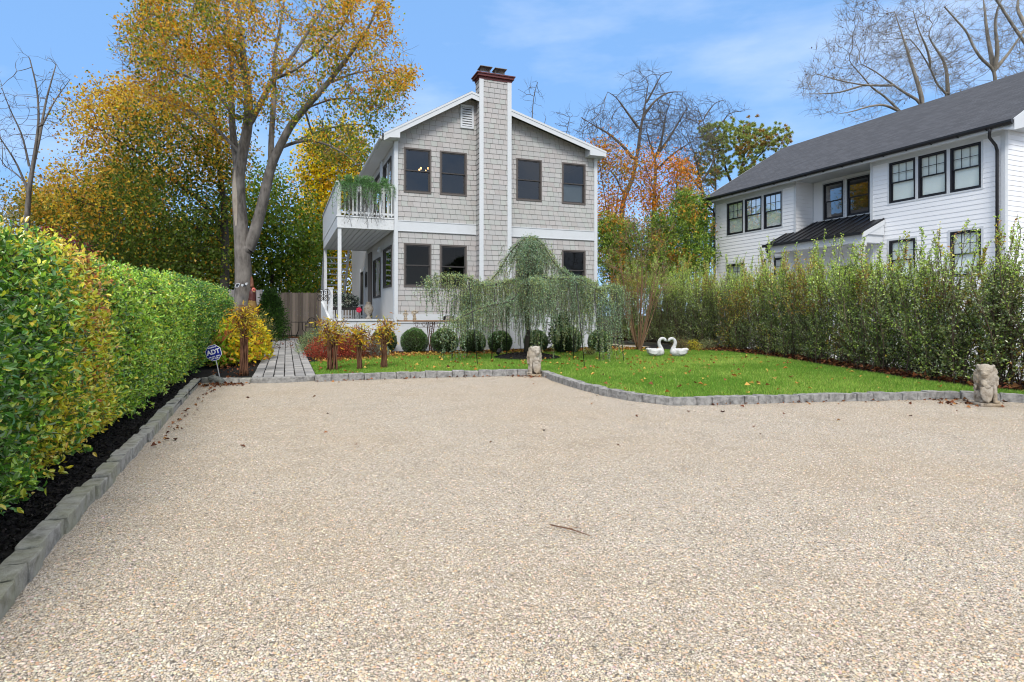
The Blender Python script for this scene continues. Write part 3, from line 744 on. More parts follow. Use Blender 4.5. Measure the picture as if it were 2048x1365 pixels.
mb = MB(); mb.box(XL - .05, XL, 22.85, 23.75, 1.0, 3.5); mb.build('door', M_plain('taupe_door_panel', (.12, .10, .085), .7), house)
for q in ((.045, 20.2, 20.7, 4.0, 6.38), (.03, 26.4, 26.6, 1.0, 3.1), (.03, 24.9, 25.25, 1.0, 3.1)):
    mb = MB(); mb.box(XL - q[0], XL, *q[1:]); mb.build('side_trim', MAT['white'], house)
# gable vent
mb = MB(); ring(mb, frameT((0, YF), (1, 0), (0, -1)), 5.17, 5.60, 6.97, 7.70, .06, -.01, .05)
for k in range(8):
    z = 7.05 + k * .075; mb.hexa([(5.23, YF - .045, z), (5.54, YF - .045, z), (5.54, YF - .038, z), (5.23, YF - .038, z), (5.23, YF - .012, z + .06), (5.54, YF - .012, z + .06), (5.54, YF - .004, z + .06), (5.23, YF - .004, z + .06)])
v = mb.build('gable_vent', MAT['white'], house)
mb = MB(); mb.box(5.2, 5.57, YF - .008, YF - .004, 7.0, 7.67); mb.build('vent_back', MAT['black'], v)
# roof
mb = MB(); y0, y1 = YF - .36, YB + .3; th = .09
CX0, CX1, CY0, CY1, CZ = 5.69, 6.71, 17.66, 18.06, 8.46
zs = lambda x: ZR - (RID - x) * SL if x < RID else ZR - (x - RID) * SRr
def slab(xa, xb, ya, yb): mb.hexa([(xa, ya, zs(xa) - th), (xb, ya, zs(xb) - th), (xb, yb, zs(xb) - th), (xa, yb, zs(xa) - th), (xa, ya, zs(xa)), (xb, ya, zs(xb)), (xb, yb, zs(xb)), (xa, yb, zs(xa))])
slab(ELX - .03, RID, y0, y1); slab(RID, CX0 - .016, y0, y1); slab(CX0 - .016, CX1 + .016, CY1 + .002, y1); slab(CX1 + .016, ERX + .03, y0, y1)
rf = mb.build('roof', MAT['roofdark'], house)
mb = MB(); fz = .02; fh = .20
for (xa, za, xb, zb) in ((ELX, ELZ, RID, ZR), (RID, ZR, CX0 - .016, zs(CX0 - .016)), (CX1 + .022, zs(CX1 + .022), ERX, ERZ)):
    mb.hexa([(xa, y0 - .025, za - fz - fh), (xb, y0 - .025, zb - fz - fh), (xb, y0 - .002, zb - fz - fh), (xa, y0 - .002, za - fz - fh), (xa, y0 - .025, za - fz), (xb, y0 - .025, zb - fz), (xb, y0 - .002, zb - fz), (xa, y0 - .002, za - fz)])
    mb.hexa([(xa, y0 - .04, za - fz - .06), (xb, y0 - .04, zb - fz - .06), (xb, y0 - .026, zb - fz - .06), (xa, y0 - .026, za - fz - .06), (xa, y0 - .04, za - fz + .005), (xb, y0 - .04, zb - fz + .005), (xb, y0 - .026, zb - fz + .005), (xa, y0 - .026, za - fz + .005)])
# boxed eave returns
zz = lambda x: ztop(x) + .06
mb.add([(ELX, y0 - .03, 6.33), (XL + .09, y0 - .03, 6.36), (XL + .09, y0 - .03, zz(XL + .09)), (ELX, y0 - .03, zz(ELX)), (ELX, YF, 6.33), (XL + .09, YF, 6.36), (XL + .09, YF, zz(XL + .09)), (ELX, YF, zz(ELX))], [(0, 1, 2, 3), (4, 7, 6, 5), (0, 4, 5, 1), (0, 3, 7, 4), (1, 5, 6, 2)])
mb.add([(9.53, y0 - .03, 6.45), (ERX, y0 - .03, 6.45), (ERX, y0 - .03, zz(ERX)), (9.53, y0 - .03, zz(9.53)), (9.53, YF, 6.45), (ERX, YF, 6.45), (ERX, YF, zz(ERX)), (9.53, YF, zz(9.53))], [(0, 1, 2, 3), (4, 7, 6, 5), (0, 4, 5, 1), (1, 5, 6, 2), (0, 3, 7, 4)])
mb.box(ELX + .01, XL, YF + .001, y1, 6.33, 6.37); mb.box(ELX - .02, ELX + .008, YF + .001, y1, 6.32, 6.44)
mb.box(XR, ERX - .01, YF + .001, y1, 6.45, 6.49); mb.box(ERX - .008, ERX + .02, YF + .001, y1, 6.44, 6.62)
mb.build('fascia', MAT['white'], rf)
for x_, z_ in ((ERX + .05, 6.56), (ELX - .05, 6.37)):
    mb = MB(); mb.tube([(x_, YF - .2, z_), (x_, YB, z_)], .048, 8); mb.build('gutter', MAT['white'], rf)
# chimney: shingled chase with white corner boards, oxblood cap and two tilted flue covers
mb = MB()
siding(mb, (CX0, CY0), (1, 0), (0, -1), COURSE, 0, CZ, lambda z: .11, lambda z: CX1 - CX0 - .11)
siding(mb, (CX0, CY1), (0, -1), (-1, 0), COURSE, 0, CZ, lambda z: 0, lambda z: CY1 - CY0 - .0)
siding(mb, (CX1, CY0), (0, 1), (1, 0), COURSE, 0, CZ, lambda z: 0, lambda z: CY1 - CY0)
mb.quad((CX1, CY1, 0), (CX0, CY1, 0), (CX0, CY1, CZ), (CX1, CY1, CZ))
ch = mb.build('chimney', MAT['shingle'], house)
mb = MB()
mb.box(CX0 - .02, CX0 + .115, CY0 - .028, CY0 + .0, 0, CZ); mb.box(CX1 - .115, CX1 + .02, CY0 - .028, CY0 + .0, 0, CZ); mb.box(CX1 - .0, CX1 + .02, CY0 + .001, CY0 + .1, 0, CZ)
mb.build('corner_board', MAT['white'], ch)
mb = MB()
for (e, za, zb) in ((.03, CZ - .02, CZ + .06), (.09, CZ + .06, CZ + .13), (.12, CZ + .13, CZ + .165)):
    mb.box(CX0 - e, CX1 + e, CY0 - e, CY1 + e, za, zb - .002)
mb.build('chimney_cap', MAT['cap'], ch)
for k, (xa, lid) in enumerate(((5.72, .20), (6.20, .18))):
    mb = MB(); zc = CZ + .16; x1_ = xa + .40; ya, yb = 17.74, 18.04
    mb.box(xa + .05, x1_ - .05, ya + .03, yb - .03, zc, zc + .03)
    for i in range(9):
        for yy in (ya + .03, yb - .03): mb.bar((xa + .05 + i * .0375, yy, zc + .02), (xa + .05 + i * .0375, yy, zc + .25), .008)
    for i in range(1, 6):
        for xx in (xa + .05, x1_ - .05): mb.bar((xx, ya + .03 + i * .04, zc + .02), (xx, ya + .03 + i * .04, zc + .25), .008)
    mb.hexa([(xa, ya - .06, zc + .24), (x1_, ya - .06, zc + .24), (x1_ + .02, yb + .05, zc + .25), (xa + .02, yb + .05, zc + .25), (xa, ya - .06, zc + .255), (x1_, ya - .06, zc + .255), (x1_ + .02, yb + .05, zc + .265), (xa + .02, yb + .05, zc + .265)])
    mb.build('flue_cover', MAT['galv'], ch)
# deck on the left side
DX, DYB = 1.48, 24.3
mb = MB()
mb.box(DX, XL - .03, YF - .02, YF + .03, 3.68, 4.005); mb.box(DX, DX + .05, YF + .031, DYB, 3.68, 4.005); mb.box(DX - .03, XL - .03, YF - .04, YF - .021, 4.0, 4.04)
mb.box(DX + .05, XL - .03, YF + .031, DYB, 3.99, 4.03)
mb.box(DX + .06, XL - .02, DYB, DYB + .05, 3.68, 4.02)
dk = mb.build('deck', MAT['whitewash'], house)
mb = MB(); x = DX + .055
while x < XL - .06: mb.box(x, min(x + .143, XL - .035), YF + .035, DYB - .01, 3.695, 3.715); x += .16
mb.box(DX + .055, XL - .035, YF + .035, DYB - .01, 3.775, 3.785)
mb.build('soffit', MAT['white'], dk)
mb = MB(); mb.box(DX - .005, DX + .03, YF + .04, DYB + .3, 4.04, 4.99); mb.box(DX - .03, DX + .06, YF - .03, DYB + .3, 4.992, 5.03); mb.build('side_panel', MAT['whitewash'], dk)
mb = MB(); mb.box(DX + .062, XL - .03, YF - .03, YF + .06, 4.955, 4.99); mb.box(DX + .06, XL - .03, YF, YF + .04, 4.11, 4.17); mb.box(DX + .02, DX + .11, YF - .03, YF + .035, 4.042, 4.99)
mb.box(DX + .11, XL - .03, YF, YF + .04, 4.86, 4.92)
mb.build('railing', MAT['whitewash'], dk)
for i in range(13):
    x = DX + .20 + i * .112; mb = MB(); mb.box(x, x + .038, YF - .012, YF + .024, 4.06, 4.955); mb.build('baluster', MAT['whitewash'], dk)
for (px_, py_) in ((DX + .02, YF + .02), (DX + .02, DYB - .15), (DX + .02, 21.2)):
    if py_ == 21.2: continue
    mb = MB(); mb.box(px_, px_ + .10, py_, py_ + .10, .0, 3.70); mb.build('post', MAT['whitewash'], dk)
# porch floor, outside stair, front step rails
mb = MB(); mb.box(DX + .0, XL - .03, YF - .05, DYB, .0, .97); mb.box(DX - .04, XL - .03, YF - .09, DYB, .972, 1.01); mb.build('porch_floor', MAT['whitewash'], house)
mb = MB()
for k in range(12):
    z = 3.42 - k * .205; yk = 24.42 + k * .23
    mb.box(1.62, 2.42, yk, yk + .26, z - .04, z)
stp = mb.build('stairs', MAT['whitewash'], house)
for x in (1.58, 2.43):
    mb = MB(); mb.bar((x, 24.3, 3.55), (x, 27.2, .95), .045, .26); mb.build('stringer', MAT['whitewash'], stp)
mb = MB(); mb.bar((2.5, 24.3, 4.4), (2.5, 27.0, 2.0), .06, .05); mb.bar((1.56, 24.3, 4.4), (1.56, 27.0, 2.0), .06, .05); mb.build('stair_rail', MAT['whitewash'], stp)
c = at(655, 640, 17.0)
mb = MB()
for (px_, pt, d) in ((647, 583, 17.9), (661, 578, 17.1)):
    q = at(px_, 640, d); zt = at(px_, pt, d)[2]
    mb.box(q[0] - .06, q[0] + .06, q[1] - .06, q[1] + .06, .05, zt); mb.box(q[0] - .08, q[0] + .08, q[1] - .08, q[1] + .08, zt, zt + .035)
a = at(644, 640, 17.9); b = at(664, 640, 16.2)
mb.hexa([(b[0] - .03, b[1], .05), (b[0] + .03, b[1], .05), (a[0] + .03, a[1], .05), (a[0] - .03, a[1], .05), (b[0] - .03, b[1], .9), (b[0] + .03, b[1], .9), (a[0] + .03, a[1], 1.55), (a[0] - .03, a[1], 1.55)])
mb.hexa([(b[0] + .05, b[1] - .05, .05), (b[0] + .15, b[1] - .05, .05), (b[0] + .15, b[1] + .05, .05), (b[0] + .05, b[1] + .05, .05), (b[0] + .05, b[1] - .05, 1.05), (b[0] + .15, b[1] - .05, 1.05), (b[0] + .15, b[1] + .05, 1.05), (b[0] + .05, b[1] + .05, 1.05)])
mb.build('step_rail', MAT['whitewash'], house)
mb = MB(); mb.box(DX + .1, XL - .05, DYB - .12, DYB - .08, 1.5, 1.55); mb.box(DX + .1, XL - .05, DYB - .12, DYB - .08, 1.08, 1.12)
for i in range(14): mb.box(DX + .15 + i * .11, DX + .185 + i * .11, DYB - .12, DYB - .085, 1.02, 1.52)
mb.build('porch_rail', MAT['whitewash'], house)
mb = MB(); mb.lathe((XL - .10, 20.4, 3.30), [(.03, -.06), (.07, -.04), (.08, .0), (.04, .08), (.02, .12)], 12); mb.build('wall_lamp', MAT['white'], house)

# ================================================================== the white neighbour house (own frame: x into the house, y along the front, away)
A2 = math.atan((521 - 1024) / FPX) + YAW
h2 = thing('white_house', 'long white lap sided house with grey shingle roof, black windows and a metal porch roof', 'house', (20.02, 11.40, 0), rz=-A2)
COURSE2 = .152
T2 = frameT((0, 0), (0, 1), (-1, 0)); T2r = frameT((.95, 0), (0, 1), (-1, 0)); T2e = frameT((0, 0), (1, 0), (0, -1))
YE = 12.3; R0_, R1_ = 4.24, 7.53; ZT = 6.64; Z0 = .5
upL = [(10.46, 11.47), (9.36, 10.34), (8.25, 9.23)]; upR = [(2.63, 3.54), (1.63, 2.53), (.63, 1.52)]; upM = [(6.05 + .05, 7.0), (4.98, 5.92)]
oR = [(a, b, 5.05, 6.46) for a, b in upR] + [(.63, 1.52, 2.35, 3.79), (2.63, 3.54, 2.35, 3.74)]
oL = [(a, b, 4.90, 6.39) for a, b in upL] + [(8.25, 9.23, 2.2, 3.58), (10.46, 11.47, 2.2, 3.52)]
oM = [(a, b, 5.03, 6.48) for a, b in upM] + [(5.3, 6.4, .9, 3.1)]
mb = MB()
siding(mb, (0, 0), (0, 1), (-1, 0), COURSE2, Z0, ZT, lambda z: .10, lambda z: R0_ - .09, oR)
siding(mb, (0, 0), (0, 1), (-1, 0), COURSE2, Z0, ZT, lambda z: R1_ + .09, lambda z: YE - .1, oL)
siding(mb, (.95, 0), (0, 1), (-1, 0), COURSE2, Z0, ZT, lambda z: R0_, lambda z: R1_, oM)
siding(mb, (0, R1_), (1, 0), (0, -1), COURSE2, Z0, ZT, lambda z: .0, lambda z: .95)
siding(mb, (.95, R0_), (-1, 0), (0, 1), COURSE2, Z0, ZT, lambda z: .0, lambda z: .95)
RX, RZ = 4.85, 9.88; EZ = 6.79
sl2 = (RZ - EZ) / (RX + .45)
zt2 = lambda x: EZ + (min(x, 2 * RX - x) + .45) * sl2 - .14
siding(mb, (0, 0), (1, 0), (0, -1), COURSE2, Z0, RZ - .2, lambda z: max(.1, (z + .14 - EZ) / sl2 - .45), lambda z: min(2 * RX - .1, 2 * RX + .45 - (z + .14 - EZ) / sl2))
mb.build('wall', MAT['lap'], h2)
mb = MB(); mb.quad((2 * RX, 0, 0), (2 * RX, YE, 0), (2 * RX, YE, ZT), (2 * RX, 0, ZT)); mb.quad((0, YE, 0), (2 * RX, YE, 0), (2 * RX, YE, ZT), (RX, YE, RZ - .1), (0, YE, ZT))
mb.build('rear_wall', MAT['lap'], h2)
mb = MB(); mb.box(1.15, 2 * RX - .2, .2, YE - .2, 3.9, 4.05); mb.box(3.0, 3.1, .2, YE - .2, .6, 6.5); mb.box(1.1, 2 * RX - .2, .2, YE - .2, 6.56, 6.6); mb.build('interior', MAT['inside'], h2)
mb = MB()
for (y0_, y1_) in ((-.02, .10), (R0_ - .09, R0_ + .012), (R1_ - .012, R1_ + .09), (YE - .1, YE + .02)):
    mb.box(-.03, .0, y0_, y1_, Z0, ZT)
mb.box(.0, .10, -.03, -.001, Z0, ZT); mb.box(.92, .949, R1_ - .05, R1_ - .016, 4.9, ZT)
mb.box(-.02, -.002, .10, R0_ - .09, 6.50, ZT); mb.box(-.02, -.002, R1_ + .09, YE - .1, 6.46, ZT)
mb.box(0, 2 * RX, -.02, YE + .02, .0, Z0)
mb.build('trim', MAT['white'], h2)
for grp, T, z0_, z1_ in ((upR, T2, 5.05, 6.46), (upL, T2, 4.90, 6.39), (upM, T2r, 5.03, 6.48)):
    for i, (a, b) in enumerate(grp):
        mid = grp is upM
        window(h2, T, a, b, z0_, z1_, MAT['blackrail'], MAT['blackrail'], MAT['glass'] if mid else MAT['glass2'], grille=None if mid else (3, 2), blind=None if mid else (MAT['blind'], 0.02), casing=MAT['white'], cw=.055, fw=.05)
for (a, b, c, d) in (oR[3:] + oL[3:]):
    window(h2, T2, a, b, c, d, MAT['blackrail'], MAT['blackrail'], MAT['glass2'], grille=(3, 2), blind=(MAT['blind'], .02), casing=MAT['white'], cw=.07, fw=.05)
mb = MB(); tbox(mb, T2r, 5.3, 6.4, -.05, .0, .9, 3.1); mb.build('door', MAT['blackrail'], h2)
mb = MB(); ya, yb = -.45, YE + .42
for (xa, za, xb, zb) in ((-.47, EZ - .012, RX, RZ), (RX, RZ, 2 * RX + .47, EZ - .012)):
    mb.hexa([(xa, ya, za - .10), (xb, ya, zb - .10), (xb, yb, zb - .10), (xa, yb, za - .10), (xa, ya, za), (xb, ya, zb), (xb, yb, zb), (xa, yb, za)])
rf2 = mb.build('roof', MAT['roofgrey'], h2)
mb = MB()
mb.box(-.44, .95, ya + .05, yb - .05, 6.64, 6.66)                        # soffit, running back over the recess
mb.box(-.47, -.44, ya, yb, 6.56, 6.70)
for (yy, y2) in ((ya - .03, ya - .003), (yb + .003, yb + .03)):
    for s_ in (0, 1):
        X_ = lambda x: x if s_ == 0 else 2 * RX - x
        mb.hexa([(X_(-.47), yy, EZ - .26), (X_(RX), yy, RZ - .25), (X_(RX), y2, RZ - .25), (X_(-.47), y2, EZ - .26), (X_(-.47), yy, EZ - .01), (X_(RX), yy, RZ - .005), (X_(RX), y2, RZ - .005), (X_(-.47), y2, EZ - .01)])
mb.add([(-.47, ya - .035, 6.45), (.08, ya - .035, 6.60), (.08, ya - .035, EZ + .25), (-.47, ya - .035, EZ - .02), (-.47, 0, 6.62), (.08, 0, 6.62), (.08, 0, EZ + .25), (-.47, 0, EZ - .02)], [(0, 1, 2, 3), (0, 4, 5, 1), (0, 3, 7, 4), (1, 5, 6, 2)])
for s_ in (0, 1):                                                       # underside of the gable overhang
    X_ = lambda x: x if s_ == 0 else 2 * RX - x
    mb.quad((X_(-.4), ya, EZ - .16), (X_(RX), ya, RZ - .15), (X_(RX), 0, RZ - .15), (X_(-.4), 0, EZ - .16))
mb.build('fascia', MAT['white'], rf2)
mb = MB(); prof = [(-.60, 6.75), (-.60, 6.69), (-.56, 6.63), (-.49, 6.63), (-.472, 6.68), (-.472, 6.745)]
n_ = len(prof); vs = [(x, ya - .02, z) for x, z in prof] + [(x, yb, z) for x, z in prof]
mb.add(vs, [tuple(range(n_ - 1, -1, -1)), tuple(range(n_, 2 * n_))] + [(k, (k + 1) % n_, n_ + (k + 1) % n_, n_ + k) for k in range(n_)])
g2 = mb.build('gutter', MAT['black'], rf2)
mb = MB()
for k in range(16): y_ = .2 + k * .8; mb.box(-.61, -.47, y_, y_ + .02, 6.61, 6.63)
mb.build('gutter_bracket', MAT['black'], g2)
for y_ in (.16, YE - .03):
    mb = MB(); mb.tube([(-.53, y_ - .05, 6.66), (-.53, y_ - .04, 6.52), (-.46, y_, 6.40), (-.16, y_, 6.20), (-.09, y_, 6.06), (-.09, y_, 5.8), (-.09, y_, .6)], .042, 10); mb.build('downspout', MAT['black'], h2, smooth=True)
# porch
P0, P1, PE, PZ = 3.72, 8.08, -1.15, 4.02; ps = (5.0 - PZ) / (.95 - PE)
zp = lambda x: PZ + (x - PE) * ps
mb = MB()
mb.hexa([(PE, P0, PZ - .03), (0, P0, zp(0) - .03), (0, P1, zp(0) - .03), (PE, P1, PZ - .03), (PE, P0, PZ), (0, P0, zp(0)), (0, P1, zp(0)), (PE, P1, PZ)])
mb.hexa([(0.001, R0_ + .01, zp(0) - .03), (.94, R0_ + .01, zp(.94) - .03), (.94, R1_ - .01, zp(.94) - .03), (0.001, R1_ - .01, zp(0) - .03), (0.001, R0_ + .01, zp(0)), (.94, R0_ + .01, zp(.94)), (.94, R1_ - .01, zp(.94)), (0.001, R1_ - .01, zp(0))])
y_ = P0 + .015
while y_ < P1:
    x1_ = .93 if R0_ + .03 < y_ < R1_ - .03 else -.02
    mb.hexa([(PE, y_, PZ - .0), (x1_, y_, zp(x1_)), (x1_, y_ + .02, zp(x1_)), (PE, y_ + .02, PZ), (PE, y_, PZ + .035), (x1_, y_, zp(x1_) + .035), (x1_, y_ + .02, zp(x1_) + .035), (PE, y_ + .02, PZ + .035)]); y_ += .355
pr = mb.build('porch_roof', MAT['black'], h2)
mb = MB(); mb.box(PE - .10, PE - .012, P0 - .05, P1 + .05, PZ - .09, PZ + .01); mb.build('porch_gutter', MAT['black'], pr)
mb = MB(); mb.box(PE + .03, PE + .25, P0 + .05, P1 - .05, 3.68, PZ - .06); mb.box(PE + .25, -.035, P0 + .05, P0 + .25, 3.68, PZ - .06); mb.box(PE + .25, -.035, P1 - .25, P1 - .05, 3.68, PZ - .06)
mb.box(PE + .25, .94, P0 + .25, P1 - .25, 3.90, 3.92); mb.box(PE, -.035, P0 - .02, P1 + .02, PZ - .06, PZ - .032)
for y_ in (P0 + .0, P1 - .04): mb.add([(PE, y_, PZ - .03), (-.035, y_, PZ - .03), (-.035, y_, zp(-.035) - .032), (PE, y_ + .04, PZ - .03), (-.035, y_ + .04, PZ - .03), (-.035, y_ + .04, zp(-.035) - .032)], [(0, 1, 2), (3, 5, 4), (0, 3, 4, 1), (1, 4, 5, 2), (0, 2, 5, 3)])
for y_ in (P0 - .03,): mb.hexa([(PE - .02, y_, PZ - .2), (-.04, y_, zp(-.04) - .2), (-.04, y_ + .025, zp(-.04) - .2), (PE - .02, y_ + .025, PZ - .2), (PE - .02, y_, PZ - .035), (-.04, y_, zp(-.04) - .035), (-.04, y_ + .025, zp(-.04) - .035), (PE - .02, y_ + .025, PZ - .035)])
mb.build('porch_beam', MAT['white'], pr)
for y_ in (P0 + .06, P1 - .26):
    mb = MB(); mb.box(PE + .04, PE + .24, y_, y_ + .2, .6, 3.55); mb.box(PE + .01, PE + .27, y_ - .03, y_ + .23, 3.55, 3.678); mb.build('porch_column', MAT['white'], h2)
mb = MB(); mb.tube([(PE - .06, P1 - .15, PZ - .06), (PE - .06, P1 - .15, PZ - .2), (PE + .02, P1 - .15, PZ - .3), (PE + .3, P1 - .2, PZ - .5), (PE + .33, P1 - .2, PZ - .7), (PE + .33, P1 - .2, .7)], .042, 10); mb.build('downspout', MAT['black'], h2, smooth=True)
mb = MB(); mb.box(PE, .9, P0, P1, .5, .95); mb.build('porch_floor', MAT['white'], h2)
# ================================================================== vegetation
C = lin
LEAFGAIN = 1.5
GREEN_D = [C('#2c3d12'), C('#37491a'), C('#243312')]
MAPLE = [C('#b5781c'), C('#a4661a'), C('#c08a2a'), C('#8d7a28'), C('#6f7a26'), C('#566a22')]
DEAD = [C('#5b3a26'), C('#7a4d30'), C('#40291d')]

def dome(px, py, d, rx, ry, rd, n, thr=.0, sc=.5, seed=1, shell=.6):
    P = ell_pts(px, py, d, rx, ry, rd, n, shell)
    return clump(P, sc, thr, seed) if thr else P
def pl(d, *pts, dd=0.0):
    """limb polyline from photo pixels at distance d, drifting dd metres nearer/farther along it"""
    m = len(pts); return [at(p[0], p[1], d + dd * i / max(1, m - 1)) for i, p in enumerate(pts)]
def put_leaves(name, X, Rr, P, rmax, per, size, cols, wts, mat, parent, spread=.25, colour_fn=None, keep=None, down=.25, W=.7, seeds=0):
    sel = np.where(Rr < rmax)[0]; sel = sel[sel >= seeds]
    if keep is not None: sel = sel[keep(X[sel])]
    i = np.repeat(sel, per); pos = X[i] + RG.normal(size=(len(i), 3)) * spread
    D = unit(RG.normal(size=(len(i), 3)) + np.array([0, 0, -down]))
    Lh = size * RG.uniform(.6, 1.25, len(i))
    col = palette(len(i), cols, wts) if colour_fn is None else colour_fn(pos)
    return leaves(name, pos, D, Lh, Lh * W, col, mat, parent)
def mixcol(a, b, f, jit=.2):
    n = len(f); ca = palette(n, a, None, jit); cb = palette(n, b, None, jit)
    pick = RG.uniform(size=n) < f
    return np.where(pick[:, None], cb, ca)

# ---------------------------------------------------------------- big maple behind the hedge
zq = lambda x, y: (x / 2.381, y / 2.381)
D0 = 23.0
base = at(487, 630, D0); base[2] = 0
t = thing('maple_tree', 'tall maple with pale grey trunk forking low and sparse orange and green autumn leaves', 'tree', base)
def L_(d, *pts, dd=0.0): return pl(d, *[zq(*p) for p in pts], dd=dd)
limbs = [
 ([base, at(486, 600, D0)] + L_(D0, (1160, 1334), (1152, 1150), (1140, 1000), (1132, 850), (1152, 740), (1178, 620), (1186, 500), (1170, 350), (1150, 200), (1130, 0), (1120, -150)), .37, .045),
 (L_(D0, (1188, 1180), (1222, 1080), (1255, 950), (1290, 790), (1332, 700), (1382, 600), (1450, 520), (1560, 400), (1660, 270), (1750, 150), (1800, 20), dd=-1.5), .23, .03),
 (L_(D0, (1186, 600), (1240, 490), (1300, 380), (1370, 300), (1450, 180), (1540, 40), dd=1), .13, .03),
 (L_(D0 + .2, (1135, 830), (1108, 640), (1100, 450), (1105, 300), (1092, 150), (1070, 0), (1040, -140), dd=2), .15, .03),
 (L_(D0, (1290, 790), (1292, 640), (1308, 450), (1302, 300), (1335, 120), (1360, -40), dd=1.5), .12, .03),
 (L_(D0, (1335, 705), (1400, 680), (1480, 665), (1560, 690), (1640, 730), (1700, 780), dd=-2), .07, .015),
 (L_(D0, (1390, 685), (1480, 640), (1570, 610), (1680, 590), (1760, 600), dd=2), .05, .012),
 (L_(D0, (1170, 500), (1080, 400), (980, 320), (880, 210), (780, 110), (700, 30), dd=-2), .09, .02),
 (L_(D0, (1120, 560), (1030, 440), (930, 380), (800, 330), (680, 300), (590, 290), dd=2), .08, .015),
 (L_(D0, (1150, 740), (1060, 640), (960, 560), (850, 500), (720, 470), dd=1), .07, .015),
 (L_(D0, (1170, 380), (1100, 200), (1000, 60), (920, -80), dd=-1), .07, .02),
 (L_(D0, (1560, 400), (1680, 350), (1800, 330), (1930, 370), dd=1), .05, .012),
 (L_(D0, (1450, 520), (1580, 470), (1700, 470), (1850, 520), dd=-2), .05, .012),
 (L_(D0, (1300, 380), (1400, 340), (1520, 250), (1640, 120), (1700, -20), dd=-2), .06, .015),
]
s_ = 1 / 2.381
attr = np.vstack([
 dome(720 * s_, 230 * s_, D0, 190 * s_, 230 * s_, 3.5, 420, .3, .6, 3), dome(880 * s_, 60 * s_, D0, 300 * s_, 260 * s_, 4, 420, .3, .6, 4),
 dome(1150 * s_, -50 * s_, D0, 420 * s_, 250 * s_, 4.5, 420, .35, .6, 5), dome(1500 * s_, 60 * s_, D0, 380 * s_, 260 * s_, 4.5, 420, .38, .6, 6),
 dome(1800 * s_, 330 * s_, D0, 190 * s_, 270 * s_, 3.0, 380, .38, .6, 7), dome(1550 * s_, 480 * s_, D0, 330 * s_, 220 * s_, 3.0, 300, .4, .6, 8),
 dome(1650 * s_, 690 * s_, D0, 180 * s_, 110 * s_, 2.5, 150, .3, .6, 9), dome(950 * s_, 380 * s_, D0, 320 * s_, 200 * s_, 4, 330, .35, .6, 10), dome(1280 * s_, 350 * s_, D0, 250 * s_, 250 * s_, 3, 170, .4, .6, 11)])
X, P, Rr, nch, ns = colonize(limbs, attr, .3, 2.6, .42, 90, tip=.007, wig=.16)
tips = np.where((nch == 0))[0]
trk = branch_mesh('trunk', X, P, Rr, MAT['bark'], t, twigs(X, P, tips, 3, .55, .006))
zpy = HY - (X[:, 2] - EYE) / (X @ np.r_[FW, 0]) * FPX
ii = [i for i in range(30) if 335 < zpy[i] < 455 and P[i] == i - 1]; mb = MB(); vs = []
for n_, i in enumerate(ii):
    wd = .42 * math.sin(math.pi * (n_ + .35) / (len(ii) - .3)) + .04
    for a_ in np.linspace(-wd, wd, 7): vs.append(X[i] + (Rr[i] * 1.012) * (np.r_[RT, 0] * math.sin(a_ - .25) - np.r_[FW, 0] * math.cos(a_ - .25)))
mb.add(vs, [(i * 7 + j, i * 7 + j + 1, (i + 1) * 7 + j + 1, (i + 1) * 7 + j) for i in range(len(ii) - 1) for j in range(6)])
scar = mb.build('bark_scar', M_bark('bare_wood', (.22, .18, .14), (.42, .37, .31), 12), t, smooth=True); scar['label'] = 'pale bare wood where bark has split off'
def maple_c(pos):
    px = pos @ np.r_[RT, 0] / (pos @ np.r_[FW, 0]) * FPX + CX
    f = vnoise(pos, .55, 21)
    warm = np.clip(.36 + 1.1 * (f - .40) + np.where((pos[:, 2] > 9), .25, 0), .05, .95)
    return mixcol([C('#5f6f24'), C('#768430'), C('#868a36'), C('#4e5f20')], [C('#c0942e'), C('#b68428'), C('#a06e22'), C('#c4a040'), C('#9c8a32')], warm)
def maple_keep(p):
    px = p @ np.r_[RT, 0] / (p @ np.r_[FW, 0]) * FPX + CX
    dens = np.where(px < 430, 1.1, np.where(px < 640, .50, .72)) * np.clip(2.3 * (vnoise(p, .8, 31) - .22), 0, 1)
    return RG.uniform(size=len(p)) < dens
put_leaves('crown', X, Rr, P, .034, 46, .112, None, None, MAT['leaf'], t, .21, maple_c, maple_keep, seeds=ns)

def tree(name, label, base, limbs, attr, bark, leafcols, cat='tree', group=None, step=.35, dinf=2.8, dk=.5, tip=.008, rmax=.03, per=6, size=.14, spread=.3, tw=(2, .5, .006), leafmat='leaf', fn=None, keep=None, wts=None, wig=.16, up=.2, power=2.3, grav=0.0, W=.7, twspread=.8):
    t = thing(name, label, cat, base, group)
    X, P, Rr, nch, ns = colonize(limbs, attr, step, dinf, dk, 110, tip=tip, wig=wig, power=power, grav=grav)
    tips = np.where(nch == 0)[0]
    branch_mesh('trunk', X, P, Rr, MAT[bark], t, twigs(X, P, tips, tw[0], tw[1], tw[2], up, twspread) if tw else None)
    if leafcols is not None or fn is not None:
        put_leaves('crown', X, Rr, P, rmax, per, size, leafcols, wts, MAT[leafmat], t, spread, fn, keep, W=W)
    return t, X, P, Rr, nch
def ground_at(px, d): b = at(px, 630, d); b[2] = 0; return b

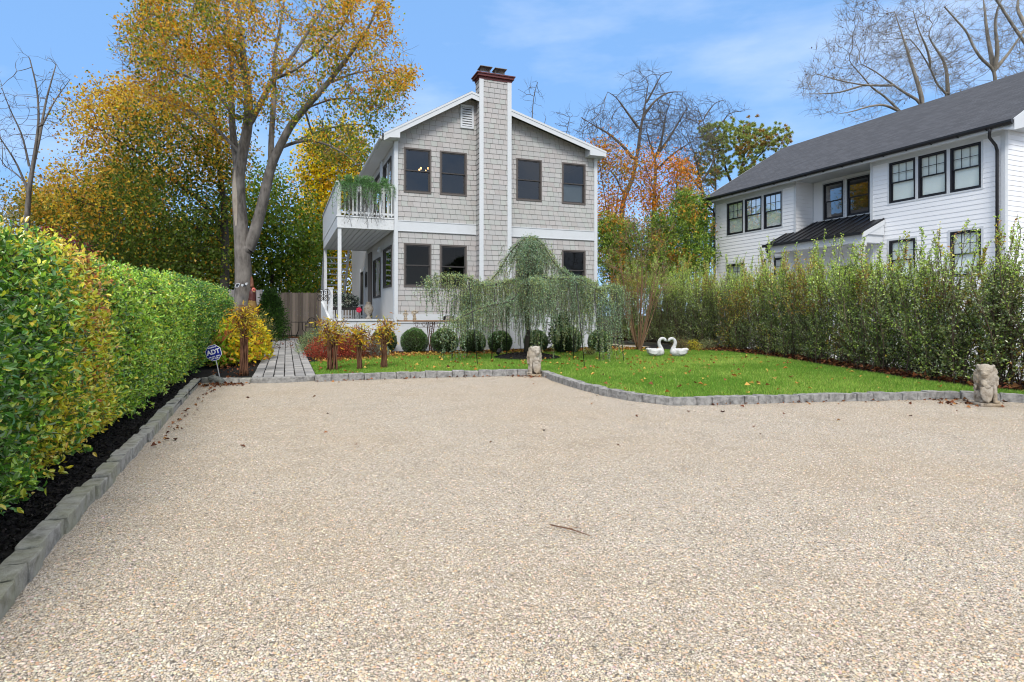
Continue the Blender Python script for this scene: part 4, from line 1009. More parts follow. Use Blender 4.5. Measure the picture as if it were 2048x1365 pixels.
# ---------------------------------------------------------------- broad green and orange tree left of the maple
D1 = 29.0
b = ground_at(445, D1)
def left_c(pos):
    px = pos @ np.r_[RT, 0] / (pos @ np.r_[FW, 0]) * FPX + CX; py = HY - (pos[:, 2] - EYE) / (pos @ np.r_[FW, 0]) * FPX
    f = vnoise(pos, .45, 41); f2 = vnoise(pos, 1.3, 42)
    warm = np.clip(.95 - (py - 180) / 330 + .9 * (f - .5) + .5 * (f2 - .5) + np.clip((230 - px) / 220, 0, .6), .04, .97)
    return mixcol([C('#465a1e'), C('#546826'), C('#3c4e1a'), C('#687630')], [C('#bc982e'), C('#ac8226'), C('#966c20'), C('#c4a444'), C('#9c8c34')], warm)
limbs = [([b] + L_(D1, (1075, 1200), (1065, 950), (1045, 800), (1030, 680), (1020, 550), (1000, 420)), .26, .04),
         (L_(D1, (1060, 1080), (960, 960), (880, 900), (780, 820), (690, 750), (580, 680), (480, 620), dd=-2), .13, .02),
         (L_(D1, (1062, 1150), (900, 1060), (700, 1010), (520, 1000), (400, 965), (300, 930), dd=-3), .10, .02),
         (L_(D1, (1040, 800), (930, 660), (820, 540), (700, 440), (600, 400), dd=2), .09, .02),
         (L_(D1, (900, 1060), (720, 1100), (560, 1150), (430, 1180), dd=1), .06, .02)]
attr = np.vstack([dome(540 * s_, 560 * s_, D1, 240 * s_, 200 * s_, 4, 420, .25, .5, 51), dome(760 * s_, 640 * s_, D1, 330 * s_, 260 * s_, 4, 420, .25, .5, 52),
                  dome(430 * s_, 880 * s_, D1, 220 * s_, 210 * s_, 4, 380, .28, .5, 53), dome(700 * s_, 1000 * s_, D1, 420 * s_, 230 * s_, 4, 500, .2, .5, 54),
                  dome(960 * s_, 780 * s_, D1, 260 * s_, 330 * s_, 3, 300, .25, .5, 55), dome(480 * s_, 1130 * s_, D1, 300 * s_, 150 * s_, 3, 260, .2, .5, 56), dome(850 * s_, 1210 * s_, D1, 300 * s_, 110 * s_, 3, 220, .1, .5, 57)])
tree('broad_tree', 'broad dark green tree turning orange beyond the trimmed hedge, left of the forked maple', b, limbs, attr, 'barkdark', None, size=.155, per=30, spread=.38, fn=left_c, keep=lambda p: RG.uniform(size=len(p)) < (.42 + .8 * vnoise(p, .5, 61)) * np.where((p @ np.r_[RT, 0]) / (p @ np.r_[FW, 0]) * FPX + CX < 215, .62, 1), dinf=3.5, rmax=.035)

# ---------------------------------------------------------------- dense dark and yellow trees behind the trunk and fence
def dg(cg, cw, amt, seed): return lambda pos: mixcol(cg, cw, np.clip(amt + 1.2 * (vnoise(pos, .5, seed) - .5), .02, .98))
spec = [
 ('evergreen_tree', 'dense dark green tree right behind the forked maple trunk', 36, 545, [(545, 560, 110, 90, 2.5), (520, 450, 90, 120, 2.5), (600, 500, 70, 120, 2), (470, 540, 60, 100, 2)], [C('#546a24'), C('#60782c'), C('#465c20')], [C('#6a7226'), C('#a08a28')], .2, 71),
 ('yellow_tree', 'yellow leaved tree between the maple trunk and the deck', 40, 655, [(650, 440, 75, 130, 2.5), (690, 330, 60, 90, 2), (620, 560, 70, 80, 2), (700, 520, 60, 110, 2), (640, 320, 50, 70, 2)], [C('#8a7c1e'), C('#6b6a1c'), C('#4a5218')], [C('#e0b81c'), C('#d2a01a'), C('#c8b02c')], .62, 72),
 ('orange_tree', 'orange brown tree low behind the left end of the trimmed hedge', 38, 120, [(180, 440, 130, 90, 3), (90, 420, 80, 50, 3), (290, 500, 110, 70, 3), (250, 390, 90, 80, 3)], [C('#6a6a26'), C('#5a5e22')], [C('#a88430'), C('#947024'), C('#b09840')], .5, 73),
 ('dark_shrub_tree', 'dark green understorey tree with yellow patches above the far end of the trimmed hedge', 33, 360, [(380, 530, 110, 60, 2.5), (300, 540, 110, 50, 2.5), (440, 500, 60, 80, 2), (210, 520, 80, 55, 2)], [C('#4e6426'), C('#5a702c'), C('#425622')], [C('#a08826'), C('#7a7626')], .28, 74)]
for nm, lb, d, bx, ells, cg, cw, amt, sd_ in spec:
    b = ground_at(bx, d)
    lm = [([b, at(bx, ells[0][1] + 40, d), at(ells[0][0], ells[0][1] - 40, d)], .16, .05)]
    for e in ells[1:]: lm.append(([at(bx, ells[0][1] + 30, d), at((e[0] + bx) / 2, (e[1] + ells[0][1]) / 2, d), at(e[0], e[1], d)], .07, .02))
    at_ = np.vstack([dome(*e[:2], d, *e[2:], 330, .15, .5, sd_ + i) for i, e in enumerate(ells)])
    tree(nm, lb, b, lm, at_, 'barkdark', None, step=.42, dk=.6, dinf=3.5, size=.21, per=34, spread=.46, fn=dg(cg, cw, amt, sd_), rmax=.035, tw=None)

# ---------------------------------------------------------------- bare trees
def bare(name, label, bx, d, limbs, ells, r0, bark='greytwig', n=420, **k):
    b = ground_at(bx, d)
    lm = []
    for i, (pts, ra, rb, dd) in enumerate(limbs):
        q = pl(d, *pts, dd=dd); lm.append((([b] + q) if i == 0 else q, ra, rb))
    A = np.vstack([dome(*e, n, .3, .5, 90 + i, .8) for i, e in enumerate(ells)])
    kk = dict(step=.30, dk=.40, dinf=3.0, tip=.009, tw=(6, .85, .0075), wig=.2, up=.35); kk.update(k)
    return tree(name, label, b, lm, A, bark, kk.pop('leafcols', None), **kk)
bare('bare_tree', 'slim bare tree with a few last leaves at the left edge above the hedge', 52, 24,
     [([(52, 480), (55, 400), (62, 350), (72, 290), (78, 240), (75, 180), (60, 120)], .13, .02, 0), ([(52, 470), (58, 380), (66, 330), (80, 270), (92, 200), (112, 130)], .11, .02, .8), ([(55, 380), (35, 330), (10, 290), (-20, 250)], .05, .012, -1), ([(55, 370), (30, 345), (5, 330)], .04, .012, 1), ([(62, 350), (45, 270), (20, 220), (5, 180)], .05, .012, -1), ([(85, 250), (110, 200), (140, 160)], .04, .012, .5)],
     [(60, 190, 24, 70, 100, 1.8), (110, 210, 24, 45, 70, 1.5), (15, 270, 24, 50, 80, 1.5), (120, 165, 24, 30, 30, 1)], .13, n=330, bark='bark', rmax=.02, per=1, size=.1, leafcols=[C('#5b3d24'), C('#3d2c1c')], keep=lambda p: RG.uniform(size=len(p)) < .10, tw=(3, .55, .006))
# two bare trees right of the shingled house
q2 = lambda x, y: (1000 + x / 2.967, 100 + y / 2.967)
bare('bare_tree', 'bare dark tree with a leaning trunk right beside the shingled house corner', 1238, 40,
     [([q2(720, 960), q2(735, 880), q2(790, 760), q2(815, 620), q2(835, 470), q2(860, 330), q2(880, 200)], .30, .03, 0), ([q2(800, 660), q2(740, 580), q2(650, 500), q2(560, 450), q2(480, 400)], .13, .02, 1), ([q2(835, 480), q2(760, 380), q2(690, 280), q2(640, 250)], .10, .02, -1), ([q2(845, 400), q2(920, 300), q2(1000, 250), q2(1080, 250)], .10, .02, 1), ([q2(735, 860), q2(690, 760), q2(640, 700)], .08, .02, -1), ([q2(860, 330), q2(920, 220), q2(960, 140), q2(1020, 130)], .08, .015, 0)],
     [(1290, 190, 40, 60, 60, 3), (1220, 250, 40, 70, 50, 3), (1330, 215, 40, 60, 50, 3), (1190, 260, 40, 40, 30, 2), (1300, 260, 40, 60, 50, 3), (1225, 320, 40, 40, 50, 2)], .3, tip=.011, step=.34, n=360)
bare('bare_tree', 'bare dark tree with a straight trunk between the shingled house and the pine', 1305, 42,
     [([q2(910, 980), q2(915, 850), q2(925, 720), q2(915, 620), q2(890, 560), q2(870, 480)], .27, .04, 0), ([q2(920, 640), q2(1000, 530), q2(1060, 430), q2(1120, 330)], .12, .02, 1), ([q2(925, 720), q2(1000, 640), q2(1080, 580), q2(1150, 540)], .10, .02, -1), ([q2(920, 650), q2(960, 540), q2(980, 400), q2(1010, 300)], .10, .02, .5), ([q2(930, 900), q2(960, 820), q2(1040, 770)], .07, .02, 0)],
     [(1350, 250, 42, 60, 60, 3), (1310, 280, 42, 50, 50, 3), (1390, 265, 42, 40, 50, 2), (1370, 320, 42, 40, 30, 2)], .27, tip=.011, step=.34, n=360)
bare('bare_tree', 'twisted bare tree poking out above the pine crown', 1400, 48,
     [([(1432, 400), (1430, 330), (1420, 280), (1405, 240), (1395, 215)], .16, .03, 0), ([(1420, 290), (1440, 250), (1460, 225), (1490, 222)], .09, .02, 0), ([(1405, 240), (1430, 205), (1450, 200)], .07, .02, 0)],
     [(1420, 215, 48, 50, 25, 2), (1470, 220, 48, 30, 15, 1.5), (1400, 250, 48, 40, 40, 2)], .16, n=110, tip=.012, step=.4, tw=(3, .7, .009))
for bx, pts, e in ((1066, [(1066, 300), (1064, 230), (1068, 190), (1075, 165)], (1066, 200, 50, 36, 42, 2)), (1088, [(1086, 310), (1086, 260), (1092, 235)], (1088, 245, 50, 16, 25, 1)), (1135, [(1130, 330), (1132, 270), (1140, 235)], (1128, 250, 50, 32, 40, 2))):
    bare('bare_tree', {1066: 'thin bare treetop just right of the chimney', 1088: 'smallest bare treetop over the right roof slope', 1135: 'thin bare treetop over the eave end of the right roof slope'}[bx], bx, 50, [(pts, .12, .02, 0)], [e], .1, n=110, tip=.012, step=.4, tw=(2, .7, .009))
# bare sycamore-like trees behind the white house
q3 = lambda x, y: (1560 + x / 4.197, y / 4.197)
DB = 34.0
bare('bare_tree', 'spreading bare tree leaning left over the white house ridge', 1835, DB,
     [([(1840, 420), q3(1130, 1060), q3(1000, 930), q3(880, 810), q3(770, 740), q3(690, 640), q3(600, 540)], .20, .03, 0), ([q3(1000, 935), q3(880, 880), q3(760, 890), q3(600, 940), q3(480, 960)], .08, .015, -1), ([(1842, 400), q3(1210, 870), q3(1060, 790), q3(930, 700), q3(800, 600), q3(680, 540)], .18, .02, .6), ([q3(1200, 880), q3(1170, 740), q3(1110, 560), q3(1060, 400), q3(1010, 250), q3(960, 100)], .13, .02, 1), ([q3(940, 720), q3(740, 720), q3(600, 700), q3(430, 660), q3(300, 620)], .07, .015, -1), ([q3(690, 720), q3(500, 780), q3(350, 790), q3(200, 790)], .06, .015, .5)],
     [(1690, 130, DB, 75, 60, 2.5), (1640, 170, DB, 50, 40, 2), (1760, 80, DB, 80, 70, 3), (1690, 225, DB, 80, 30, 2), (1790, 160, DB, 70, 50, 2), (1730, 40, DB, 60, 50, 2)], .2, 'barkpale', n=560, tip=.007, tw=(8, .7, .006), rmax=.02, per=1, size=.1, leafcols=[C('#4a2a22'), C('#37211c')], keep=lambda p: RG.uniform(size=len(p)) < .12)
bare('bare_tree', 'upright bare tree in the middle behind the white house ridge', 1900, DB + 2,
     [([(1910, 420), q3(1420, 800), q3(1320, 720), q3(1270, 590), q3(1170, 420), q3(1090, 330)], .20, .03, 0), ([q3(1410, 790), q3(1400, 600), q3(1370, 500), q3(1300, 400), q3(1240, 300), q3(1280, 200)], .12, .02, .8), ([q3(1270, 570), q3(1240, 420), q3(1160, 250), q3(1120, 100)], .08, .02, -1)],
     [(1840, 60, DB + 2, 70, 80, 3), (1800, 90, DB + 2, 60, 60, 2), (1880, 120, DB + 2, 50, 60, 2)], .2, 'barkpale', n=560, tip=.007, tw=(8, .7, .006))
bare('bare_tree', 'pale trunked bare tree at the right edge behind the white house ridge', 1992, DB + 1,
     [([(1995, 420), q3(1810, 660), q3(1790, 580), q3(1690, 500), q3(1620, 390), q3(1570, 270), q3(1480, 170), q3(1380, 60)], .24, .04, 0), ([q3(1795, 590), q3(1770, 450), q3(1740, 300), q3(1720, 100), q3(1700, -60)], .14, .03, 1), ([q3(1800, 590), q3(1830, 420), q3(1800, 200), q3(1830, 50), q3(1900, -60)], .13, .03, -1), ([q3(1810, 580), q3(1920, 450), q3(2000, 330), q3(2060, 230)], .11, .03, .5)],
     [(1960, 40, DB + 1, 80, 80, 3), (1920, 140, DB + 1, 60, 50, 2), (2020, 100, DB + 1, 50, 80, 2), (1900, 160, DB + 1, 40, 40, 2)], .24, 'barkpale', n=500, tip=.007, tw=(8, .7, .006))
bare('bare_tree', 'bare tree cut off by the top right corner, its limb crossing the ridge trees', 2090, DB - 2,
     [([(2085, 300), q3(2100, 420), q3(1990, 270), q3(1900, 130), q3(1830, 20), q3(1780, -60)], .20, .06, 0), ([q3(2080, 240), q3(1990, 90), q3(2000, -20)], .12, .04, .5)],
     [(2010, 10, DB - 2, 60, 60, 2), (2040, 80, DB - 2, 40, 60, 2)], .2, 'barkpale', n=170, tip=.009, tw=(3, .6, .0065))

# ---------------------------------------------------------------- pine, orange trees and arborvitae on the right
DP = 48.0
b = ground_at(1470, DP)
A = np.vstack([dome(1480, 275, DP, 75, 38, 2.5, 420, .15, .6, 101), dome(1545, 275, DP, 42, 25, 2, 220, .15, .6, 102), dome(1420, 330, DP, 45, 40, 2, 160, .3, .6, 103), dome(1500, 330, DP, 50, 30, 2, 110, .35, .6, 104), dome(1440, 270, DP, 45, 30, 2, 240, .15, .6, 105)])
lm = [([b] + pl(DP, (1478, 420), (1482, 350), (1490, 300), (1495, 260)), .22, .05), (pl(DP, (1480, 400), (1455, 350), (1440, 300), (1425, 275)), .14, .04), (pl(DP, (1482, 350), (1520, 310), (1545, 285)), .10, .03), (pl(DP, (1478, 420), (1430, 380), (1405, 350)), .1, .03), (pl(DP, (1484, 370), (1530, 340), (1560, 300)), .08, .02)]
t = thing('pine_tree', 'flat topped pine with tufted dark green needles beside the far corner of the white house', 'tree', b)
X, P, Rr, nch, ns = colonize(lm, A, .26, 3, .38, 110, tip=.010, wig=.15, grav=.15)
branch_mesh('trunk', X, P, Rr, MAT['barkdark'], t)
sel = np.where((Rr < .03) & (np.arange(len(X)) >= ns) & (vnoise(X, .8, 7) > .05))[0]
i = np.repeat(sel, 66); dv = unit(RG.normal(size=(len(i), 3)) + np.array([0, 0, .7]))
cp = X[i] + np.repeat(RG.normal(size=(len(sel), 3)) * .18, 66, 0)
leaves('crown', cp, dv, RG.uniform(.12, .26, len(i)), .04, mixcol([C('#84924e'), C('#96a05e'), C('#6c7c48')], [C('#9a6a34'), C('#8a6a3a')], np.where(vnoise(cp, .9, 8) > .66, .7, .05)), MAT['needle'], t)
bare('bare_tree', 'dense grey twiggy tree in front of the pine, half bare', 1405, 44, [([(1415, 420), (1400, 360), (1390, 310), (1375, 270)], .18, .03, 0), ([(1400, 370), (1425, 330), (1435, 290)], .1, .02, 0), ([(1402, 380), (1370, 340), (1345, 310)], .09, .02, .5)],
     [(1395, 320, 44, 55, 55, 3), (1380, 380, 44, 60, 40, 3), (1425, 290, 44, 30, 40, 2)], .15, n=520, tip=.010, tw=(5, .8, .008), rmax=.02, per=1, size=.14, leafcols=[C('#5d5226'), C('#6b5a34'), C('#45461f')], keep=lambda p: RG.uniform(size=len(p)) < .8)
DO = 36.0
for k, (bx, ells, lb) in enumerate((
    (1225, [(1215, 400, 45, 110, 2), (1240, 350, 45, 60, 2), (1200, 330, 30, 60, 2), (1215, 480, 40, 50, 2)], 'rusty orange tree against the right corner of the shingled house'),
    (1345, [(1345, 420, 50, 60, 2), (1310, 380, 60, 60, 2), (1390, 400, 35, 60, 2), (1290, 330, 40, 40, 2), (1355, 345, 30, 30, 2)], 'bright orange tree above the green conifers'))):
    b = ground_at(bx, DO)
    lm = [([b, at(bx, 520, DO), at(bx + 4, 430, DO)], .14, .05)] + [([at(bx, 500, DO), at((bx + e[0]) / 2, (500 + e[1]) / 2, DO), at(e[0], e[1], DO)], .06, .02) for e in ells]
    A = np.vstack([dome(*e[:2], DO, *e[2:], 170, .3, .6, 111 + k * 9 + i) for i, e in enumerate(ells)])
    tree('orange_tree', lb, b, lm, A, 'twig', None, step=.34, dk=.5, size=.14, per=36, spread=.36, fn=dg([C('#8a5f1e'), C('#7e6a24'), C('#74501f'), C('#8a7a30')], [C('#c0741c'), C('#b0661a'), C('#c88a28')], .5, 120 + k), keep=lambda p: RG.uniform(size=len(p)) < np.clip(2.4 * (vnoise(p, .7, 33) - .24), 0, 1), rmax=.03)

def conifer(name, label, base, H, Rb, n, cols, seed, group=None, size=.16):
    """upright scale-leaf evergreen: flat upturned sprays set round a tapering crown"""
    t = thing(name, label, 'tree', base, group)
    mb = MB(); mb.tube([base, base + np.array([0, 0, H * .95])], [.08 * Rb + .03, .01], 7); mb.build('trunk', MAT['barkdark'], t)
    h = RG.uniform(.02, 1, n) ** .85; prof = Rb * np.minimum(1, (1 - h) * 1.9 + .04) ** .8 * (.75 + .25 * np.minimum(1, h * 8)); h = np.clip(h + .05 * RG.normal(size=n), .01, 1.04)
    a = RG.uniform(0, 2 * math.pi, n); lump = .52 + .85 * vnoise(np.stack([np.cos(a) * 2, np.sin(a) * 2, h * H * 1.2], 1), 1.0, seed)
    rr = prof * lump * RG.uniform(.3, 1.08, n) ** .6
    pos = base + np.stack([rr * np.cos(a), rr * np.sin(a), h * H], 1)
    outv = np.stack([np.cos(a), np.sin(a), np.zeros(n)], 1)
    m = 12; i = np.repeat(np.arange(n), m)
    D = unit(outv[i] * .7 + np.array([0, 0, .55]) + .65 * RG.normal(size=(len(i), 3)))
    p = pos[i] + D * RG.uniform(0, .28, len(i))[:, None]
    f = vnoise(pos, 1.6, seed + 1)[i]
    Lh = size * RG.uniform(.6, 1.3, len(i))
    leaves('crown', p, D, Lh, Lh * .36, mixcol(cols[0], cols[1], np.clip(.3 + 1.3 * (f - .5), .03, .95)), MAT['needle'], t)
AV = ([C('#44641f'), C('#3c5a1e'), C('#566f28'), C('#6a6a2c')], [C('#74983a'), C('#84a244'), C('#98983c')])
for bx, d, ells, gm, sd_, lb in (
    (1378, 29, [(1372, 440, 50, 55, 1.2), (1392, 500, 48, 70, 1.3), (1350, 520, 50, 60, 1.3), (1400, 425, 26, 40, .8), (1372, 400, 24, 28, .7)], .45, 131, 'tallest bright green feathery tree beside the far corner of the white house'),
    (1312, 30, [(1312, 500, 45, 55, 1.2), (1318, 455, 28, 34, .8), (1296, 540, 50, 50, 1.2)], .55, 132, 'yellow green feathery tree in the gap between the two houses'),
    (1240, 30, [(1228, 510, 44, 62, 1.2), (1252, 470, 34, 40, .9), (1215, 460, 22, 40, .7), (1248, 550, 48, 40, 1.2)], .6, 133, 'olive feathery tree against the right corner of the shingled house')):
    b = ground_at(bx, d); e0 = ells[0]
    lm = [([b, at(bx, 560, d), at(e0[0], e0[1] - 20, d)], .10, .03)] + [([at(bx, 560, d), at((bx + e[0]) / 2, (560 + e[1]) / 2, d), at(e[0], e[1], d)], .04, .015) for e in ells[1:]]
    A = np.vstack([dome(e[0], e[1], d, e[2], e[3], e[4], 320, .12, .9, sd_ + i, 1.0) for i, e in enumerate(ells)])
    def av(pos, sd_=sd_, gm=gm):
        f = np.clip(gm + 1.3 * (vnoise(pos, .9, sd_) - .5), .03, .97); c_ = mixcol([C('#46621f'), C('#3a561c'), C('#546c26')], [C('#76903a'), C('#8a963a'), C('#667f34')], f)
        m_ = (vnoise(pos, 1.5, sd_ + 5) > .62) & (RG.uniform(size=len(pos)) < .5); c_[m_] = palette(int(m_.sum()), [C('#a8722c'), C('#b88a30'), C('#7a5a34')]); return c_
    tree('feathery_tree', lb, b, lm, A, 'twig', None, step=.22, dk=.30, dinf=2.2, size=.15, per=34, spread=.17, fn=av, rmax=.03, tw=(2, .35, .005), leafmat='needle', W=.36)

# ---------------------------------------------------------------- trimmed hedge on the left
LEAFGAIN = 1.58
t = thing('trimmed_hedge', 'long trimmed green hedge with yellow and rusty patches along the left kerb', 'hedge', (-1.9, 8, 0))
HY0, HY1 = 1.6, 22.5
topz = lambda y: np.interp(y, [3, 4.2, 4.7, 5.2, 5.8, 6.4, 7.4, 9, 14, 22], [1.48, 1.52, 1.56, 1.62, 1.62, 1.55, 1.55, 1.62, 1.77, 1.87])
face = lambda y: np.interp(y, [3, 4.5, 6, 9, 14, 22], [-1.42, -1.40, -1.44, -1.50, -1.50, -1.60])
mb = MB(); ys = np.linspace(HY0, HY1, 30)
for y0_, y1_ in zip(ys, ys[1:]):
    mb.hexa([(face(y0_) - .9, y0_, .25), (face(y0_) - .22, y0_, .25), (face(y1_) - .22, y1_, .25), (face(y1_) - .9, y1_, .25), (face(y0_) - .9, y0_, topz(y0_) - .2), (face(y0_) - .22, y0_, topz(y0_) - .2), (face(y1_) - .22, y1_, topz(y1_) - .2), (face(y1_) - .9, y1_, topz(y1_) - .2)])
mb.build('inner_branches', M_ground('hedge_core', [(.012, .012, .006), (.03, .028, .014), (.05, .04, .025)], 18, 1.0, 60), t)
N1 = 19500
y = np.r_[3.2 + (HY1 - 3.2) * RG.uniform(0, 1, N1 - 4000) ** 1.9, RG.uniform(HY0, 3.4, 3000), np.full(1000, HY0)]; fend = np.arange(N1) >= N1 - 1000
ft = RG.uniform(size=N1) < .78
zt_ = topz(y)
z = np.where(ft, RG.uniform(.10, 1, N1) * zt_, zt_ - RG.uniform(0, .08, N1))
base_x = face(y) - .04 + .07 * np.sin(z * 2.0) - np.where(z > zt_ - .25, (z - zt_ + .25) * .5, 0)
x = np.where(ft, base_x - .12 * RG.uniform(0, 1, N1), face(y) - .1 - RG.uniform(0, .9, N1))
x = np.where(fend, face(y) - RG.uniform(0, .95, N1), x); z = np.where(fend, RG.uniform(.1, 1, N1) * zt_, z); y = np.where(fend, HY0 - .06 * RG.uniform(0, 1, N1), y)
pos = np.stack([x, y, z], 1); lump = (vnoise(pos, 1.7, 5) - .5) * .22; pos[:, 0] += np.where(ft, lump, 0); pos[:, 2] += np.where(ft, 0, lump * .6)
dirv = unit(np.where(ft[:, None], np.array([[1.0, -.15, .45]]), np.array([[.25, -.1, 1.0]])) * np.where(fend, 0, 1)[:, None] + np.where(fend, 1, 0)[:, None] * np.array([[.1, -1, .3]]) + .5 * RG.normal(size=(N1, 3)))
slen = RG.uniform(.07, .20, N1) * np.where(y < 8, 1.15, 1.0)
k = 11; i = np.repeat(np.arange(N1), k); tt = np.tile(np.linspace(.1, 1, k), N1)
lp = pos[i] + dirv[i] * (slen[i] * tt)[:, None]
D = unit(dirv[i] * .55 + .8 * RG.normal(size=(len(i), 3)) + np.array([0, 0, .12]))
q = pos.copy(); big = vnoise(q * np.array([1, 1, .6]), .9, 15); fine = vnoise(q, 3.0, 16)
yl = np.exp(-((y - 5.45 - .35 * (1.2 - z)) / .58) ** 2) * 1.0 + np.exp(-((y - 4.6) / .35) ** 2) * np.where(z < .75, .75, .1) + np.clip((big - .62) * 2.2, 0, .5) * (y < 9) + .08
yl = yl * .80
rs = np.exp(-((y - 6.15) / .22) ** 2) * np.clip((z - .95) * 1.6, 0, 1) * .9 + np.exp(-((y - 5.55) / .25) ** 2) * .35 * (z > .5) + np.exp(-((y - 7.4) / .2) ** 2) * np.clip((z - 1.3) * 2, 0, .4)
yl = np.clip(yl * (.6 + .8 * fine), 0, .92); rs = np.clip(rs * (.5 + fine), 0, .9)
lime = np.clip(.40 + .9 * (vnoise(q, .55, 18) - .4) + .35 * np.exp(-((y - 7) / 1.2) ** 2), .05, .8)
lime = np.where(y < 4.9, lime * .55, lime); lime = np.where(y > 11, lime * .6, lime)
n = len(i); u = RG.uniform(size=n)
cg = mixcol([C('#4a7429'), C('#3c6427'), C('#567f2f'), C('#3a5c2b')], [C('#86a83a'), C('#9ab444'), C('#74983a')], lime[i])
cy = palette(n, [C('#b0b236'), C('#bcb03a'), C('#a4a63a'), C('#b8a23e')]); cr = palette(n, [C('#a0683c'), C('#b08444'), C('#8c5c3c'), C('#b89a48')])
col = np.where((u < yl[i])[:, None], cy, cg); col = np.where((RG.uniform(size=n) < rs[i])[:, None], cr, col)
Lh = RG.uniform(.024, .054, n) * np.where(y[i] > 12, 1.15, 1.0)
leaves('foliage', lp, D, Lh, Lh * .50, col, MAT['leafgloss'], t, fold=.16, oval=True)
V, F = seg_tubes(pos - dirv * .12, pos + dirv * (slen * .9)[:, None], np.full(N1, .0032), np.full(N1, .0014), dirv, dirv, 3)
mesh_np('twigs', V, F, MAT['twig'], t)

LEAFGAIN = 1.55
# ---------------------------------------------------------------- loose privet hedge on the right
t = thing('loose_hedge', 'tall loose see-through privet hedge with upright sprigs between the lawn and the white house', 'hedge', (11.2, 9, 0))
line = np.array([(9.75, 3.2), (10.0, 4.6), (10.15, 6.0), (10.6, 7.4), (11.15, 8.9), (11.75, 10.6), (12.5, 12.9), (13.0, 14.6), (13.4, 16.6), (13.7, 19.5), (13.2, 22)])
d_ = np.r_[0, np.cumsum(np.linalg.norm(np.diff(line, axis=0), axis=1))]
SA, SB, r0s, r1s = [], [], [], []; LP, LD = [], []; LS = []
for s in np.arange(0, d_[-1], .22):
    c = np.array([np.interp(s, d_, line[:, 0]) + RG.uniform(-.30, .40), np.interp(s, d_, line[:, 1]), .06]); 
    Hh = np.interp(s, [0, 1.5, 4, 8, 12, 16, 19], [2.25, 2.15, 2.1, 2.3, 2.45, 2.6, 3.0]) * RG.uniform(.9, 1.06)
    for q_ in range(8):
        b = c + np.r_[RG.normal(size=2) * .10, 0]; lean = RG.normal(size=2) * .20
        h = Hh * (RG.uniform(.76, .97) if RG.uniform() < .72 else RG.uniform(.98, 1.24)); ph = RG.uniform(0, 6.3, 2)
        zz_ = np.linspace(0, 1, 14); pt = np.stack([b[0] + lean[0] * zz_ * 1.6 + .035 * np.sin(zz_ * 9 + ph[0]), b[1] + lean[1] * zz_ * 1.6 + .035 * np.sin(zz_ * 8 + ph[1]), .05 + h * zz_], 1)
        SA.append(pt[:-1]); SB.append(pt[1:]); r = .011 * (1 - .85 * zz_) + .001; r0s.append(r[:-1]); r1s.append(r[1:])
        nsh = 30; hs = RG.uniform(.03, .97, nsh) ** 1.15; pos = np.stack([np.interp(hs, zz_, pt[:, j]) for j in range(3)], 1)
        dv = unit(np.c_[RG.normal(size=(nsh, 2)) * (1.1 - hs[:, None] * .8), RG.uniform(.5, 1.2, nsh) + hs * .9]); ln = RG.uniform(.18, .5, nsh) * (1.15 - .5 * hs)
        SA.append(pos); SB.append(pos + dv * ln[:, None]); r0s.append(np.full(nsh, .004)); r1s.append(np.full(nsh, .0015))
        m = 15; i = np.repeat(np.arange(nsh), m); tq = np.tile(np.linspace(.1, 1.02, m), nsh)
        LP.append(pos[i] + dv[i] * (ln[i] * tq)[:, None]); LD.append(unit(dv[i] * .6 + .75 * RG.normal(size=(len(i), 3)))); LS.append(np.full(len(i), s))
        tp = pt[-1]; m = 16; up_ = np.linspace(-.32, .02, m)            # leafy leader at the tip
        LP.append(tp + np.c_[np.zeros((m, 2)), up_]); LD.append(unit(RG.normal(size=(m, 3)) * np.array([1, 1, .3]) + np.array([0, 0, .55]))); LS.append(np.full(m, s))
A_, B_ = np.vstack(SA), np.vstack(SB); V, F = seg_tubes(A_, B_, np.hstack(r0s), np.hstack(r1s), unit(B_ - A_), unit(B_ - A_), 4)
mesh_np('stems', V, F, MAT['twig'], t)
LP = np.vstack(LP); LD = np.vstack(LD)
keep = (RG.uniform(size=len(LP)) < np.clip(.12 + 1.5 * vnoise(LP, 1.1, 25), 0, 1) * np.where(LP[:, 1] < 5.6, .85, 1)) & (LP[:, 2] > .10)
LP, LD = LP[keep], LD[keep]; n = len(LP)
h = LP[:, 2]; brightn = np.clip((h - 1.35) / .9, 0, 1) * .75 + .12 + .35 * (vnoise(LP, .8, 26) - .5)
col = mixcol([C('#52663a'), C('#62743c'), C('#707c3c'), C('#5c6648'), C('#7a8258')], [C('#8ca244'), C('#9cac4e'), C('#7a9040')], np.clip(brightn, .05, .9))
yl = (vnoise(LP, 1.1, 27) > .66) & (RG.uniform(size=n) < .5); col[yl] = palette(int(yl.sum()), [C('#a89a30'), C('#8a7a2c'), C('#8a6238')])
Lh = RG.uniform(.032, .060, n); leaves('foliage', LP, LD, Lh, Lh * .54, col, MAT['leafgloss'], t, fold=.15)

LEAFGAIN = 1.3
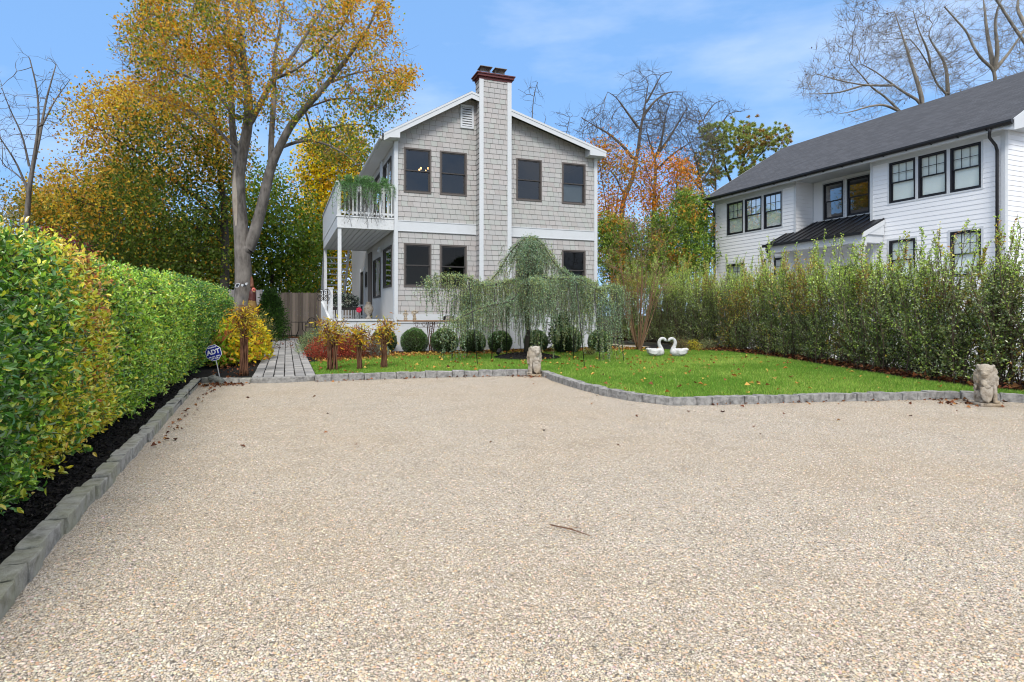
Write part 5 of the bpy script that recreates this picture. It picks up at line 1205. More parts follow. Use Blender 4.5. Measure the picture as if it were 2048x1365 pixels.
# ---------------------------------------------------------------- weeping blue cedar
DC = 16.2
cb = at(1052, 700, DC); cb[2] = .06
t = thing('weeping_cedar', 'weeping blue cedar with stake-propped limbs and long hanging curtains of blue green needles', 'tree', cb)
wq = lambda x, y, d: at(820 + x / 4.096, 460 + y / 4.096, d)
tr = [cb, wq(965, 850, DC), wq(955, 640, DC), wq(962, 450, DC), wq(985, 250, DC), wq(990, 130, DC), wq(1000, 60, DC)]
LB = [[wq(1000, 60, DC), wq(930, 75, DC - .2), wq(870, 130, DC - .4), wq(800, 210, DC - .5), wq(745, 320, DC - .6), wq(660, 420, DC - .7), wq(600, 450, DC - .8)],
      [wq(1000, 60, DC), wq(1070, 95, DC - .2), wq(1120, 170, DC - .3), wq(1170, 260, DC - .4), wq(1240, 330, DC - .5), wq(1300, 385, DC - .6)],
      [wq(990, 80, DC), wq(960, 110, DC - .5), wq(930, 200, DC - .7), wq(920, 300, DC - .8)],
      [wq(1000, 80, DC), wq(1030, 130, DC - .5), wq(1050, 230, DC - .7), wq(1060, 330, DC - .8)],
      [wq(985, 120, DC), wq(880, 170, DC + .5), wq(820, 280, DC + .7)], [wq(985, 120, DC), wq(1090, 180, DC + .5), wq(1130, 300, DC + .7)],
      [wq(958, 450, DC), wq(880, 410, DC - .5), wq(780, 415, DC - 1.0), wq(650, 470, DC - 1.4), wq(560, 445, DC - 1.6), wq(480, 395, DC - 1.8), wq(350, 365, DC - 2.0), wq(220, 380, DC - 2.2), wq(130, 440, DC - 2.3)],
      [wq(960, 470, DC), wq(900, 455, DC - .8), wq(860, 560, DC - 1.3), wq(790, 600, DC - 1.8), wq(640, 620, DC - 2.2), wq(480, 680, DC - 2.6), wq(380, 740, DC - 2.8), wq(330, 800, DC - 2.9)],
      [wq(965, 420, DC), wq(1030, 380, DC - .6), wq(1150, 400, DC - 1.0), wq(1280, 405, DC - 1.4), wq(1380, 395, DC - 1.8), wq(1440, 430, DC - 2.0), wq(1530, 490, DC - 2.2), wq(1600, 560, DC - 2.4), wq(1680, 680, DC - 2.5)],
      [wq(1530, 490, DC - 2.2), wq(1590, 490, DC - 2.1), wq(1650, 465, DC - 2.0), wq(1700, 475, DC - 2.0), wq(1735, 540, DC - 2.0)],
      [wq(962, 440, DC), wq(1040, 350, DC + .6), wq(1150, 420, DC + 1.0), wq(1260, 450, DC + 1.3)],
      [wq(960, 440, DC), wq(880, 420, DC + .6), wq(700, 450, DC + 1.0), wq(560, 480, DC + 1.2)],
      [wq(965, 440, DC), wq(1010, 400, DC - 1.2), wq(1080, 420, DC - 2.0), wq(1120, 480, DC - 2.4)],
      [wq(1240, 330, DC - .5), wq(1330, 400, DC - .9), wq(1420, 420, DC - 1.2), wq(1500, 440, DC - 1.3)],
      [wq(600, 450, DC - .8), wq(500, 520, DC - 1.0), wq(430, 560, DC - 1.2)]]
mb = MB(); mb.tube(tr, [.075, .065, .06, .05, .04, .03, .02], 9)
def smooth_pl(pts, m=30):
    pts = np.array(pts); t_ = np.linspace(0, len(pts) - 1, m); q = np.stack([np.interp(t_, np.arange(len(pts)), pts[:, j]) for j in range(3)], 1)
    for _ in range(3): q[1:-1] = .25 * q[:-2] + .5 * q[1:-1] + .25 * q[2:]
    return q
LPs = [smooth_pl(l) for l in LB]
for q in LPs: mb.tube(q[::2], np.linspace(.028, .009, len(q[::2])), 6)
mb.build('trunk', MAT['barkdark'], t, smooth=True)
SA, SB, TP, TD = [], [], [], []
def strand(p, ln, d0):
    m = max(5, int(ln / .06)); s = np.linspace(0, 1, m)
    out = np.r_[d0 * .12, 0]; pts = p + s[:, None] * out * (1 - .4 * s[:, None]) + np.stack([.015 * np.sin(s * 9 + RG.uniform(0, 6)), .015 * np.cos(s * 8 + RG.uniform(0, 6)), -ln * s ** 1.1], 1)
    pts[:, 2] += .05 * np.sin(np.minimum(1, s * 5) * math.pi) 
    pts = pts[pts[:, 2] > .12]
    if len(pts) < 3: return
    SA.append(pts[:-1]); SB.append(pts[1:])
    k = 6; i = np.repeat(np.arange(len(pts)), k)
    TP.append(pts[i] + RG.normal(size=(len(i), 3)) * .013); TD.append(unit(RG.normal(size=(len(i), 3)) + np.array([0, 0, -.5])))
lenf = [(.2, .5), (.2, .5), (.4, 1.2), (.4, 1.3), (.3, .8), (.3, .8), (.5, 1.9), (.3, 1.0), (.6, 1.9), (.5, 1.2), (.5, 1.7), (.6, 1.9), (.5, 1.8), (.5, 1.7), (.5, 1.6)]
dens = [34, 34, 34, 36, 14, 14, 95, 46, 100, 30, 40, 50, 30, 28, 26]
for q, (l0, l1), nd_ in zip(LPs, lenf, dens):
    for _ in range(int(nd_ * 2.0)):
        f = RG.uniform(0, 1); p = np.array([np.interp(f * (len(q) - 1), np.arange(len(q)), q[:, j]) for j in range(3)]) + np.r_[RG.normal(size=2) * (.09 if q is LPs[0] or q is LPs[1] or q is LPs[2] or q is LPs[3] else .16), RG.normal() * .03]
        ln = RG.uniform(l0, l1) * RG.uniform(.55, 1)
        if q is LPs[6] and f > .8: ln *= .45
        strand(p, ln, RG.normal(size=2))
    TPi = q[np.repeat(np.arange(len(q)), 34)] + RG.normal(size=(len(q) * 34, 3)) * .045; TP.append(TPi); TD.append(unit(RG.normal(size=TPi.shape) + np.array([0, 0, .3])))
A_, B_ = np.vstack(SA), np.vstack(SB); V, F = seg_tubes(A_, B_, np.full(len(A_), .0045), np.full(len(A_), .004), unit(B_ - A_), unit(B_ - A_), 3); mesh_np('branchlets', V, F, MAT['twig'], t)
TP, TD = np.vstack(TP), np.vstack(TD); n = len(TP)
leaves('needles', TP, TD, RG.uniform(.028, .055, n), RG.uniform(.012, .019, n), mixcol([C('#667e62'), C('#768c72'), C('#566c52'), C('#90a48e')], [C('#98a270'), C('#8a985e')], np.clip(vnoise(TP, 1.2, 44) - .15, 0, .7)), MAT['needle'], t)

LEAFGAIN = 1.45
# ---------------------------------------------------------------- clipped boxwood balls
def boxwood(base, r, label):
    t = thing('boxwood_ball', label, 'shrub', base, 'clipped boxwood balls along the front of the shingled house')
    mb = MB(); mb.ell((base[0], base[1], base[2] + r * .95), (r * .86, r * .86, r * .86), 18, 12); mb.tube([base, base + np.array([0, 0, .3])], .03, 6)
    mb.build('inner_branches', MAT['hedgecore'], t)
    n = 9000; v = rdir(n); v = v[v[:, 2] > -.85]; n = len(v); lp = vnoise(v * 3 + base, 1.3, 9)
    p = base + np.array([0, 0, r * .95]) + v * (r * (.9 + .12 * lp + .06 * RG.uniform(-1, 1, n)))[:, None]
    D = unit(v + .8 * RG.normal(size=v.shape)); Lh = RG.uniform(.018, .034, n)
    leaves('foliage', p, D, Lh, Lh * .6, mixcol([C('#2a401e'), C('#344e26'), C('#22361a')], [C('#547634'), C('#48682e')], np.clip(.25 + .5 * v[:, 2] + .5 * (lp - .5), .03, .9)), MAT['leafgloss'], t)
MAT['hedgecore'] = bpy.data.materials['hedge_core']
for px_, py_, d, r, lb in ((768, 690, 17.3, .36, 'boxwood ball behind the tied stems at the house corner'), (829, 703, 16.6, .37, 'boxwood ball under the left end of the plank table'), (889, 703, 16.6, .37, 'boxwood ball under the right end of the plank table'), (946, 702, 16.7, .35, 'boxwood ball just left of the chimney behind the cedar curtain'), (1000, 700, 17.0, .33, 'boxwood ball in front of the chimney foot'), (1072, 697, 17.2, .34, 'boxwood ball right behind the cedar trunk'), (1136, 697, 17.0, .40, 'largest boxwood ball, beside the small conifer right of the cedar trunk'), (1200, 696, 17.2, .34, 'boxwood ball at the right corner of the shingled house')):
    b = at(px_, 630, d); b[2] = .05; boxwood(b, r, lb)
b = at(1122, 630, 17.3); b[2] = .05; conifer('dwarf_conifer', 'small twisted dark green conifer behind the largest boxwood ball', b, .98, .17, 260, ([C('#22351a'), C('#2b3f1d')], [C('#48602a'), C('#3d5626')]), 5, None, .08)
b = ground_at(541, 24.5); conifer('dwarf_conifer', 'narrow dark evergreen shrub left of the patio chairs', b, 1.95, .50, 900, ([C('#1f3314'), C('#28401a')], [C('#3f6024'), C('#35521f')]), 6, None, .09)

LEAFGAIN = 1.18
# ---------------------------------------------------------------- loose shrubs and perennials
def shrub(name, label, c, R_, H, n, size, cols, wts, cat='shrub', group=None, W=.5, mat='leaf', stems=30, dense=.5, stemmat='twig', up=.3, z0=.1):
    c = np.array([c[0], c[1], .06]); t = thing(name, label, cat, c, group)
    a = RG.uniform(0, 6.28, stems); e = RG.uniform(.1, 1, stems) ** .5
    tip_ = c + np.stack([R_[0] * e * np.cos(a), R_[1] * e * np.sin(a), H * RG.uniform(.6, 1, stems) * (1.05 - .45 * e)], 1)
    b0 = c + np.c_[RG.normal(size=(stems, 2)) * np.array(R_) * .15, np.zeros(stems)]
    m = (b0 * .5 + tip_ * .5) + np.c_[(tip_ - b0)[:, :2] * -.12, np.full(stems, H * .08)]
    A_ = np.vstack([b0, m]); B_ = np.vstack([m, tip_]); r = np.r_[np.full(stems, .007), np.full(stems, .005)]
    V, F = seg_tubes(A_, B_, r, r * .6, unit(B_ - A_), unit(B_ - A_), 4); mesh_np('stems', V, F, MAT[stemmat], t)
    v = rdir(n); v[:, 2] = np.abs(v[:, 2]); rr = RG.uniform(0, 1, n) ** dense
    p = c + np.stack([v[:, 0] * R_[0] * rr, v[:, 1] * R_[1] * rr, z0 * H + v[:, 2] * H * (1 - z0) * rr], 1)
    p += RG.normal(size=p.shape) * .02 + ((vnoise(p, 4.5, 3) - .5) * .14)[:, None] * v
    D = unit(v * .6 + RG.normal(size=v.shape) * .7 + np.array([0, 0, up])); Lh = size * RG.uniform(.6, 1.3, n)
    leaves('foliage', p, D, Lh, Lh * W, palette(n, cols, wts, .22), MAT[mat], t, oval=W > .45); return t
g = lambda px_, d: at(px_, 630, d)[:2]
shrub('perennial_shrub', 'yellow and lime green leafed shrub between the hedge and the path', g(470, 13.2), (.55, 1.0), .95, 2600, .105, [C('#a8b02c'), C('#d0b42a'), C('#7d9a34'), C('#e0c03c'), C('#c08a3a'), C('#8a5a30')], [3, 3, 2, 2, 1.2, .8], stemmat='caneb')
shrub('perennial_shrub', 'broad lime leaved shrub turning pink against the trimmed hedge end', g(437, 12.6), (.33, .6), .85, 1100, .12, [C('#8ab040'), C('#a8b840'), C('#c89a5a'), C('#a86a4a')], [3, 2, 1, 1], stemmat='caneb')
shrub('perennial_shrub', 'golden shrub with rust tips at the left edge of the path', g(507, 14.5), (.42, .8), 1.0, 1700, .10, [C('#dcc030'), C('#c8b83a'), C('#a88a34'), C('#8a9a3a')], [3, 2, 1.3, 1], stemmat='caneb')
shrub('perennial_shrub', 'grey green wispy shrub under the rooster statue', g(520, 18.5), (.45, .8), 1.25, 1300, .10, [C('#6b7a4a'), C('#8a925a'), C('#4d5c34'), C('#a89a4a')], None, W=.25)
shrub('red_shrub', 'low red leafed shrub mound between the tied stems', g(668, 14.9), (.78, .62), .66, 5200, .035, [C('#a8443a'), C('#8c342e'), C('#b8604a'), C('#6b3a2a'), C('#7a4a34')], [3, 2, 2, 1.5, 1], stemmat='caneb', dense=.35)
shrub('red_shrub', 'brownish red shrub mound right of the red one', g(722, 15.3), (.60, .55), .66, 3200, .035, [C('#8a4a34'), C('#7a3c2c'), C('#9c6a42'), C('#5d4a2c')], None, stemmat='caneb', dense=.35)
shrub('lavender_shrub', 'grey green lavender mound at the right edge of the path', g(628, 16.2), (.50, .60), .72, 3000, .06, [C('#73896a'), C('#8ba07c'), C('#5c7050'), C('#a0a878')], None, W=.2, dense=.4, up=.8)
shrub('lavender_shrub', 'grey green mound behind the red shrubs near the porch', g(690, 17.2), (.65, .45), .72, 2400, .06, [C('#6f8062'), C('#8a9a74'), C('#a8a060'), C('#5a6a48')], None, W=.2, dense=.4, up=.8)
shrub('lavender_shrub', 'silvery small mound beside the house corner boxwood', g(757, 15.4), (.26, .26), .42, 1500, .05, [C('#8c9c94'), C('#a2b0a8'), C('#6c7c72')], None, W=.2, dense=.4, up=.8)
shrub('ground_cover', 'pale low clump at the foot of the right corner boxwood', g(1180, 15.9), (.2, .2), .22, 500, .04, [C('#a0a06a'), C('#8a8a58')], None, W=.25)
shrub('ground_cover', 'yellowish low plant behind the right swan', g(1384, 18.2), (.32, .32), .36, 900, .05, [C('#b0a83a'), C('#8a8a3a'), C('#c0b044')], None, W=.4)
shrub('ground_cover', 'grey green low plant just right of the swans', g(1362, 18.0), (.28, .28), .42, 800, .05, [C('#6c7450'), C('#8a8460'), C('#7a6448')], None, W=.3)
shrub('ground_cover', 'pale low plant at the far end of the lawn edge', g(1412, 18.6), (.36, .3), .3, 900, .05, [C('#8a9468'), C('#a0a078'), C('#6c7450')], None, W=.3)
shrub('purple_shrub', 'purple red shrub peeping over the left end of the hedge', at(105, 630, 20)[:2], (1.5, .8), 4.05, 900, .12, [C('#6b3238'), C('#83404a'), C('#54262c'), C('#8a4a3a')], None, z0=.6, dense=.4)
shrub('pale_tree', 'pale half bare tree cut by the left edge of the picture', at(-18, 630, 26)[:2], (1.6, 1.2), 7.4, 1400, .13, [C('#8a8a6a'), C('#9a9478'), C('#6c6c50')], None, z0=.5, dense=.4, stems=50, cat='tree')

# four tall shrubs with their canes tied into a bundle
def tied(base, zs, zt, rad, ncane, lcols, label, nleaf, lw):
    nleaf = int(nleaf * 1.5)
    base = np.array([base[0], base[1], .06]); t = thing('tied_shrub', label, 'shrub', base, 'shrubs with canes tied into bundles')
    mb = MB(); tips = []
    for k in range(ncane):
        a = 6.28 * k / ncane + RG.uniform(-.2, .2); rr = rad * RG.uniform(.35, 1)
        pts = []; tw = RG.uniform(-1.2, 1.2); sp = RG.uniform(1.6, 3.8)
        for s in np.linspace(0, 1, 12):
            zz_ = base[2] + (zt - .05 - base[2]) * s; f = zz_ / zs
            w_ = 1.0 - .25 * math.sin(min(1, f) * math.pi) if f < 1 else 1 + sp * (f - 1)
            aa = a + tw * min(f, 1); pts.append((base[0] + rr * w_ * math.cos(aa) + RG.normal() * .006, base[1] + rr * w_ * math.sin(aa) + RG.normal() * .006, zz_))
        mb.tube(pts, np.interp(np.linspace(0, 1, 12), [0, .65, 1], [.015, .010, .002]) * RG.uniform(.7, 1.2), 6); tips.append(pts)
    mb.build('canes', MAT['caneb'], t, smooth=True)
    tips = np.array(tips); n = nleaf; i = RG.integers(0, ncane, n); s = RG.uniform(.62, 1, n) * 11
    p = np.stack([tips[i, np.floor(s).astype(int), j] for j in range(3)], 1) + RG.normal(size=(n, 3)) * np.array([lw, lw, .06])
    D = unit(RG.normal(size=(n, 3)) * np.array([1, 1, .7]) + np.array([0, 0, -.15])); Lh = RG.uniform(.06, .13, n)
    leaves('foliage', p, D, Lh, Lh * .24, palette(n, lcols, None, .2), MAT['leaf'], t)
YC = [C('#dcb82c'), C('#c8a22c'), C('#bcb050'), C('#9c9844'), C('#8a6a34'), C('#7a4c30')]
tied(G(487, 752, .06)[:2], .95, 1.38, .098, 24, YC, 'tallest tied shrub, thick cane bundle with yellow leaves left of the path', 420, .12)
tied(G(664, 743, .06)[:2], .74, 1.12, .125, 20, YC, 'loose tied cane bundle with yellow tops right of the path', 330, .11)
tied(G(719, 741, .06)[:2], .66, 1.0, .072, 18, YC + [C('#b07a3a')], 'middle tied cane bundle of the lawn corner, greyish stems', 240, .10)
tied(G(768, 738, .06)[:2], .60, 1.12, .066, 14, YC + [C('#b07a3a')], 'slender tied cane bundle nearest the house corner', 240, .10)

# bare twiggy shrub beyond the swans
b = at(1278, 630, 18.2); b[2] = .05
lm = [([b, b + np.array([0, 0, .18])], .055, .05)]
for k in range(17):
    a = RG.uniform(0, 6.28); e = RG.uniform(.2, 1); R1 = np.array([math.cos(a) * 1.25, math.sin(a) * .85, 0]) * e
    lm.append(([b + np.array([0, 0, .02]) + R1 * .06, b + R1 * .42 + np.array([0, 0, .75]), b + R1 * .8 + np.array([0, 0, 1.6]), b + R1 * 1.15 + np.array([0, 0, 2.1 + .7 * (1 - e)])], .019, .006))
A = np.vstack([dome(1275, 545, 18.2, 78, 90, 1.0, 330, .2, 1.5, 151), dome(1285, 480, 18.2, 60, 50, .8, 150, .2, 1.5, 152), dome(1240, 590, 18.2, 60, 50, .8, 110, .2, 1.5, 153)])
tree('bare_shrub', 'vase shaped bare shrub with orange brown twigs behind the left swan', b, lm, A, 'orangetwig', [C('#8a7a3a'), C('#7a6a34'), C('#6b7a34'), C('#a08040')], cat='shrub', step=.14, dinf=.9, dk=.16, tip=.0045, rmax=.012, per=1, size=.05, spread=.06, tw=(5, .34, .0034), wig=.1, keep=lambda p: RG.uniform(size=len(p)) < np.clip((p[:, 2] - .9) * .55, 0, .75), up=.6, grav=.15, power=2.2)

LEAFGAIN = 1.0
# ---------------------------------------------------------------- grass, fallen leaves, mulch chips, loose pebbles
from mathutils.geometry import tessellate_polygon
def inpoly(P, poly):
    poly = np.array(poly); x, y = P[:, 0], P[:, 1]; c = np.zeros(len(P), bool); j = len(poly) - 1
    for i in range(len(poly)):
        xi, yi = poly[i]; xj, yj = poly[j]
        c ^= ((yi > y) != (yj > y)) & (x < (xj - xi) * (y - yi) / (yj - yi + 1e-12) + xi); j = i
    return c
def in_poly_pts(poly, n):
    poly = np.array(poly); lo, hi = poly.min(0), poly.max(0); P = RG.uniform(lo, hi, (n, 2)); return P[inpoly(P, poly)]
LAWN = LAWN_FRONT + BED_R + LAWN_BACK
P = in_poly_pts(LAWN, 620000); dd = np.linalg.norm(P, axis=1)
mc = at(1054, 630, 15.0)[:2]
P = P[((P - mc) ** 2).sum(1) > .80 ** 2]
P = P[RG.uniform(size=len(P)) < np.clip(11 / np.linalg.norm(P, axis=1), .35, 1)]
n = len(P); P3 = np.c_[P, np.full(n, .07)]
f = vnoise(P3, .9, 81) * .6 + vnoise(P3, 3, 82) * .4
D = unit(RG.normal(size=(n, 3)) * np.array([.45, .45, 0]) + np.array([0, 0, 1]))
hgt = RG.uniform(.025, .06, n) * (.8 + .5 * f)
gr_ = leaves('lawn_grass', P3, D, hgt, RG.uniform(.004, .008, n), mixcol([C('#6a9432'), C('#78a23c'), C('#5e862e')], [C('#9abb50'), C('#a8c45e'), C('#b4ba64')], np.clip(.25 + 1.2 * (f - .45), .05, .9)), MAT['grass'], None, tri=True)
tag(gr_, 'short bright green autumn lawn grass', 'grass', kind='stuff')

def scatter_leaves(name, label, pts, size, cols):
    n = len(pts); D = unit(RG.normal(size=(n, 3)) * np.array([1, 1, .25])); Lh = size * RG.uniform(.6, 1.3, n)
    N_ = np.tile(np.array([[0, 0, 1.0]]), (n, 1)) + RG.normal(size=(n, 3)) * .3
    o = leaves(name, pts, D, Lh, Lh * RG.uniform(.6, 1.0, n), palette(n, cols, None, .25), MAT['petal'], None, fold=.3, Nrm=N_)
    return tag(o, label, 'leaves', kind='stuff')
BROWN = [C('#7a4a30'), C('#5d3626'), C('#8c5c3c'), C('#a07048'), C('#452a20')]
YELB = [C('#b08a44'), C('#c0a050'), C('#a06a34'), C('#8c5c3c')]
Pl = in_poly_pts(LAWN, 1700); Pl = Pl[RG.uniform(size=len(Pl)) < np.clip((Pl[:, 1] - 5) / 9, .22, .8) * np.where(Pl[:, 0] > 7.5, .6, 1)]
Pk = in_poly_pts([(2.3, 15.2), (9, 15.7), (10.5, 15.6), (10.3, 16.8), (2.4, 16.8)], 2600); Pk2 = in_poly_pts([(.7, 14.2), (2.6, 14.6), (2.6, 15.8), (.7, 16)], 350)
Ps = np.vstack([np.c_[Pl, np.full(len(Pl), .115)], np.c_[Pk, RG.uniform(.075, .13, len(Pk))], np.c_[Pk2, RG.uniform(.075, .11, len(Pk2))]])
scatter_leaves('lawn_leaves', 'dry yellow brown leaves fallen over the lawn and the house bed', Ps, .075, YELB)
HB = [(9.6, 4.4), (9.62, 5.6), (9.95, 7.1), (10.55, 8.6), (11.15, 10.2), (12.0, 12.6), (12.2, 14.2), (11.9, 15.6), (12.8, 16.5), (13.2, 14), (12.1, 10.4), (10.9, 7.4), (10.5, 5), (10.3, 4.2)]
Ph = in_poly_pts(HB, 9500)
scatter_leaves('hedge_leaves', 'thick litter of brown leaves under the loose hedge', np.c_[Ph, RG.uniform(.07, .15, len(Ph))], .085, BROWN)
segs = [np.array(KR)[6:12], np.array(KF)]
pe = []
for sg in segs:
    for a, b in zip(sg, sg[1:]):
        m = int(np.linalg.norm(b - a) * 13); tq = RG.uniform(size=(m, 1)); nrm_ = np.array([(b - a)[1], -(b - a)[0]]); nrm_ = nrm_ / np.linalg.norm(nrm_)
        pe.append(a + (b - a) * tq + nrm_ * np.abs(RG.normal(size=(m, 1))) * .10)
pe.append(np.array([8.25, 5.15]) + RG.normal(size=(70, 2)) * np.array([.28, .14])); pe.append(np.array([-.9, 10.8]) + RG.normal(size=(120, 2)) * np.array([.22, .1])); pe.append(np.array([4.25, 10.2]) + RG.normal(size=(40, 2)) * np.array([.2, .12]))
pe.append(np.stack([RG.normal(size=60) * .05 - 1.0, RG.uniform(6, 11, 60)], 1)); pe.append(RG.uniform((-1, 4.5), (9, 10), (45, 2))); pe.append(np.stack([RG.uniform(-.5, .7, 200), RG.uniform(20, 29, 200)], 1)); pe.append(RG.uniform((-2, 28), (3, 31.5), (700, 2))); pe.append(RG.uniform((-1.2, 11.4), (-.5, 22), (400, 2)))
pe = np.vstack(pe); pe = pe[~inpoly(pe, LAWN)]
scatter_leaves('gravel_leaves', 'scattered brown leaves on the gravel along the kerb', np.c_[pe, np.where(pe[:, 1] > 11, .105, .016)], .05, BROWN)
# mulch chips
def chips(name, label, pts, size, cols):
    n = len(pts); D = unit(RG.normal(size=(n, 3)) * np.array([1, 1, .35])); Lh = size * RG.uniform(.4, 1.3, n)
    return tag(leaves(name, pts, D, Lh, Lh * RG.uniform(.25, .5, n), palette(n, cols, None, .3), MAT['petal'], None, fold=.5), label, 'mulch', kind='stuff')
Pm = RG.uniform((-1.75, 1.5), (-1.1, 12), (26000, 2)); Pm = Pm[(RG.uniform(size=len(Pm)) < np.clip(4 / Pm[:, 1], .2, 1)) & (Pm[:, 0] < np.interp(Pm[:, 1], [1.2, 2.8, 3.6, 5.2, 7.15, 9.5, 11.3], [-.97, -1.0, -1.05, -1.10, -1.15, -1.24, -1.29]) - .13)]
ang_ = RG.uniform(0, 6.28, 5000); rm = np.sqrt(RG.uniform(0, 1, 5000)) * .86
Pr = np.c_[mc[0] + rm * np.cos(ang_), mc[1] + rm * np.sin(ang_), .08 + .13 * (1 - (rm / .86) ** 2)]
chips('mulch_chips', 'black wood mulch chips', np.vstack([np.c_[Pm, RG.uniform(.062, .082, len(Pm))], Pr]), .035, [C('#161414'), C('#242020'), C('#0e0d0d'), C('#34302e')])
mb = MB(); mb.lathe((mc[0], mc[1], .066), [(.88, 0), (.80, .035), (.6, .085), (.3, .115), (.02, .125)], 40); tag(mb.build('mulch_mound', MAT['mulch'], smooth=True), kind='structure')
# loose pebbles lying on the gravel, thick near the viewer
def pebbles():
    bm = bmesh.new(); bmesh.ops.create_icosphere(bm, subdivisions=1, radius=1.0); bm.verts.ensure_lookup_table()
    V0 = np.array([v.co[:] for v in bm.verts]); F0 = np.array([[v.index for v in f.verts] for f in bm.faces]); bm.free()
    pts = []
    for dmin, dmax, dens_ in tuple((q, q + .5, 15000 / q ** 1.9) for q in np.arange(1.5, 11, .5)):
        wmax = dmax * 1.9; area = (dmax - dmin) * wmax; m = int(area * dens_)
        dd_ = RG.uniform(dmin, dmax, m); ll = RG.uniform(-1, 1, m) * wmax / 2
        k_ = np.abs(ll) < dd_ * .9; pts.append((FW[None] * dd_[:, None] + RT[None] * ll[:, None])[k_])
    P = np.vstack(pts); P = P[(P[:, 0] > -.95 - .025 * (P[:, 1] - 2)) & ~inpoly(P, [(p[0], p[1]) for p in (KR[:14] + [(30, 3), (30, 40), (-5, 40), (-5, 11.1), (.5, 10.75), (4.4, 10.4)])])]
    n = len(P); r = RG.uniform(.0027, .0050, n); sc_ = r[:, None] * np.stack([RG.uniform(.9, 1.5, n), RG.uniform(.8, 1.2, n), RG.uniform(.55, .85, n)], 1)
    a = RG.uniform(0, 6.28, n); ca, sa = np.cos(a)[:, None], np.sin(a)[:, None]
    v = V0[None] * sc_[:, None]; x = v[..., 0] * ca - v[..., 1] * sa; y = v[..., 0] * sa + v[..., 1] * ca
    V = np.stack([x + P[:, :1], y + P[:, 1:], v[..., 2] + (.2 * sc_[:, 2])[:, None]], 2)
    F = (np.arange(n)[:, None, None] * len(V0) + F0[None]).reshape(-1, 3)
    col = palette(n, [C('#dacdbb'), C('#d2c0a7'), C('#e2d9cc'), C('#ccae89'), C('#beb0a1'), C('#8f8984'), C('#65615e'), C('#d2b492')], [4, 3.2, 3, 1.6, 1.6, .9, .55, 1], .10)
    o = mesh_np('gravel_pebbles', V.reshape(-1, 3), F, MAT['pebble'], None, np.repeat(col, len(V0), 0), True)
    tag(o, 'loose cream and tan pebbles on the gravel drive', 'gravel', kind='stuff')
tt_ = NT('pebble'); MAT['pebble'] = tt_.done(tt_.bsdf(tt_.n('ShaderNodeAttribute', attribute_name='col').outputs['Color'], .7, None, 0, .3))
pebbles()
# ================================================================== objects in the garden
RT3 = np.r_[RT, 0]; FW3 = np.r_[FW, 0]; UP = np.array([0, 0, 1.0])
def text_mesh(body, size, mat, parent, org, ax, az, name='lettering', bold=0.0, sx=1.0):
    cu = bpy.data.curves.new('tmp', 'FONT'); cu.body = body; cu.size = size; cu.align_x = 'CENTER'; cu.align_y = 'CENTER'; cu.extrude = .0012; cu.offset = bold; cu.resolution_u = 3
    ob = bpy.data.objects.new('tmp', cu); COL.objects.link(ob); dg = bpy.context.evaluated_depsgraph_get(); dg.update()
    me = bpy.data.meshes.new_from_object(ob.evaluated_get(dg)); bpy.data.objects.remove(ob); bpy.data.curves.remove(cu)
    n = np.cross(ax, az); me.name = name
    o = ORI.get(parent.name, np.zeros(3))
    for v in me.vertices:
        p = org + ax * v.co.x * sx + az * v.co.y + n * v.co.z - o; v.co = p
    me.materials.clear(); me.update(); return link_mesh(name, me, mat, parent)

# yard sign
sb = at(440, 630, 10.35); sb[2] = .05; top = at(428, 700, 10.35)
t = thing('yard_sign', 'blue octagonal yard sign on a thin leaning stake at the hedge end of the kerb', 'sign', sb)
sz = unit(top - sb); sx = unit(RT3 - sz * (RT3 @ sz)); rot = .02
ax = unit(sx * math.cos(.05) + sz * math.sin(.05)); az = unit(np.cross(np.cross(ax, sz), ax)); nrm = np.cross(ax, az)
mb = MB(); mb.bar(sb - sz * .05, top, .014, .014); mb.build('stake', MAT['alu'], t)
ctr = at(428, 706, 10.35) + nrm * .012; Rr_ = .146
def octo(r, o0, o1):
    mb = MB(); k = [(ctr + ax * r * math.cos(math.pi / 8 + math.pi / 4 * i) + az * r * math.sin(math.pi / 8 + math.pi / 4 * i)) for i in range(8)]
    mb.add([p + nrm * o0 for p in k] + [p + nrm * o1 for p in k], [tuple(range(7, -1, -1)), tuple(range(8, 16))] + [(i, (i + 1) % 8, 8 + (i + 1) % 8, 8 + i) for i in range(8)]); return mb
octo(Rr_, 0, .005).build('border', MAT['signwhite'], t); pnl = octo(Rr_ * .94, .0052, .0072).build('panel', MAT['blue'], t)
f = ctr + nrm * .0085
text_mesh('ADT', .112, MAT['signwhite'], pnl, f + az * .012, ax, az, bold=.004)
text_mesh('SECURED BY', .027, MAT['signwhite'], pnl, f + az * .094, ax, az, bold=.0015)
text_mesh('800  ADT  ASAP', .027, MAT['signwhite'], pnl, f - az * .068, ax, az, bold=.0015)
text_mesh('ADT COM', .027, MAT['signwhite'], pnl, f - az * .100, ax, az, bold=.0015)

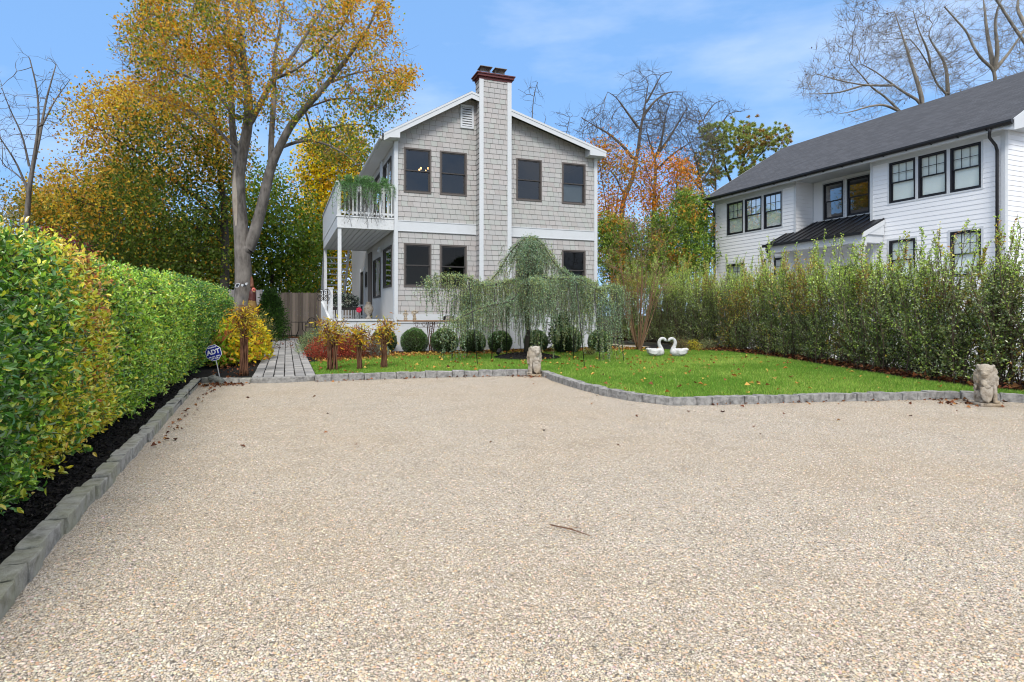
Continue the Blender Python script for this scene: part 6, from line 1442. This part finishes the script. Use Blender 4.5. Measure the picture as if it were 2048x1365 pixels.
# toad statue at the kerb corner
c = G(433, 768, .0); mb = MB()
e = lambda dx, dz, r, dd=0.0, **k: mb.ell(c + RT3 * dx + UP * dz + FW3 * dd, r, 14, 9, **k)
def ellr(mb, c, dx, dd, dz, r, ry=0.0, n=14, m=9): mb.ell(c + RT3 * dx + FW3 * dd + UP * dz, r, n, m, rz=-YAW, ry=ry)
ellr(mb, c, .03, 0, .06, (.115, .085, .06), .35); ellr(mb, c, -.075, -.01, .105, (.065, .065, .035), -.1); ellr(mb, c, -.08, -.01, .075, (.055, .06, .028), .12); ellr(mb, c, -.045, -.045, .135, (.022, .02, .022)); ellr(mb, c, -.045, .035, .135, (.022, .02, .022))
ellr(mb, c, .10, -.06, .04, (.06, .035, .04), .2); ellr(mb, c, .10, .06, .04, (.06, .035, .04), .2); ellr(mb, c, -.02, -.07, .03, (.035, .025, .03)); ellr(mb, c, .12, -.08, .012, (.05, .03, .014)); ellr(mb, c, -.04, -.08, .012, (.04, .025, .014))
o = sculpt(mb, 'toad_statue', MAT['toad'], voxel=.009, smooth=2); tag(o, 'grey stone toad statue with raised head at the kerb corner below the blue sign', 'statue')

# seated lions with shields
def lion(base, H, face, mirror, label, turn=0.0):
    """face = heading (deg, 0 = towards the viewer, + = viewer's right); shield under the paw on the mirror side"""
    k = H / .56; a = math.radians(face); fx = -FW3 * math.cos(a) + RT3 * math.sin(a); sx_ = np.cross(UP, fx); s = mirror
    t = thing('lion_statue', label, 'statue', base, 'pair of cast stone lions at the lawn kerb')
    mb = MB(); hd = math.atan2(fx[1], fx[0])
    def el(f, l, z, r, ry=0.0, yaw=0.0): mb.ell(base + (fx * f + sx_ * l * s + UP * z) * k, tuple(q * k for q in r), 16, 10, rz=hd + yaw * s, ry=ry)
    el(-.02, 0, .14, (.085, .085, .10)); el(-.01, 0, .25, (.075, .08, .11), -.1)                       # haunch, trunk
    el(-.02, .085, .11, (.075, .035, .085)); el(-.02, -.085, .11, (.075, .035, .085))                   # thighs
    el(.06, .08, .055, (.055, .03, .022)); el(.06, -.08, .055, (.055, .03, .022))                       # hind paws
    P = lambda f, l, z: base + (fx * f + sx_ * l * s + UP * z) * k
    mb.tube([P(.06, -.055, .30), P(.085, -.055, .18), P(.09, -.055, .06)], [.034 * k, .027 * k, .024 * k], 10)   # standing foreleg
    el(.105, -.055, .052, (.04, .028, .02))
    mb.tube([P(.05, .06, .33), P(.10, .07, .27), P(.12, .05, .245)], [.036 * k, .030 * k, .028 * k], 10)          # foreleg laid on the shield
    el(.125, .045, .245, (.03, .042, .024))
    tq = math.radians(turn) * s
    def hl(f, l, z, r): c_, s__ = math.cos(tq), math.sin(tq); el(f * c_ - l * s__, f * s__ + l * c_, z, r, 0.0, tq)
    el(.005, 0, .37, (.105, .115, .135)); el(-.03, 0, .33, (.10, .105, .17)); el(.04, 0, .30, (.07, .085, .09))  # mane
    hl(.045, 0, .455, (.075, .085, .075)); hl(.10, 0, .425, (.045, .048, .062)); hl(.135, 0, .405, (.035, .036, .028)); hl(.12, 0, .375, (.03, .03, .022))  # head, face, muzzle, chin
    hl(.16, 0, .418, (.012, .02, .012)); hl(.115, .028, .455, (.022, .018, .012)); hl(.115, -.028, .455, (.022, .018, .012))
    hl(.02, .075, .50, (.02, .022, .024)); hl(.02, -.075, .50, (.02, .022, .024))
    for i in range(90):                                                                                   # mane locks
        th = RG.uniform(-2.5, 2.5); zz_ = RG.uniform(.22, .50); rr = .108 * (1 - .35 * max(0, zz_ - .42) / .1)
        p0 = P(-.012 - rr * math.cos(th) * .9 if abs(th) < 1.9 else .02, rr * math.sin(th) * 1.05, zz_); p1 = p0 + (UP * -.055 + (fx * .02 + sx_ * RG.normal() * .012)) * k
        mb.tube([p0, (p0 + p1) / 2 + UP * .005 * k, p1], [.019 * k, .015 * k, .004 * k], 6)
    mb.tube([P(-.08, -.08, .05), P(-.02, -.125, .045), P(.05, -.12, .05)], [.016 * k, .014 * k, .018 * k], 8)
    sculpt(mb, 'body', MAT['statue'], t, voxel=.0065, smooth=1)
    mb = MB(); n_ = 16                                                                                    # shield: rounded top, pointed foot
    def shp(u): return (np.interp(u, [0, .15, .6, 1], [.0, .045, .072, .066]))
    zz = np.linspace(0, 1, 14); vs = []
    for u in zz:
        wd = shp(u); z_ = .045 + u * .20; d0 = .135 - .015 * u
        for q in np.linspace(-1, 1, 9): vs.append(P(d0 + .022 * (1 - q * q), .05 + q * wd, z_))
    fs = [(i * 9 + j, i * 9 + j + 1, (i + 1) * 9 + j + 1, (i + 1) * 9 + j) for i in range(13) for j in range(8)]
    b_ = len(vs); vs += [v - fx * .02 * k for v in vs]
    fs += [(b_ + i * 9 + j, b_ + (i + 1) * 9 + j, b_ + (i + 1) * 9 + j + 1, b_ + i * 9 + j + 1) for i in range(13) for j in range(8)]
    for i in range(13): fs += [(i * 9, (i + 1) * 9, b_ + (i + 1) * 9, b_ + i * 9), (i * 9 + 8, b_ + i * 9 + 8, b_ + (i + 1) * 9 + 8, (i + 1) * 9 + 8)]
    for j in range(8): fs += [(13 * 9 + j, 13 * 9 + j + 1, b_ + 13 * 9 + j + 1, b_ + 13 * 9 + j)]
    mb.add(vs, fs); mb.build('shield', MAT['statue'], t, smooth=True)
    mb = MB(); q = [P(-.12, -.12, 0), P(.15, -.12, 0), P(.15, .13, 0), P(-.12, .13, 0)]
    mb.hexa(q + [v + UP * .04 * k for v in q]); mb.build('plinth', MAT['statue'], t, bevel=.012 * k)
lion(G(1972, 811, 0), .56, -12, -1, 'stone lion statue with shield at the right end of the lawn kerb', -34)
lion(G(1069, 752, 0), .60, -6, 1, 'stone lion statue with shield at the inner corner of the lawn kerb', 30)

# pair of swans whose necks make a heart
def swan(base, s, label):
    """s=+1: swan on the left looking right"""
    P = lambda x, z, d=0.0: base + RT3 * x * s + UP * z + FW3 * d
    mb = MB()
    def el(x, z, r, d=0.0, ry=0.0): mb.ell(P(x, z, d), r, 18, 10, rz=-YAW, ry=ry * s)
    el(-.28, .10, (.20, .115, .105)); el(-.17, .115, (.12, .11, .105)); el(-.42, .135, (.09, .085, .085), 0, .25); el(-.47, .18, (.05, .06, .045), 0, .6)
    for d in (-.085, .085):
        el(-.30, .135, (.18, .035, .075), d); el(-.40, .165, (.12, .03, .045), d, .25)
        for q in range(4): mb.tube([P(-.20 - .02 * q, .16 - .03 * q, d * 1.35), P(-.33, .145 - .028 * q, d * 1.42), P(-.46, .17 - .026 * q, d * 1.1)], [.014, .013, .006], 6)
    nk = [(-.13, .12), (-.125, .20), (-.175, .28), (-.195, .36), (-.17, .435), (-.11, .475), (-.05, .455), (-.02, .42)]
    pts = smooth_pl([P(x, z) for x, z in nk], 22); mb.tube(pts, np.interp(np.linspace(0, 1, 22), [0, .2, .6, 1], [.075, .05, .038, .036]), 12)
    el(-.035, .428, (.045, .036, .034), 0, .7); mb.tube([P(-.02, .415), P(.012, .385)], [.02, .009], 8)
    o = sculpt(mb, 'swan_statue', MAT['swan'], voxel=.010, smooth=2); return tag(o, label, 'statue', 'pair of white swans on the lawn')
swc = at(1333, 630, 15.5); swc[2] = .075
swan(swc - RT3 * .005, 1, 'left white stone swan of the heart shaped pair, facing right'); swan(swc + RT3 * .02 - FW3 * .06, -1, 'right white stone swan of the heart shaped pair, facing left')

# stakes that prop the cedar
ordn = ['leftmost', 'second from left', 'third from left', 'fourth from left, nearest the kerb', 'fifth from left', 'sixth from left', 'seventh from left, just left of the cedar trunk', 'sixth from right, right of the cedar trunk', 'fifth from right', 'fourth from right, nearest the viewer', 'third from right', 'rightmost']
for (px_, py_, tx, ty), lb in zip([(880, 721, 902, 552), (904, 720, 912, 560), (933, 719, 940, 560), (956, 731, 938, 565), (983, 720, 990, 575), (1013, 713, 1013, 565), (1043, 709, 1034, 570), (1119, 710, 1138, 560), (1146, 722, 1150, 562), (1170, 735, 1152, 565), (1201, 725, 1188, 580), (1249, 725, 1232, 585)], ordn):
    b = G(px_, py_, .07); d = b @ FW3; tp = at(tx, ty, d + .25)
    o = MB().tube([b - UP * .1, b * .5 + tp * .5, tp], .0085, 7).build('support_stake', MAT['black'], smooth=True); tag(o, 'thin black stake propping the weeping cedar, ' + lb, 'stake', 'stakes propping the weeping cedar')
b = G(1142, 722, .07)
# black spotlight on the lawn
b = G(997, 717, .075); t = thing('garden_spotlight', 'black garden spotlight standing on the lawn at the mulch ring', 'light', b)
mb = MB(); mb.tube([b - UP * .05, b + UP * .13], .012, 8); mb.build('spike', MAT['black'], t)
mb = MB(); a = b + UP * .15; d = unit(FW3 * .8 + UP * .5 + RT3 * .3); mb.tube([a - d * .05, a + d * .06, a + d * .09], [.045, .055, .062], 12); mb.build('lamp_head', MAT['black'], t, smooth=False)
b = G(936, 706, .06); t = thing('path_light', 'small mushroom topped path light under the cedar', 'light', b)
mb = MB(); mb.tube([b, b + UP * .16], .008, 6); mb.build('stem', MAT['galv'], t); mb = MB(); mb.lathe(b + UP * .15, [(.045, 0), (.04, .015), (.01, .03)], 12); mb.build('cap', MAT['galv'], t)

# plank table on iron legs
t = thing('plank_table', 'weathered plank table with scrolled iron frame in front of the shingled house', 'table', (4.0, 17.0, 0))
mb = MB(); mb.box(3.05, 5.02, 16.84, 17.02, .955, .995); mb.box(3.05, 5.02, 17.03, 17.22, .955, .994); mb.build('table_top', MAT['plank'], t, bevel=.006)
mb = MB()
mb.box(3.45, 4.98, 16.88, 16.90, .935, .953); mb.box(3.45, 4.98, 16.88, 16.90, .79, .805)
for i in range(7):
    x = 3.56 + i * .21
    for s in (-1, 1):
        pts = [(x + s * (.02 + .06 * math.cos(q)), 16.89, .87 + .05 * math.sin(q)) for q in np.linspace(0, 4.9, 14)]; mb.tube(pts, .007, 5)
mb.build('scroll_frieze', MAT['rust'], t)
for x in (4.0, 4.93):
    mb = MB()
    for yy in (16.92, 17.14): mb.bar((x - .09, yy, .95), (x + .0, yy, .06), .022); mb.bar((x + .09, yy, .95), (x - .02, yy, .06), .022)
    for z in np.linspace(.15, .85, 6):
        pts = [(x + .05 * math.cos(q), 16.91, z + .05 * math.sin(q)) for q in np.linspace(0, 5.2, 14)]; mb.tube(pts, .007, 5)
    mb.box(x - .13, x + .13, 16.88, 17.18, .05, .075); mb.build('leg', MAT['rust'], t)
def figurine(px_, label, wing):
    x, _z = PY(px_, 630, 17.02); b = np.array([x, 17.02, .995]); mb = MB()
    mb.lathe(b, [(.055, 0), (.055, .02), (.045, .03)], 12); mb.ell(b + (0, 0, .10), (.045, .04, .08)); mb.ell(b + (0, 0, .19), (.04, .035, .05)); mb.ell(b + (0, 0, .265), (.034, .034, .038)); mb.tube([b + (0, 0, .22), b + (0, 0, .25)], .02, 8)
    mb.tube([b + (-.035, 0, .21), b + (-.075, -.02, .15), b + (-.03, -.05, .13)], [.016, .014, .012], 8); mb.tube([b + (.035, 0, .21), b + (.07 + .02 * wing, -.02, .17 + .06 * wing), b + (.03 + .06 * wing, -.05, .14 + .12 * wing)], [.016, .014, .012], 8)
    mb.ell(b + (-.03, -.02, .05), (.025, .045, .022)); mb.ell(b + (.03, -.02, .05), (.025, .045, .022))
    if wing: mb.ell(b + (.06, .03, .24), (.05, .012, .05)); mb.ell(b + (-.05, .03, .22), (.04, .012, .05))
    o = sculpt(mb, 'figurine', MAT['statue'], voxel=.007, smooth=1); tag(o, label, 'figurine', 'figurines on the plank table')
figurine(811, 'left small stone figurine on the plank table, arms at its sides', 0); figurine(829, 'right small stone figurine on the plank table, one arm raised', 1)
x, _z = PY(897, 630, 17.05); b = np.array([x, 17.05, .995]); t = thing('arched_box', 'black arch framed box with a pale front on the plank table', 'box', b)
mb = MB(); arc = lambda w_, h_, n=10: [(-w_, 0)] + [(w_ * math.cos(q) if 0 < 1 else 0, h_ * .45 + h_ * .55 * math.sin(q) ** .6) for q in np.linspace(math.pi, 0, n)] + [(w_, 0)]
pr_ = arc(.15, .135); m = len(pr_)
mb.add([b + (p[0], .06, p[1]) for p in pr_] + [b + (p[0], -.03, p[1]) for p in pr_], [tuple(range(m)), tuple(range(2 * m - 1, m - 1, -1))] + [(k, m + k, m + (k + 1) % m, (k + 1) % m) for k in range(m)]); mb.build('shell', MAT['black'], t)
pr_ = arc(.11, .10); mb = MB(); mb.add([b + (p[0], -.034, p[1] + .014) for p in pr_], [tuple(range(m - 1, -1, -1))]); mb.build('front', MAT['fencegrey'], t)

# wooden fences at the back
def fence(a, b, h, mat, label, name='wooden_fence', bw=.14):
    a = np.array(a, float); b = np.array(b, float); t = thing(name, label, 'fence', (a[0], a[1], 0)); d = (b - a); Ln = np.linalg.norm(d); d /= Ln; mb = MB(); n = int(Ln / bw)
    nx = np.array([-d[1], d[0]])
    for i in range(n):
        p = a + d * (i * bw + .003); q = a + d * ((i + 1) * bw - .003); hh = h + RG.uniform(-.012, .012); o = nx * (.012 + RG.uniform(-.003, .003)); c_ = (p + q) / 2
        mb.hexa([(*(p - o), .05), (*(q - o), .05), (*(q + o), .05), (*(p + o), .05), (*(p - o), hh - .03), (*(q - o), hh - .03), (*(q + o), hh - .03), (*(p + o), hh - .03)])
        mb.hexa([(*(p - o), hh - .03), (*(q - o), hh - .03), (*(q + o), hh - .03), (*(p + o), hh - .03), (*(p * .7 + c_ * .3 - o), hh), (*(q * .7 + c_ * .3 - o), hh), (*(q * .7 + c_ * .3 + o), hh), (*(p * .7 + c_ * .3 + o), hh)])
    mb.build('boards', mat, t)
    for s in np.arange(0, Ln + .1, 2.4):
        p = a + d * min(s, Ln) + nx * .07; mb = MB(); mb.box(p[0] - .05, p[0] + .05, p[1] - .05, p[1] + .05, 0, h - .12); mb.build('post', mat, t)
p1 = at(530, 630, 32.5); p2 = at(760, 630, 34.0); fence(p1[:2], p2[:2], 2.36, MAT['fence'], 'long brown weathered board fence behind the patio chairs')
p1 = at(420, 630, 27.5); p2 = at(525, 630, 27.0); fence(p1[:2], p2[:2], 2.28, MAT['fencegrey'], 'short greyer board fence beside the maple trunk')

# patio set
def chair(c, a, label):
    t = thing('patio_chair', label, 'chair', c, 'dark iron patio chairs'); fx = np.array([math.cos(a), math.sin(a), 0]); sx_ = np.cross(UP, fx)
    P = lambda f, l, z: np.array(c) + fx * f + sx_ * l + UP * z
    mb = MB(); mb.hexa([P(-.22, -.23, .43), P(.22, -.23, .43), P(.22, .23, .43), P(-.22, .23, .43), P(-.22, -.23, .46), P(.22, -.23, .46), P(.22, .23, .46), P(-.22, .23, .46)]); mb.build('seat', MAT['iron'], t)
    mb = MB(); pts = [P(-.22 - .10 * math.sin(q), .24 * math.cos(q), .46 + .46 * math.sin(q) ** .7) for q in np.linspace(0, math.pi, 16)]; mb.tube(pts, .016, 6)
    for l in (-.12, 0, .12): mb.tube([P(-.22, l, .46), P(-.31, l * .8, .88)], .010, 5)
    mb.tube([P(-.26, -.2, .66), P(-.27, 0, .70), P(-.26, .2, .66)], .012, 5)
    mb.build('backrest', MAT['iron'], t)
    for l in (-.23, .23):
        mb = MB(); mb.tube([P(-.24, l, .62), P(.0, l * 1.1, .66), P(.2, l * 1.1, .64), P(.2, l, .44)], .014, 6); mb.build('armrest', MAT['iron'], t)
        for f in (-.2, .2): mb = MB(); mb.tube([P(f, l, .44), P(f * 1.2, l * 1.05, .0)], .016, 6); mb.build('leg', MAT['iron'], t)
p = at(571, 630, 29.5); p[2] = .07; chair(p, .2, 'dark iron patio chair with round back, left of the patio table')
p = at(622, 630, 31.0); p[2] = .07; chair(p, -1.75, 'dark iron patio chair behind the patio table, half hidden')
p = at(600, 630, 30.0); p[2] = .07; t = thing('patio_table', 'round dark iron patio table in front of the board fence', 'table', p)
mb = MB(); mb.lathe(p + UP * .70, [(.46, 0), (.48, .012), (.46, .028)], 24); mb.build('table_top', MAT['iron'], t)
for k in range(3): q = k * 2.1; mb = MB(); mb.tube([p + (.1 * math.cos(q), .1 * math.sin(q), .70), p + (.12 * math.cos(q), .12 * math.sin(q), .35), p + (.36 * math.cos(q), .36 * math.sin(q), 0)], .018, 6); mb.build('leg', MAT['iron'], t)

# rooster figure beside the trunk
c = at(503, 630, 19.5); c[2] = .06; t = thing('rooster_statue', 'tall carved rooster figure with brown crest and red face beside the maple trunk', 'statue', c)
Z = lambda py: EYE + (HY - py) / FPX * 19.5
def part(name, shapes, mat, tubes=()):
    mb = MB()
    for dx, z, r in shapes: mb.ell(c + RT3 * dx + UP * (z - c[2]), r, 14, 9, rz=-YAW)
    for pts, rad in tubes: mb.tube([c + RT3 * p[0] + FW3 * p[2] + UP * (p[1] - c[2]) for p in pts], rad, 8)
    return sculpt(mb, name, mat, t, voxel=.016, smooth=2)
part('body', [(.02, Z(634), (.15, .17, .24)), (-.12, Z(640), (.12, .12, .16)), (-.25, Z(628), (.10, .07, .20))], M_plain('black_painted_wood', (.02, .022, .025), .5, var=.3), [([(-.05, .8, 0), (-.05, .07, 0)], [.04, .035]), ([(.08, .8, 0), (.08, .07, 0)], [.04, .035]), ([(-.08, .08, 0), (.18, .08, 0)], [.03, .03])])
part('breast', [(.03, Z(612), (.13, .14, .22)), (.06, Z(625), (.10, .12, .15))], M_plain('ochre_painted_wood', (.22, .13, .035), .6, var=.4, nscale=9), [([(.02, Z(632), 0), (.03, Z(615), 0), (.02, Z(600), 0)], [.16, .15, .12])])
part('neck', [(.03, Z(590), (.105, .11, .20)), (.02, Z(600), (.12, .12, .16))], M_plain('russet_painted_wood', (.07, .016, .012), .5, var=.4, nscale=9), [([(.02, Z(610), 0), (.035, Z(590), 0), (.05, Z(578), 0)], [.13, .11, .08])])
part('face', [(.075, Z(581), (.065, .10, .09)), (.09, Z(589), (.035, .06, .07))], M_plain('coral_painted_wood', (.55, .14, .10), .5, var=.1))
part('crest', [(.02, Z(573), (.06, .08, .08))], M_plain('brown_painted_wood', (.13, .045, .02), .6, var=.4, nscale=9), [([(.0 + .02 * k, Z(573), 0), (-.02 + .025 * k, Z(556 - 4 * (k == 1)), 0)], [.045, .018]) for k in range(3)])
mb = MB(); q = c + RT3 * .10 + UP * (Z(580) - c[2]) - FW3 * .09; mb.ell(q, .016, 8, 6); mb.build('eye', MAT['black'], t)
mb = MB(); q = c + RT3 * .11 + UP * (Z(584) - c[2]) - FW3 * .09; mb.tube([q, q + RT3 * .07 - FW3 * .05 - UP * .02], [.025, .004], 7); mb.build('beak', M_plain('horn', (.3, .2, .07)), t)

# solar lamp with panel fixed to the trunk
c = at(487, 572, 22.35); t = thing('solar_lamp', 'solar security lamp with tilted panel fixed to the maple trunk', 'light', c)
mb = MB(); d = unit(-FW3 + UP * .5 - RT3 * .5); x_ = unit(np.cross(d, UP)); y_ = np.cross(x_, d); q = c - RT3 * .16 - FW3 * .12
mb.hexa([q - x_ * .09 - y_ * .07, q + x_ * .09 - y_ * .07, q + x_ * .09 + y_ * .07, q - x_ * .09 + y_ * .07] + [v + d * .015 for v in (q - x_ * .09 - y_ * .07, q + x_ * .09 - y_ * .07, q + x_ * .09 + y_ * .07, q - x_ * .09 + y_ * .07)]); mb.build('solar_panel', MAT['black'], t)
mb = MB(); q2_ = q + d * .017; ring_ = [q2_ - x_ * .09 - y_ * .07, q2_ + x_ * .09 - y_ * .07, q2_ + x_ * .09 + y_ * .07, q2_ - x_ * .09 + y_ * .07]
for i in range(4): mb.bar(ring_[i], ring_[(i + 1) % 4], .018)
mb.build('panel_frame', MAT['white'], t)
for k in (0, 1): mb = MB(); q = c + RT3 * (.02 + .15 * k) - FW3 * .12 + UP * (.03 + .05 * k); mb.tube([q + FW3 * .05, q - FW3 * .04 - UP * .02], [.035, .045], 10); mb.build('lamp_head', MAT['white'], t)
mb = MB(); mb.bar(c - RT3 * .16 - FW3 * .1, c + RT3 * .2 - FW3 * .08 + UP * .08, .025); mb.bar(c, c + FW3 * .2, .04); mb.build('bracket', MAT['black'], t)

# trailing plants in a box on the deck railing
t = thing('deck_planter', 'overflowing green fern like plants in a box on the front deck railing', 'planter', (2.3, 18.0, 4.9))
mb = MB(); mb.box(1.60, 2.95, 18.07, 18.24, 4.78, 4.95); mb.build('planter_box', MAT['whitewash'], t)
SA, SB, TP, TD = [], [], [], []
for k in range(64):
    x0 = RG.uniform(1.50, 2.95); p = np.array([x0, 18.1, 4.95]); s = np.linspace(0, 1, 14)[:, None]
    hang = RG.uniform() < .75; ln = RG.uniform(.25, .75) * np.interp(x0, [1.5, 2.0, 2.9], [1.15, 1.0, .6])
    out = np.array([RG.normal() * .16, -RG.uniform(.12, .24), 0])
    pts = p + s * out * (2 - s) + UP * ((.42 * s - (.42 + ln) * s ** 2) if hang else .22 * s) + np.array([.02, 0, 0]) * np.sin(s * 9 + k)
    SA.append(pts[:-1]); SB.append(pts[1:]); i = np.repeat(np.arange(2, 14), 13); TP.append(pts[i] + RG.normal(size=(len(i), 3)) * .025); TD.append(unit(RG.normal(size=(len(i), 3)) + np.array([0, 0, .1])))
for k in range(16):
    x0 = RG.uniform(1.6, 2.7); s = np.linspace(0, 1, 16)[:, None]; ln = RG.uniform(.7, 1.25); pts = np.array([x0, 17.93, 4.9]) + s * np.array([RG.normal() * .15, -.03, 0]) - UP * ln * s + np.array([.035, .01, 0]) * np.sin(s * 12 + k); SA.append(pts[:-1]); SB.append(pts[1:])
    for j in (6, 9, 12): q = pts[j]; e_ = q + np.array([RG.normal() * .1, -.02, -RG.uniform(.05, .18)]); SA.append(q[None]); SB.append(e_[None])
A_, B_ = np.vstack(SA), np.vstack(SB); V, F = seg_tubes(A_, B_, np.full(len(A_), .005), np.full(len(A_), .004), unit(B_ - A_), unit(B_ - A_), 4); mesh_np('stems', V, F, MAT['barkdark'], t)
TP, TD = np.vstack(TP), np.vstack(TD); n = len(TP); leaves('foliage', TP, TD, RG.uniform(.03, .06, n), .012, palette(n, [C('#6c9a60'), C('#8ab876'), C('#4f7a4c'), C('#a4c89a')], None, .2), MAT['leaf'], t)

# things on the porch
c = at(690, 630, 20.3); c[2] = 1.01; t = thing('plant_stand', 'iron stand with dark variegated foliage and a red flower under the deck', 'plant', c)
mb = MB()
for s in (-.3, .3):
    for d in (-.12, .12): mb.tube([c + RT3 * s + FW3 * d, c + RT3 * s * .95 + FW3 * d + UP * .32], .014, 6)
mb.hexa([c + RT3 * a_ + FW3 * b_ + UP * z_ for z_ in (.30, .40) for a_, b_ in ((-.42, -.14), (.42, -.14), (.42, .14), (-.42, .14))]); mb.build('stand', MAT['iron'], t)
n = 1700; v = rdir(n); p = c + UP * .58 + v * np.array([1, 1, 1]) * (RG.uniform(.2, 1, n) ** .5)[:, None] * .001
p = c + UP * .60 + (RT3 * (v[:, :1] * .52) + FW3 * (v[:, 1:2] * .28) + UP * (v[:, 2:] * .26)) * (RG.uniform(.3, 1, n)[:, None] ** .5)
leaves('foliage', p, unit(v + RG.normal(size=v.shape) * .7), RG.uniform(.04, .08, n), .035, palette(n, [C('#1c2a20'), C('#283a2c'), C('#141d18'), C('#b8c4b4'), C('#8fa08c')], [3, 3, 2, 1, 1]), MAT['leafgloss'], t)
mb = MB(); q = c + RT3 * .52 + UP * .30 - FW3 * .18
for k in range(5): mb.ell(q + RT3 * .05 * math.cos(k * 1.26) + UP * .05 * math.sin(k * 1.26), (.05, .03, .05), 8, 6)
mb.build('flower', M_plain('red_petal', (.55, .02, .06), .6), t)
mb = MB(); mb.tube([q + FW3 * .05, q + FW3 * .05 - UP * .29], .008, 5); mb.build('flower_stem', MAT['hedgecore'], t)
c = at(737, 630, 20.2); c[2] = 1.01; mb = MB(); mb.lathe(c, [(.11, 0), (.11, .03), (.06, .06), (.05, .12), (.14, .22), (.17, .34), (.12, .46), (.07, .52), (.09, .55), (.03, .58)], 18)
o = mb.build('stone_urn', MAT['statue'], smooth=True); tag(o, 'stone urn standing on the porch against the side wall', 'urn')
c = at(648, 592, 17.0); t = thing('wire_ornament', 'dark scrolled wire butterfly ornament on the white step rail post', 'ornament', c); mb = MB()
for s in (-1, 1):
    for z_, r in ((.09, .10), (-.08, .075)):
        pts = [c + RT3 * (s * (.09 + r * math.cos(q))) + UP * (z_ + r * math.sin(q) * .9) - FW3 * .05 for q in np.linspace(0, 6.28, 16)]; mb.tube(pts, .010, 5, cap=False)
        pts = [c + RT3 * (s * (.09 + r * .45 * math.cos(q))) + UP * (z_ + r * .45 * math.sin(q)) - FW3 * .05 for q in np.linspace(0, 5, 10)]; mb.tube(pts, .008, 5)
mb.build('wings', MAT['iron'], t); mb = MB(); mb.tube([c - UP * .14 - FW3 * .05, c + UP * .14 - FW3 * .05], .012, 6); mb.build('body', MAT['iron'], t)
# lamp glimpsed through the upper left window
c = np.array(at(850, 345, 19.6)); t = thing('chandelier', 'small lit chandelier seen through the upper left window of the shingled house', 'lamp', c)
em = bpy.data.materials.new('warm_bulb'); em.use_nodes = True; bs = em.node_tree.nodes['Principled BSDF']; bs.inputs['Emission Color'].default_value = (1, .55, .2, 1); bs.inputs['Emission Strength'].default_value = 4
mb = MB(); mb.tube([c + UP * .9, c - UP * .1], .012, 6)
for k in range(5): q = k * 1.257; e_ = c + np.array([.2 * math.cos(q), .2 * math.sin(q), .05]); mb.tube([c - UP * .1, c + np.array([.12 * math.cos(q), .12 * math.sin(q), -.12]), e_], .009, 5)
mb.build('frame', MAT['rust'], t)
for k in range(5): q = k * 1.257; mb = MB(); mb.ell(c + np.array([.2 * math.cos(q), .2 * math.sin(q), .09]), (.028, .028, .04), 8, 6); mb.build('bulb', em, t)
# fallen twig on the gravel
a = G(1100, 1050, .012); b = G(1180, 1072, .012); m = a * .5 + b * .5 + np.array([.01, .02, 0]); q1 = G(1150, 1060, .012); mb = MB(); mb.tube([a, m, b], [.003, .0036, .002], 6); mb.tube([m, q1 + np.array([.05, .03, .0])], [.002, .001], 5)
tag(mb.build('fallen_twig', MAT['caneb']), 'thin brown twig lying on the middle of the gravel', 'twig')
